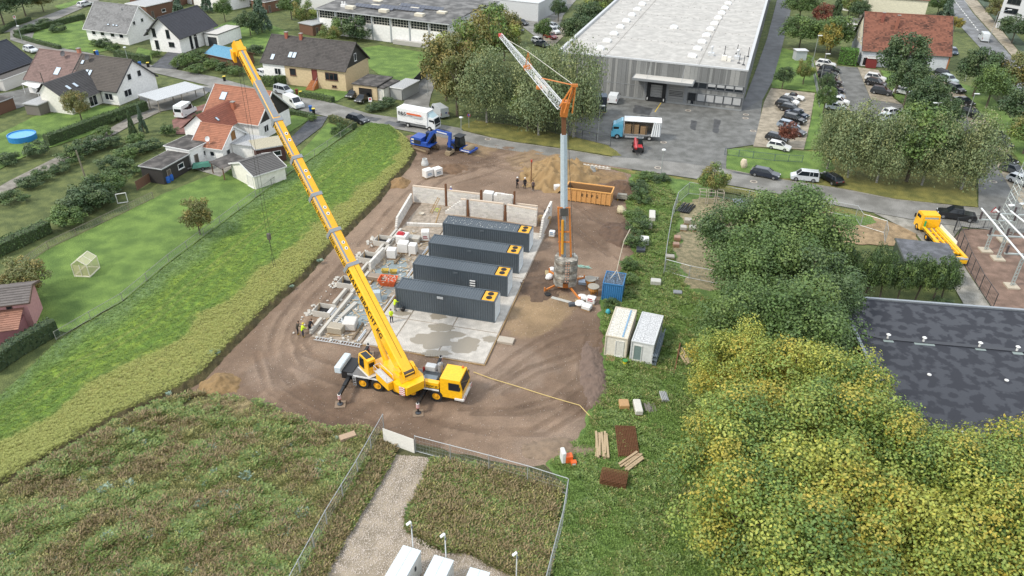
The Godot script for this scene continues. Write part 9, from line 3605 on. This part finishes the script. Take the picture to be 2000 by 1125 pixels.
func build_people() -> void:
	var hv:=lin(190,215,40)
	var navy:=lin(34,40,58)
	var blk:=lin(28,28,30)
	var gry:=lin(120,118,112)
	var hair:=lin(70,52,40)
	var boots:=lin(190,150,40)
	for q in [[765,629,0.15,0.3,3,hv,navy,lin(60,40,34),"","person in yellow high-visibility jacket and dark trousers standing on the slab"],[772,607,0.15,2.6,1,hv,gry,lin(50,44,40),"","person in yellow high-visibility jacket leaning at the container corner"],[592,658,0.02,2.4,1,hv,navy,boots,"c8b030","person in yellow jacket and helmet with yellow boots at the ground beam"],[582,653,0.02,2.0,1,lin(70,62,54),blk,boots,"","person in dark jacket crouched left of the yellow jacket"],[606,649,0.02,2.9,2,blk,blk,blk,"","person in black bending over the ground beam end"],[1010,367,0.02,0.6,3,blk,blk,blk,"d8d8d6","person in black with white helmet and hands in front"],[1025,368,0.02,0.1,0,blk,navy,blk,"d8d8d6","person in black suit with white helmet standing upright"],[1041,373,0.02,2.8,0,lin(88,74,76),blk,lin(200,196,190),"","person in grey-brown jacket with pale shoes seen from behind"],[881,386,0.02,0.8,0,lin(36,84,176),navy,blk,"d8d8d6","person in blue jacket with white helmet behind the block wall"],[1064,424,1.25,2.0,2,blk,navy,boots,"","mason in black bending over the top of the block wall"]]:
		var g:=G(q[0],q[1],q[2])
		var o:=solo("person",person_mesh(q[4],q[5],q[6],q[7],hair),vcol("cloth",0.9,null,1,null,1,0),q[9],"person","",g,q[3])
		if q[8] != "":
			var hb:=B.new()
			var hp:=V3(0,1.79,0.03)
			if q[4] == 1:
				hp=V3(0,1.7,0.24)
			hb.lathe(hp,[[0.16,0],[0.135,0.02],[0.12,0.09],[0.05,0.13]],12)
			part(o,"helmet",hb,plainm(q[8],0.4))
	var pf:=B.new()
	for i in 3:
		pf.bx(-0.9,0.9,1.12,1.17,-0.45+i*0.3,-0.17+i*0.3)
	for x in [-0.8,0.8]:
		for z in [-0.4,0.4]:
			pf.bx(x - 0.04,x+0.04,0,1.12,z - 0.04,z+0.04)
	var mg:=G(1064,424,1.2)
	solo("trestle_platform",pf,mat("timber"),"low timber trestle platform under the bending mason","platform","",V3(mg.x,0.07,mg.z),SITE_YAW)
func boards(label: String,u: float,v: float,yaw: float,n: int,L: float,m: Material,called:="plank_stack",y:=0.07) -> void:
	var o:=thing(called,label,"timber",G(u,v)+V3(0,y,0),yaw)
	for i in n:
		var b:=B.new()
		b.box(V3((i % 5)*0.24 - 0.5+rng.randf_range(-0.05,0.05),0.06+(i/5)*0.11,rng.randf_range(-0.25,0.25)),V3(0.2,0.09,L*rng.randf_range(0.85,1.05)),Basis(Vector3.UP,rng.randf_range(-0.05,0.05)))
		part(o,"plank",b,m)
func mat_of_bars(b: B,w: float,l: float,n: int,k: int,y: float) -> void:
	for i in n+1:
		b.beam(V3(-w/2+w*i/n,y,-l/2),V3(-w/2+w*i/n,y,l/2),0.045,0.045)
	for i in k+1:
		b.beam(V3(-w/2,y+0.03,-l/2+l*i/k),V3(w/2,y+0.03,-l/2+l*i/k),0.045,0.045)
func build_small_things() -> void:
	var timber:=mat("timber")
	var old:=mat("old_timber")
	var rust:=mat("rust")
	boards("thick bundle of pale planks lying in the meadow beside the rusty mats",1176,872,-0.06,15,3.4,mat("pale_timber",Color("c0a988"),0.9,grey("dust2",0.05,0.75),1.0))
	boards("diagonal planks lying over the end of the rusty mats",1236,905,-0.85,6,2.6,mat("pale_timber"),"plank_stack",0.3)
	boards("long thin bundle of boards tied at both ends",1339,698,0.18,8,2.6,mat("pale_timber"))
	boards("short yellow boards near the plane tree roots",1365,585,0.3,5,1.6,timber)
	boards("grey boards stacked on the meadow beside the white crate",1270,800,0.05,8,1.2,mat("grey_boards"))
	boards("old boards beside the storage fence",1310,574,0.1,5,1.2,mat("grey_boards"))
	boards("planks leaning out from under the blue container",1228,556,1.45,5,1.6,timber)
	var rb:=B.new()
	for i in 4:
		mat_of_bars(rb,1.9,4.0,12,22,0.06+i*0.08)
	solo("rebar_mats",rb,rust,"flat stack of rusty rebar mats on the meadow","rebar","",G(1224,866)+V3(0,0.06,0),-0.03).set_meta("kind","thing")
	var rc:=B.new()
	for i in 5:
		mat_of_bars(rc,2.3,1.5,16,9,0.06+i*0.17)
	solo("rebar_basket",rc,rust,"rusty rebar cage with bent edges below the diagonal planks","rebar","",G(1198,942)+V3(0,0.06,0),-0.25).set_meta("kind","thing")
	block_pallet("long white crate with grey lid on the meadow",G(1245,802)+V3(0,0.06,0),0.03,V3(0.75,0.55,1.9),"c9c6bc","pallets on the meadow")
	block_pallet("pallet with orange edged forms on the meadow",G(1218,796)+V3(0,0.06,0),0.0,V3(1.0,0.5,1.1),"b08a5c","pallets on the meadow")
	var sb:=B.new()
	for i in 14:
		sb.tube(V3(-0.35+(i % 5)*0.16,0.1+(i/5)*0.13,-0.7),V3(-0.33+(i % 5)*0.16,0.1+(i/5)*0.13,0.7),0.06,0.06,6)
	solo("post_bundle",sb,plainm("b4b6b4",0.4,0.4),"bundle of grey steel posts in the meadow","posts","",G(1297,779)+V3(0,0.06,0),0.05)
	var wb:=B.new()
	wb.cbox(V3(0,0.75,0),V3(0.4,1.3,0.9),0.08)
	solo("power_cabinet",wb,plainm("d9dbd9",0.5),"upright white power cabinet at the edge of the soil","cabinet","",G(1099,902)+V3(0,0.05,0),0.2)
	var ob:=thing("site_distributor","bright orange power distributor box beside the white cabinet","box",G(1110,903)+V3(0,0.05,0),0.2)
	var o1:=B.new()
	o1.cbox(V3(0,0.5,0),V3(0.7,0.8,0.6),0.05)
	part(ob,"box",o1,paint("e0662a",0.5,false))
	var o2:=B.new()
	o2.bx(0.1,0.6,0.1,0.5,0.3,0.7)
	part(ob,"front_panel",o2,paint("e0662a",0.5,false))
	var o3:=B.new()
	o3.bx(0.18,0.5,0.2,0.4,0.7,0.71)
	part(ob,"label_plate",o3,plainm("dcdcd8"))
	var hz:=B.new()
	var pts:=[]
	for q in [[925,728],[960,741],[1010,756],[1060,772],[1100,784],[1132,793],[1150,812],[1172,836]]:
		pts.append(G(q[0],q[1])+V3(0,0.1,0))
	hz.path(pts,0.045)
	solo("yellow_hose",hz,plainm("c8b074"),"thin yellow hose running from the slab corner across the soil","hose")
	var wd:=B.new()
	wd.box(V3(0,0.15,0),V3(1.5,0.3,0.7))
	solo("tree_log",wd,plainm("a89078"),"flat brown slab of wood lying in the weeds near the banner","log","",G(680,860)+V3(0,0.35,0),0.5)
	var sp:=B.new()
	sp.bx(-0.9,0.9,0.0,0.28,-0.55,0.55)
	solo("concrete_shaft",sp,plainm("b0a698"),"flat concrete cover slab beside the container slab","slab","",G(988,667),SITE_YAW)
	boards("pale squared timber stacked at the roadside by the excavator",768,262,1.25,12,3.0,timber,"timber_stack",0.02)
	boards("brown offcut boards beside the block pallets",862,330,0.9,4,1.0,old,"plank_stack",0.02)
	for q in [[1273,428,0.9,2.6,0.7,"c6c2b8","row of pale kerb stones stacked at the far end of the meadow"],[1268,445,0.7,1.6,0.6,"a8a49a","grey concrete parts stacked behind the kerb stones"],[1258,476,1.2,1.8,0.6,"dcdcda","white wrapped panel pack lying on timbers"],[1251,492,1.2,1.5,0.5,"3c4048","dark wrapped panel pack beside the white pack"],[1280,557,1.3,0.9,0.6,"b9b9b0","grey crate with boards on top in the meadow"],[1323,575,1.1,0.7,0.25,"808488","flat grey panel lying by the plane trees"],[1322,470,0.9,0.9,0.5,"a4806a","brown brick pallet inside the compound"],[1320,482,0.9,0.8,0.4,"9a7a66","brown pallet behind the compound fence"],[1343,437,1.1,1.0,0.6,"a49c8e","heap-like pallet of natural stones in the compound"],[1334,450,0.9,0.9,0.5,"b0aca2","grey stone pallet in the compound"],[1352,450,1.0,0.9,0.5,"aaa69c","pale stone pallet in the compound"],[1308,505,1.2,0.8,0.3,"a8a296","low stack of slabs inside the compound fence"]]:
		block_pallet(q[6],G(q[0],q[1])+V3(0,0.07,0),-0.15,V3(q[2],q[4],q[3]),q[5],"materials stored along the meadow")
	var bp:=B.new()
	for i in 7:
		bp.tube(V3(i*0.3,0.12,0),V3(i*0.3+0.7,0.12+(i % 2)*0.2,-3.0),0.13,0.13,8)
	solo("black_pipes",bp,plainm("1f2226",0.4),"black plastic pipes stacked inside the compound fence","pipes","",G(1320,415)+V3(0,0.07,0),-0.3)
	var fs:=thing("frame_stack","stack of pale steel frames beside the bushy young tree","frames",G(1385,400)+V3(0,0.07,0),-0.1)
	for i in 3:
		var f:=B.new()
		f.path([V3(-1.6+i*1.3,0,0),V3(-1.6+i*1.3,2.0,0),V3(-0.6+i*1.3,2.0,0),V3(-0.6+i*1.3,0,0)],0.06)
		f.path([V3(-1.6+i*1.3,1.0,0),V3(-0.6+i*1.3,1.0,0)],0.05)
		f.path([V3(-1.6+i*1.3,2.0,0),V3(-1.6+i*1.3,2.0,-1.2),V3(-0.6+i*1.3,2.0,-1.2),V3(-0.6+i*1.3,2.0,0)],0.05)
		part(fs,"frame",f,plainm("a89f90"))
	var gp:=B.new()
	for i in 9:
		gp.beam(V3(i*0.22,0.2,0),V3(i*0.22+0.1,0.3,-2.2),0.12,0.12)
	solo("grey_tubes",gp,plainm("8f98a4",0.4,0.3),"blue-grey tubes stacked behind the plane trees","tubes","",G(1436,404)+V3(0,0.05,0),0.0)
	for q in [[1282,400,0.2],[1292,402,0.1],[1236,575,-0.1],[1245,540,0.35]]:
		var b:=B.new()
		for i in 5:
			b.tube(V3(i*0.12,0.06,0.2*(i % 2)),V3(i*0.12+0.1,0.08,-4.2),0.025,0.025,5)
		solo("rebar_rods",b,rust,"rusty rebar rods half sunk in the meadow grass","rebar","rebar rods in the meadow",G(q[0],q[1])+V3(0,0.06,0),q[2])
	var lit:=B.new()
	lit.tint=true
	lit.col=lin(178,160,132)
	lit.bx(-0.4,0.4,0,0.04,-0.06,0.06)
	var lit2:=B.new()
	lit2.tint=true
	lit2.col=lin(196,192,184)
	lit2.bx(-0.14,0.14,0,0.12,-0.09,0.09)
	var a1:=PackedVector3Array()
	var a2:=PackedVector3Array()
	for i in 260:
		a1.append(S(rng.randf_range(-20.0,-14.6),rng.randf_range(0.2,27.0),0.09+rng.randf()*0.05))
		a2.append(S(rng.randf_range(-23.0,-14.6),rng.randf_range(-0.5,27.0),0.08))
	scatter("timber_offcuts","loose timber offcuts strewn over the working floor",lit.mesh(),a1,0.4,1.3)
	scatter("block_rubble","pale broken block pieces strewn over the working floor",lit2.mesh(),a2,0.4,1.3)
	var tq:=B.new()
	tq.ball(V3(0,0.3,0),V3(0.3,0.4,0.3),8,6)
	solo("turquoise_bag",tq,plainm("3c9aa6",0.6),"turquoise plastic bag beside the cream cabin","bag","",G(1187,614)+V3(0,0.06,0))
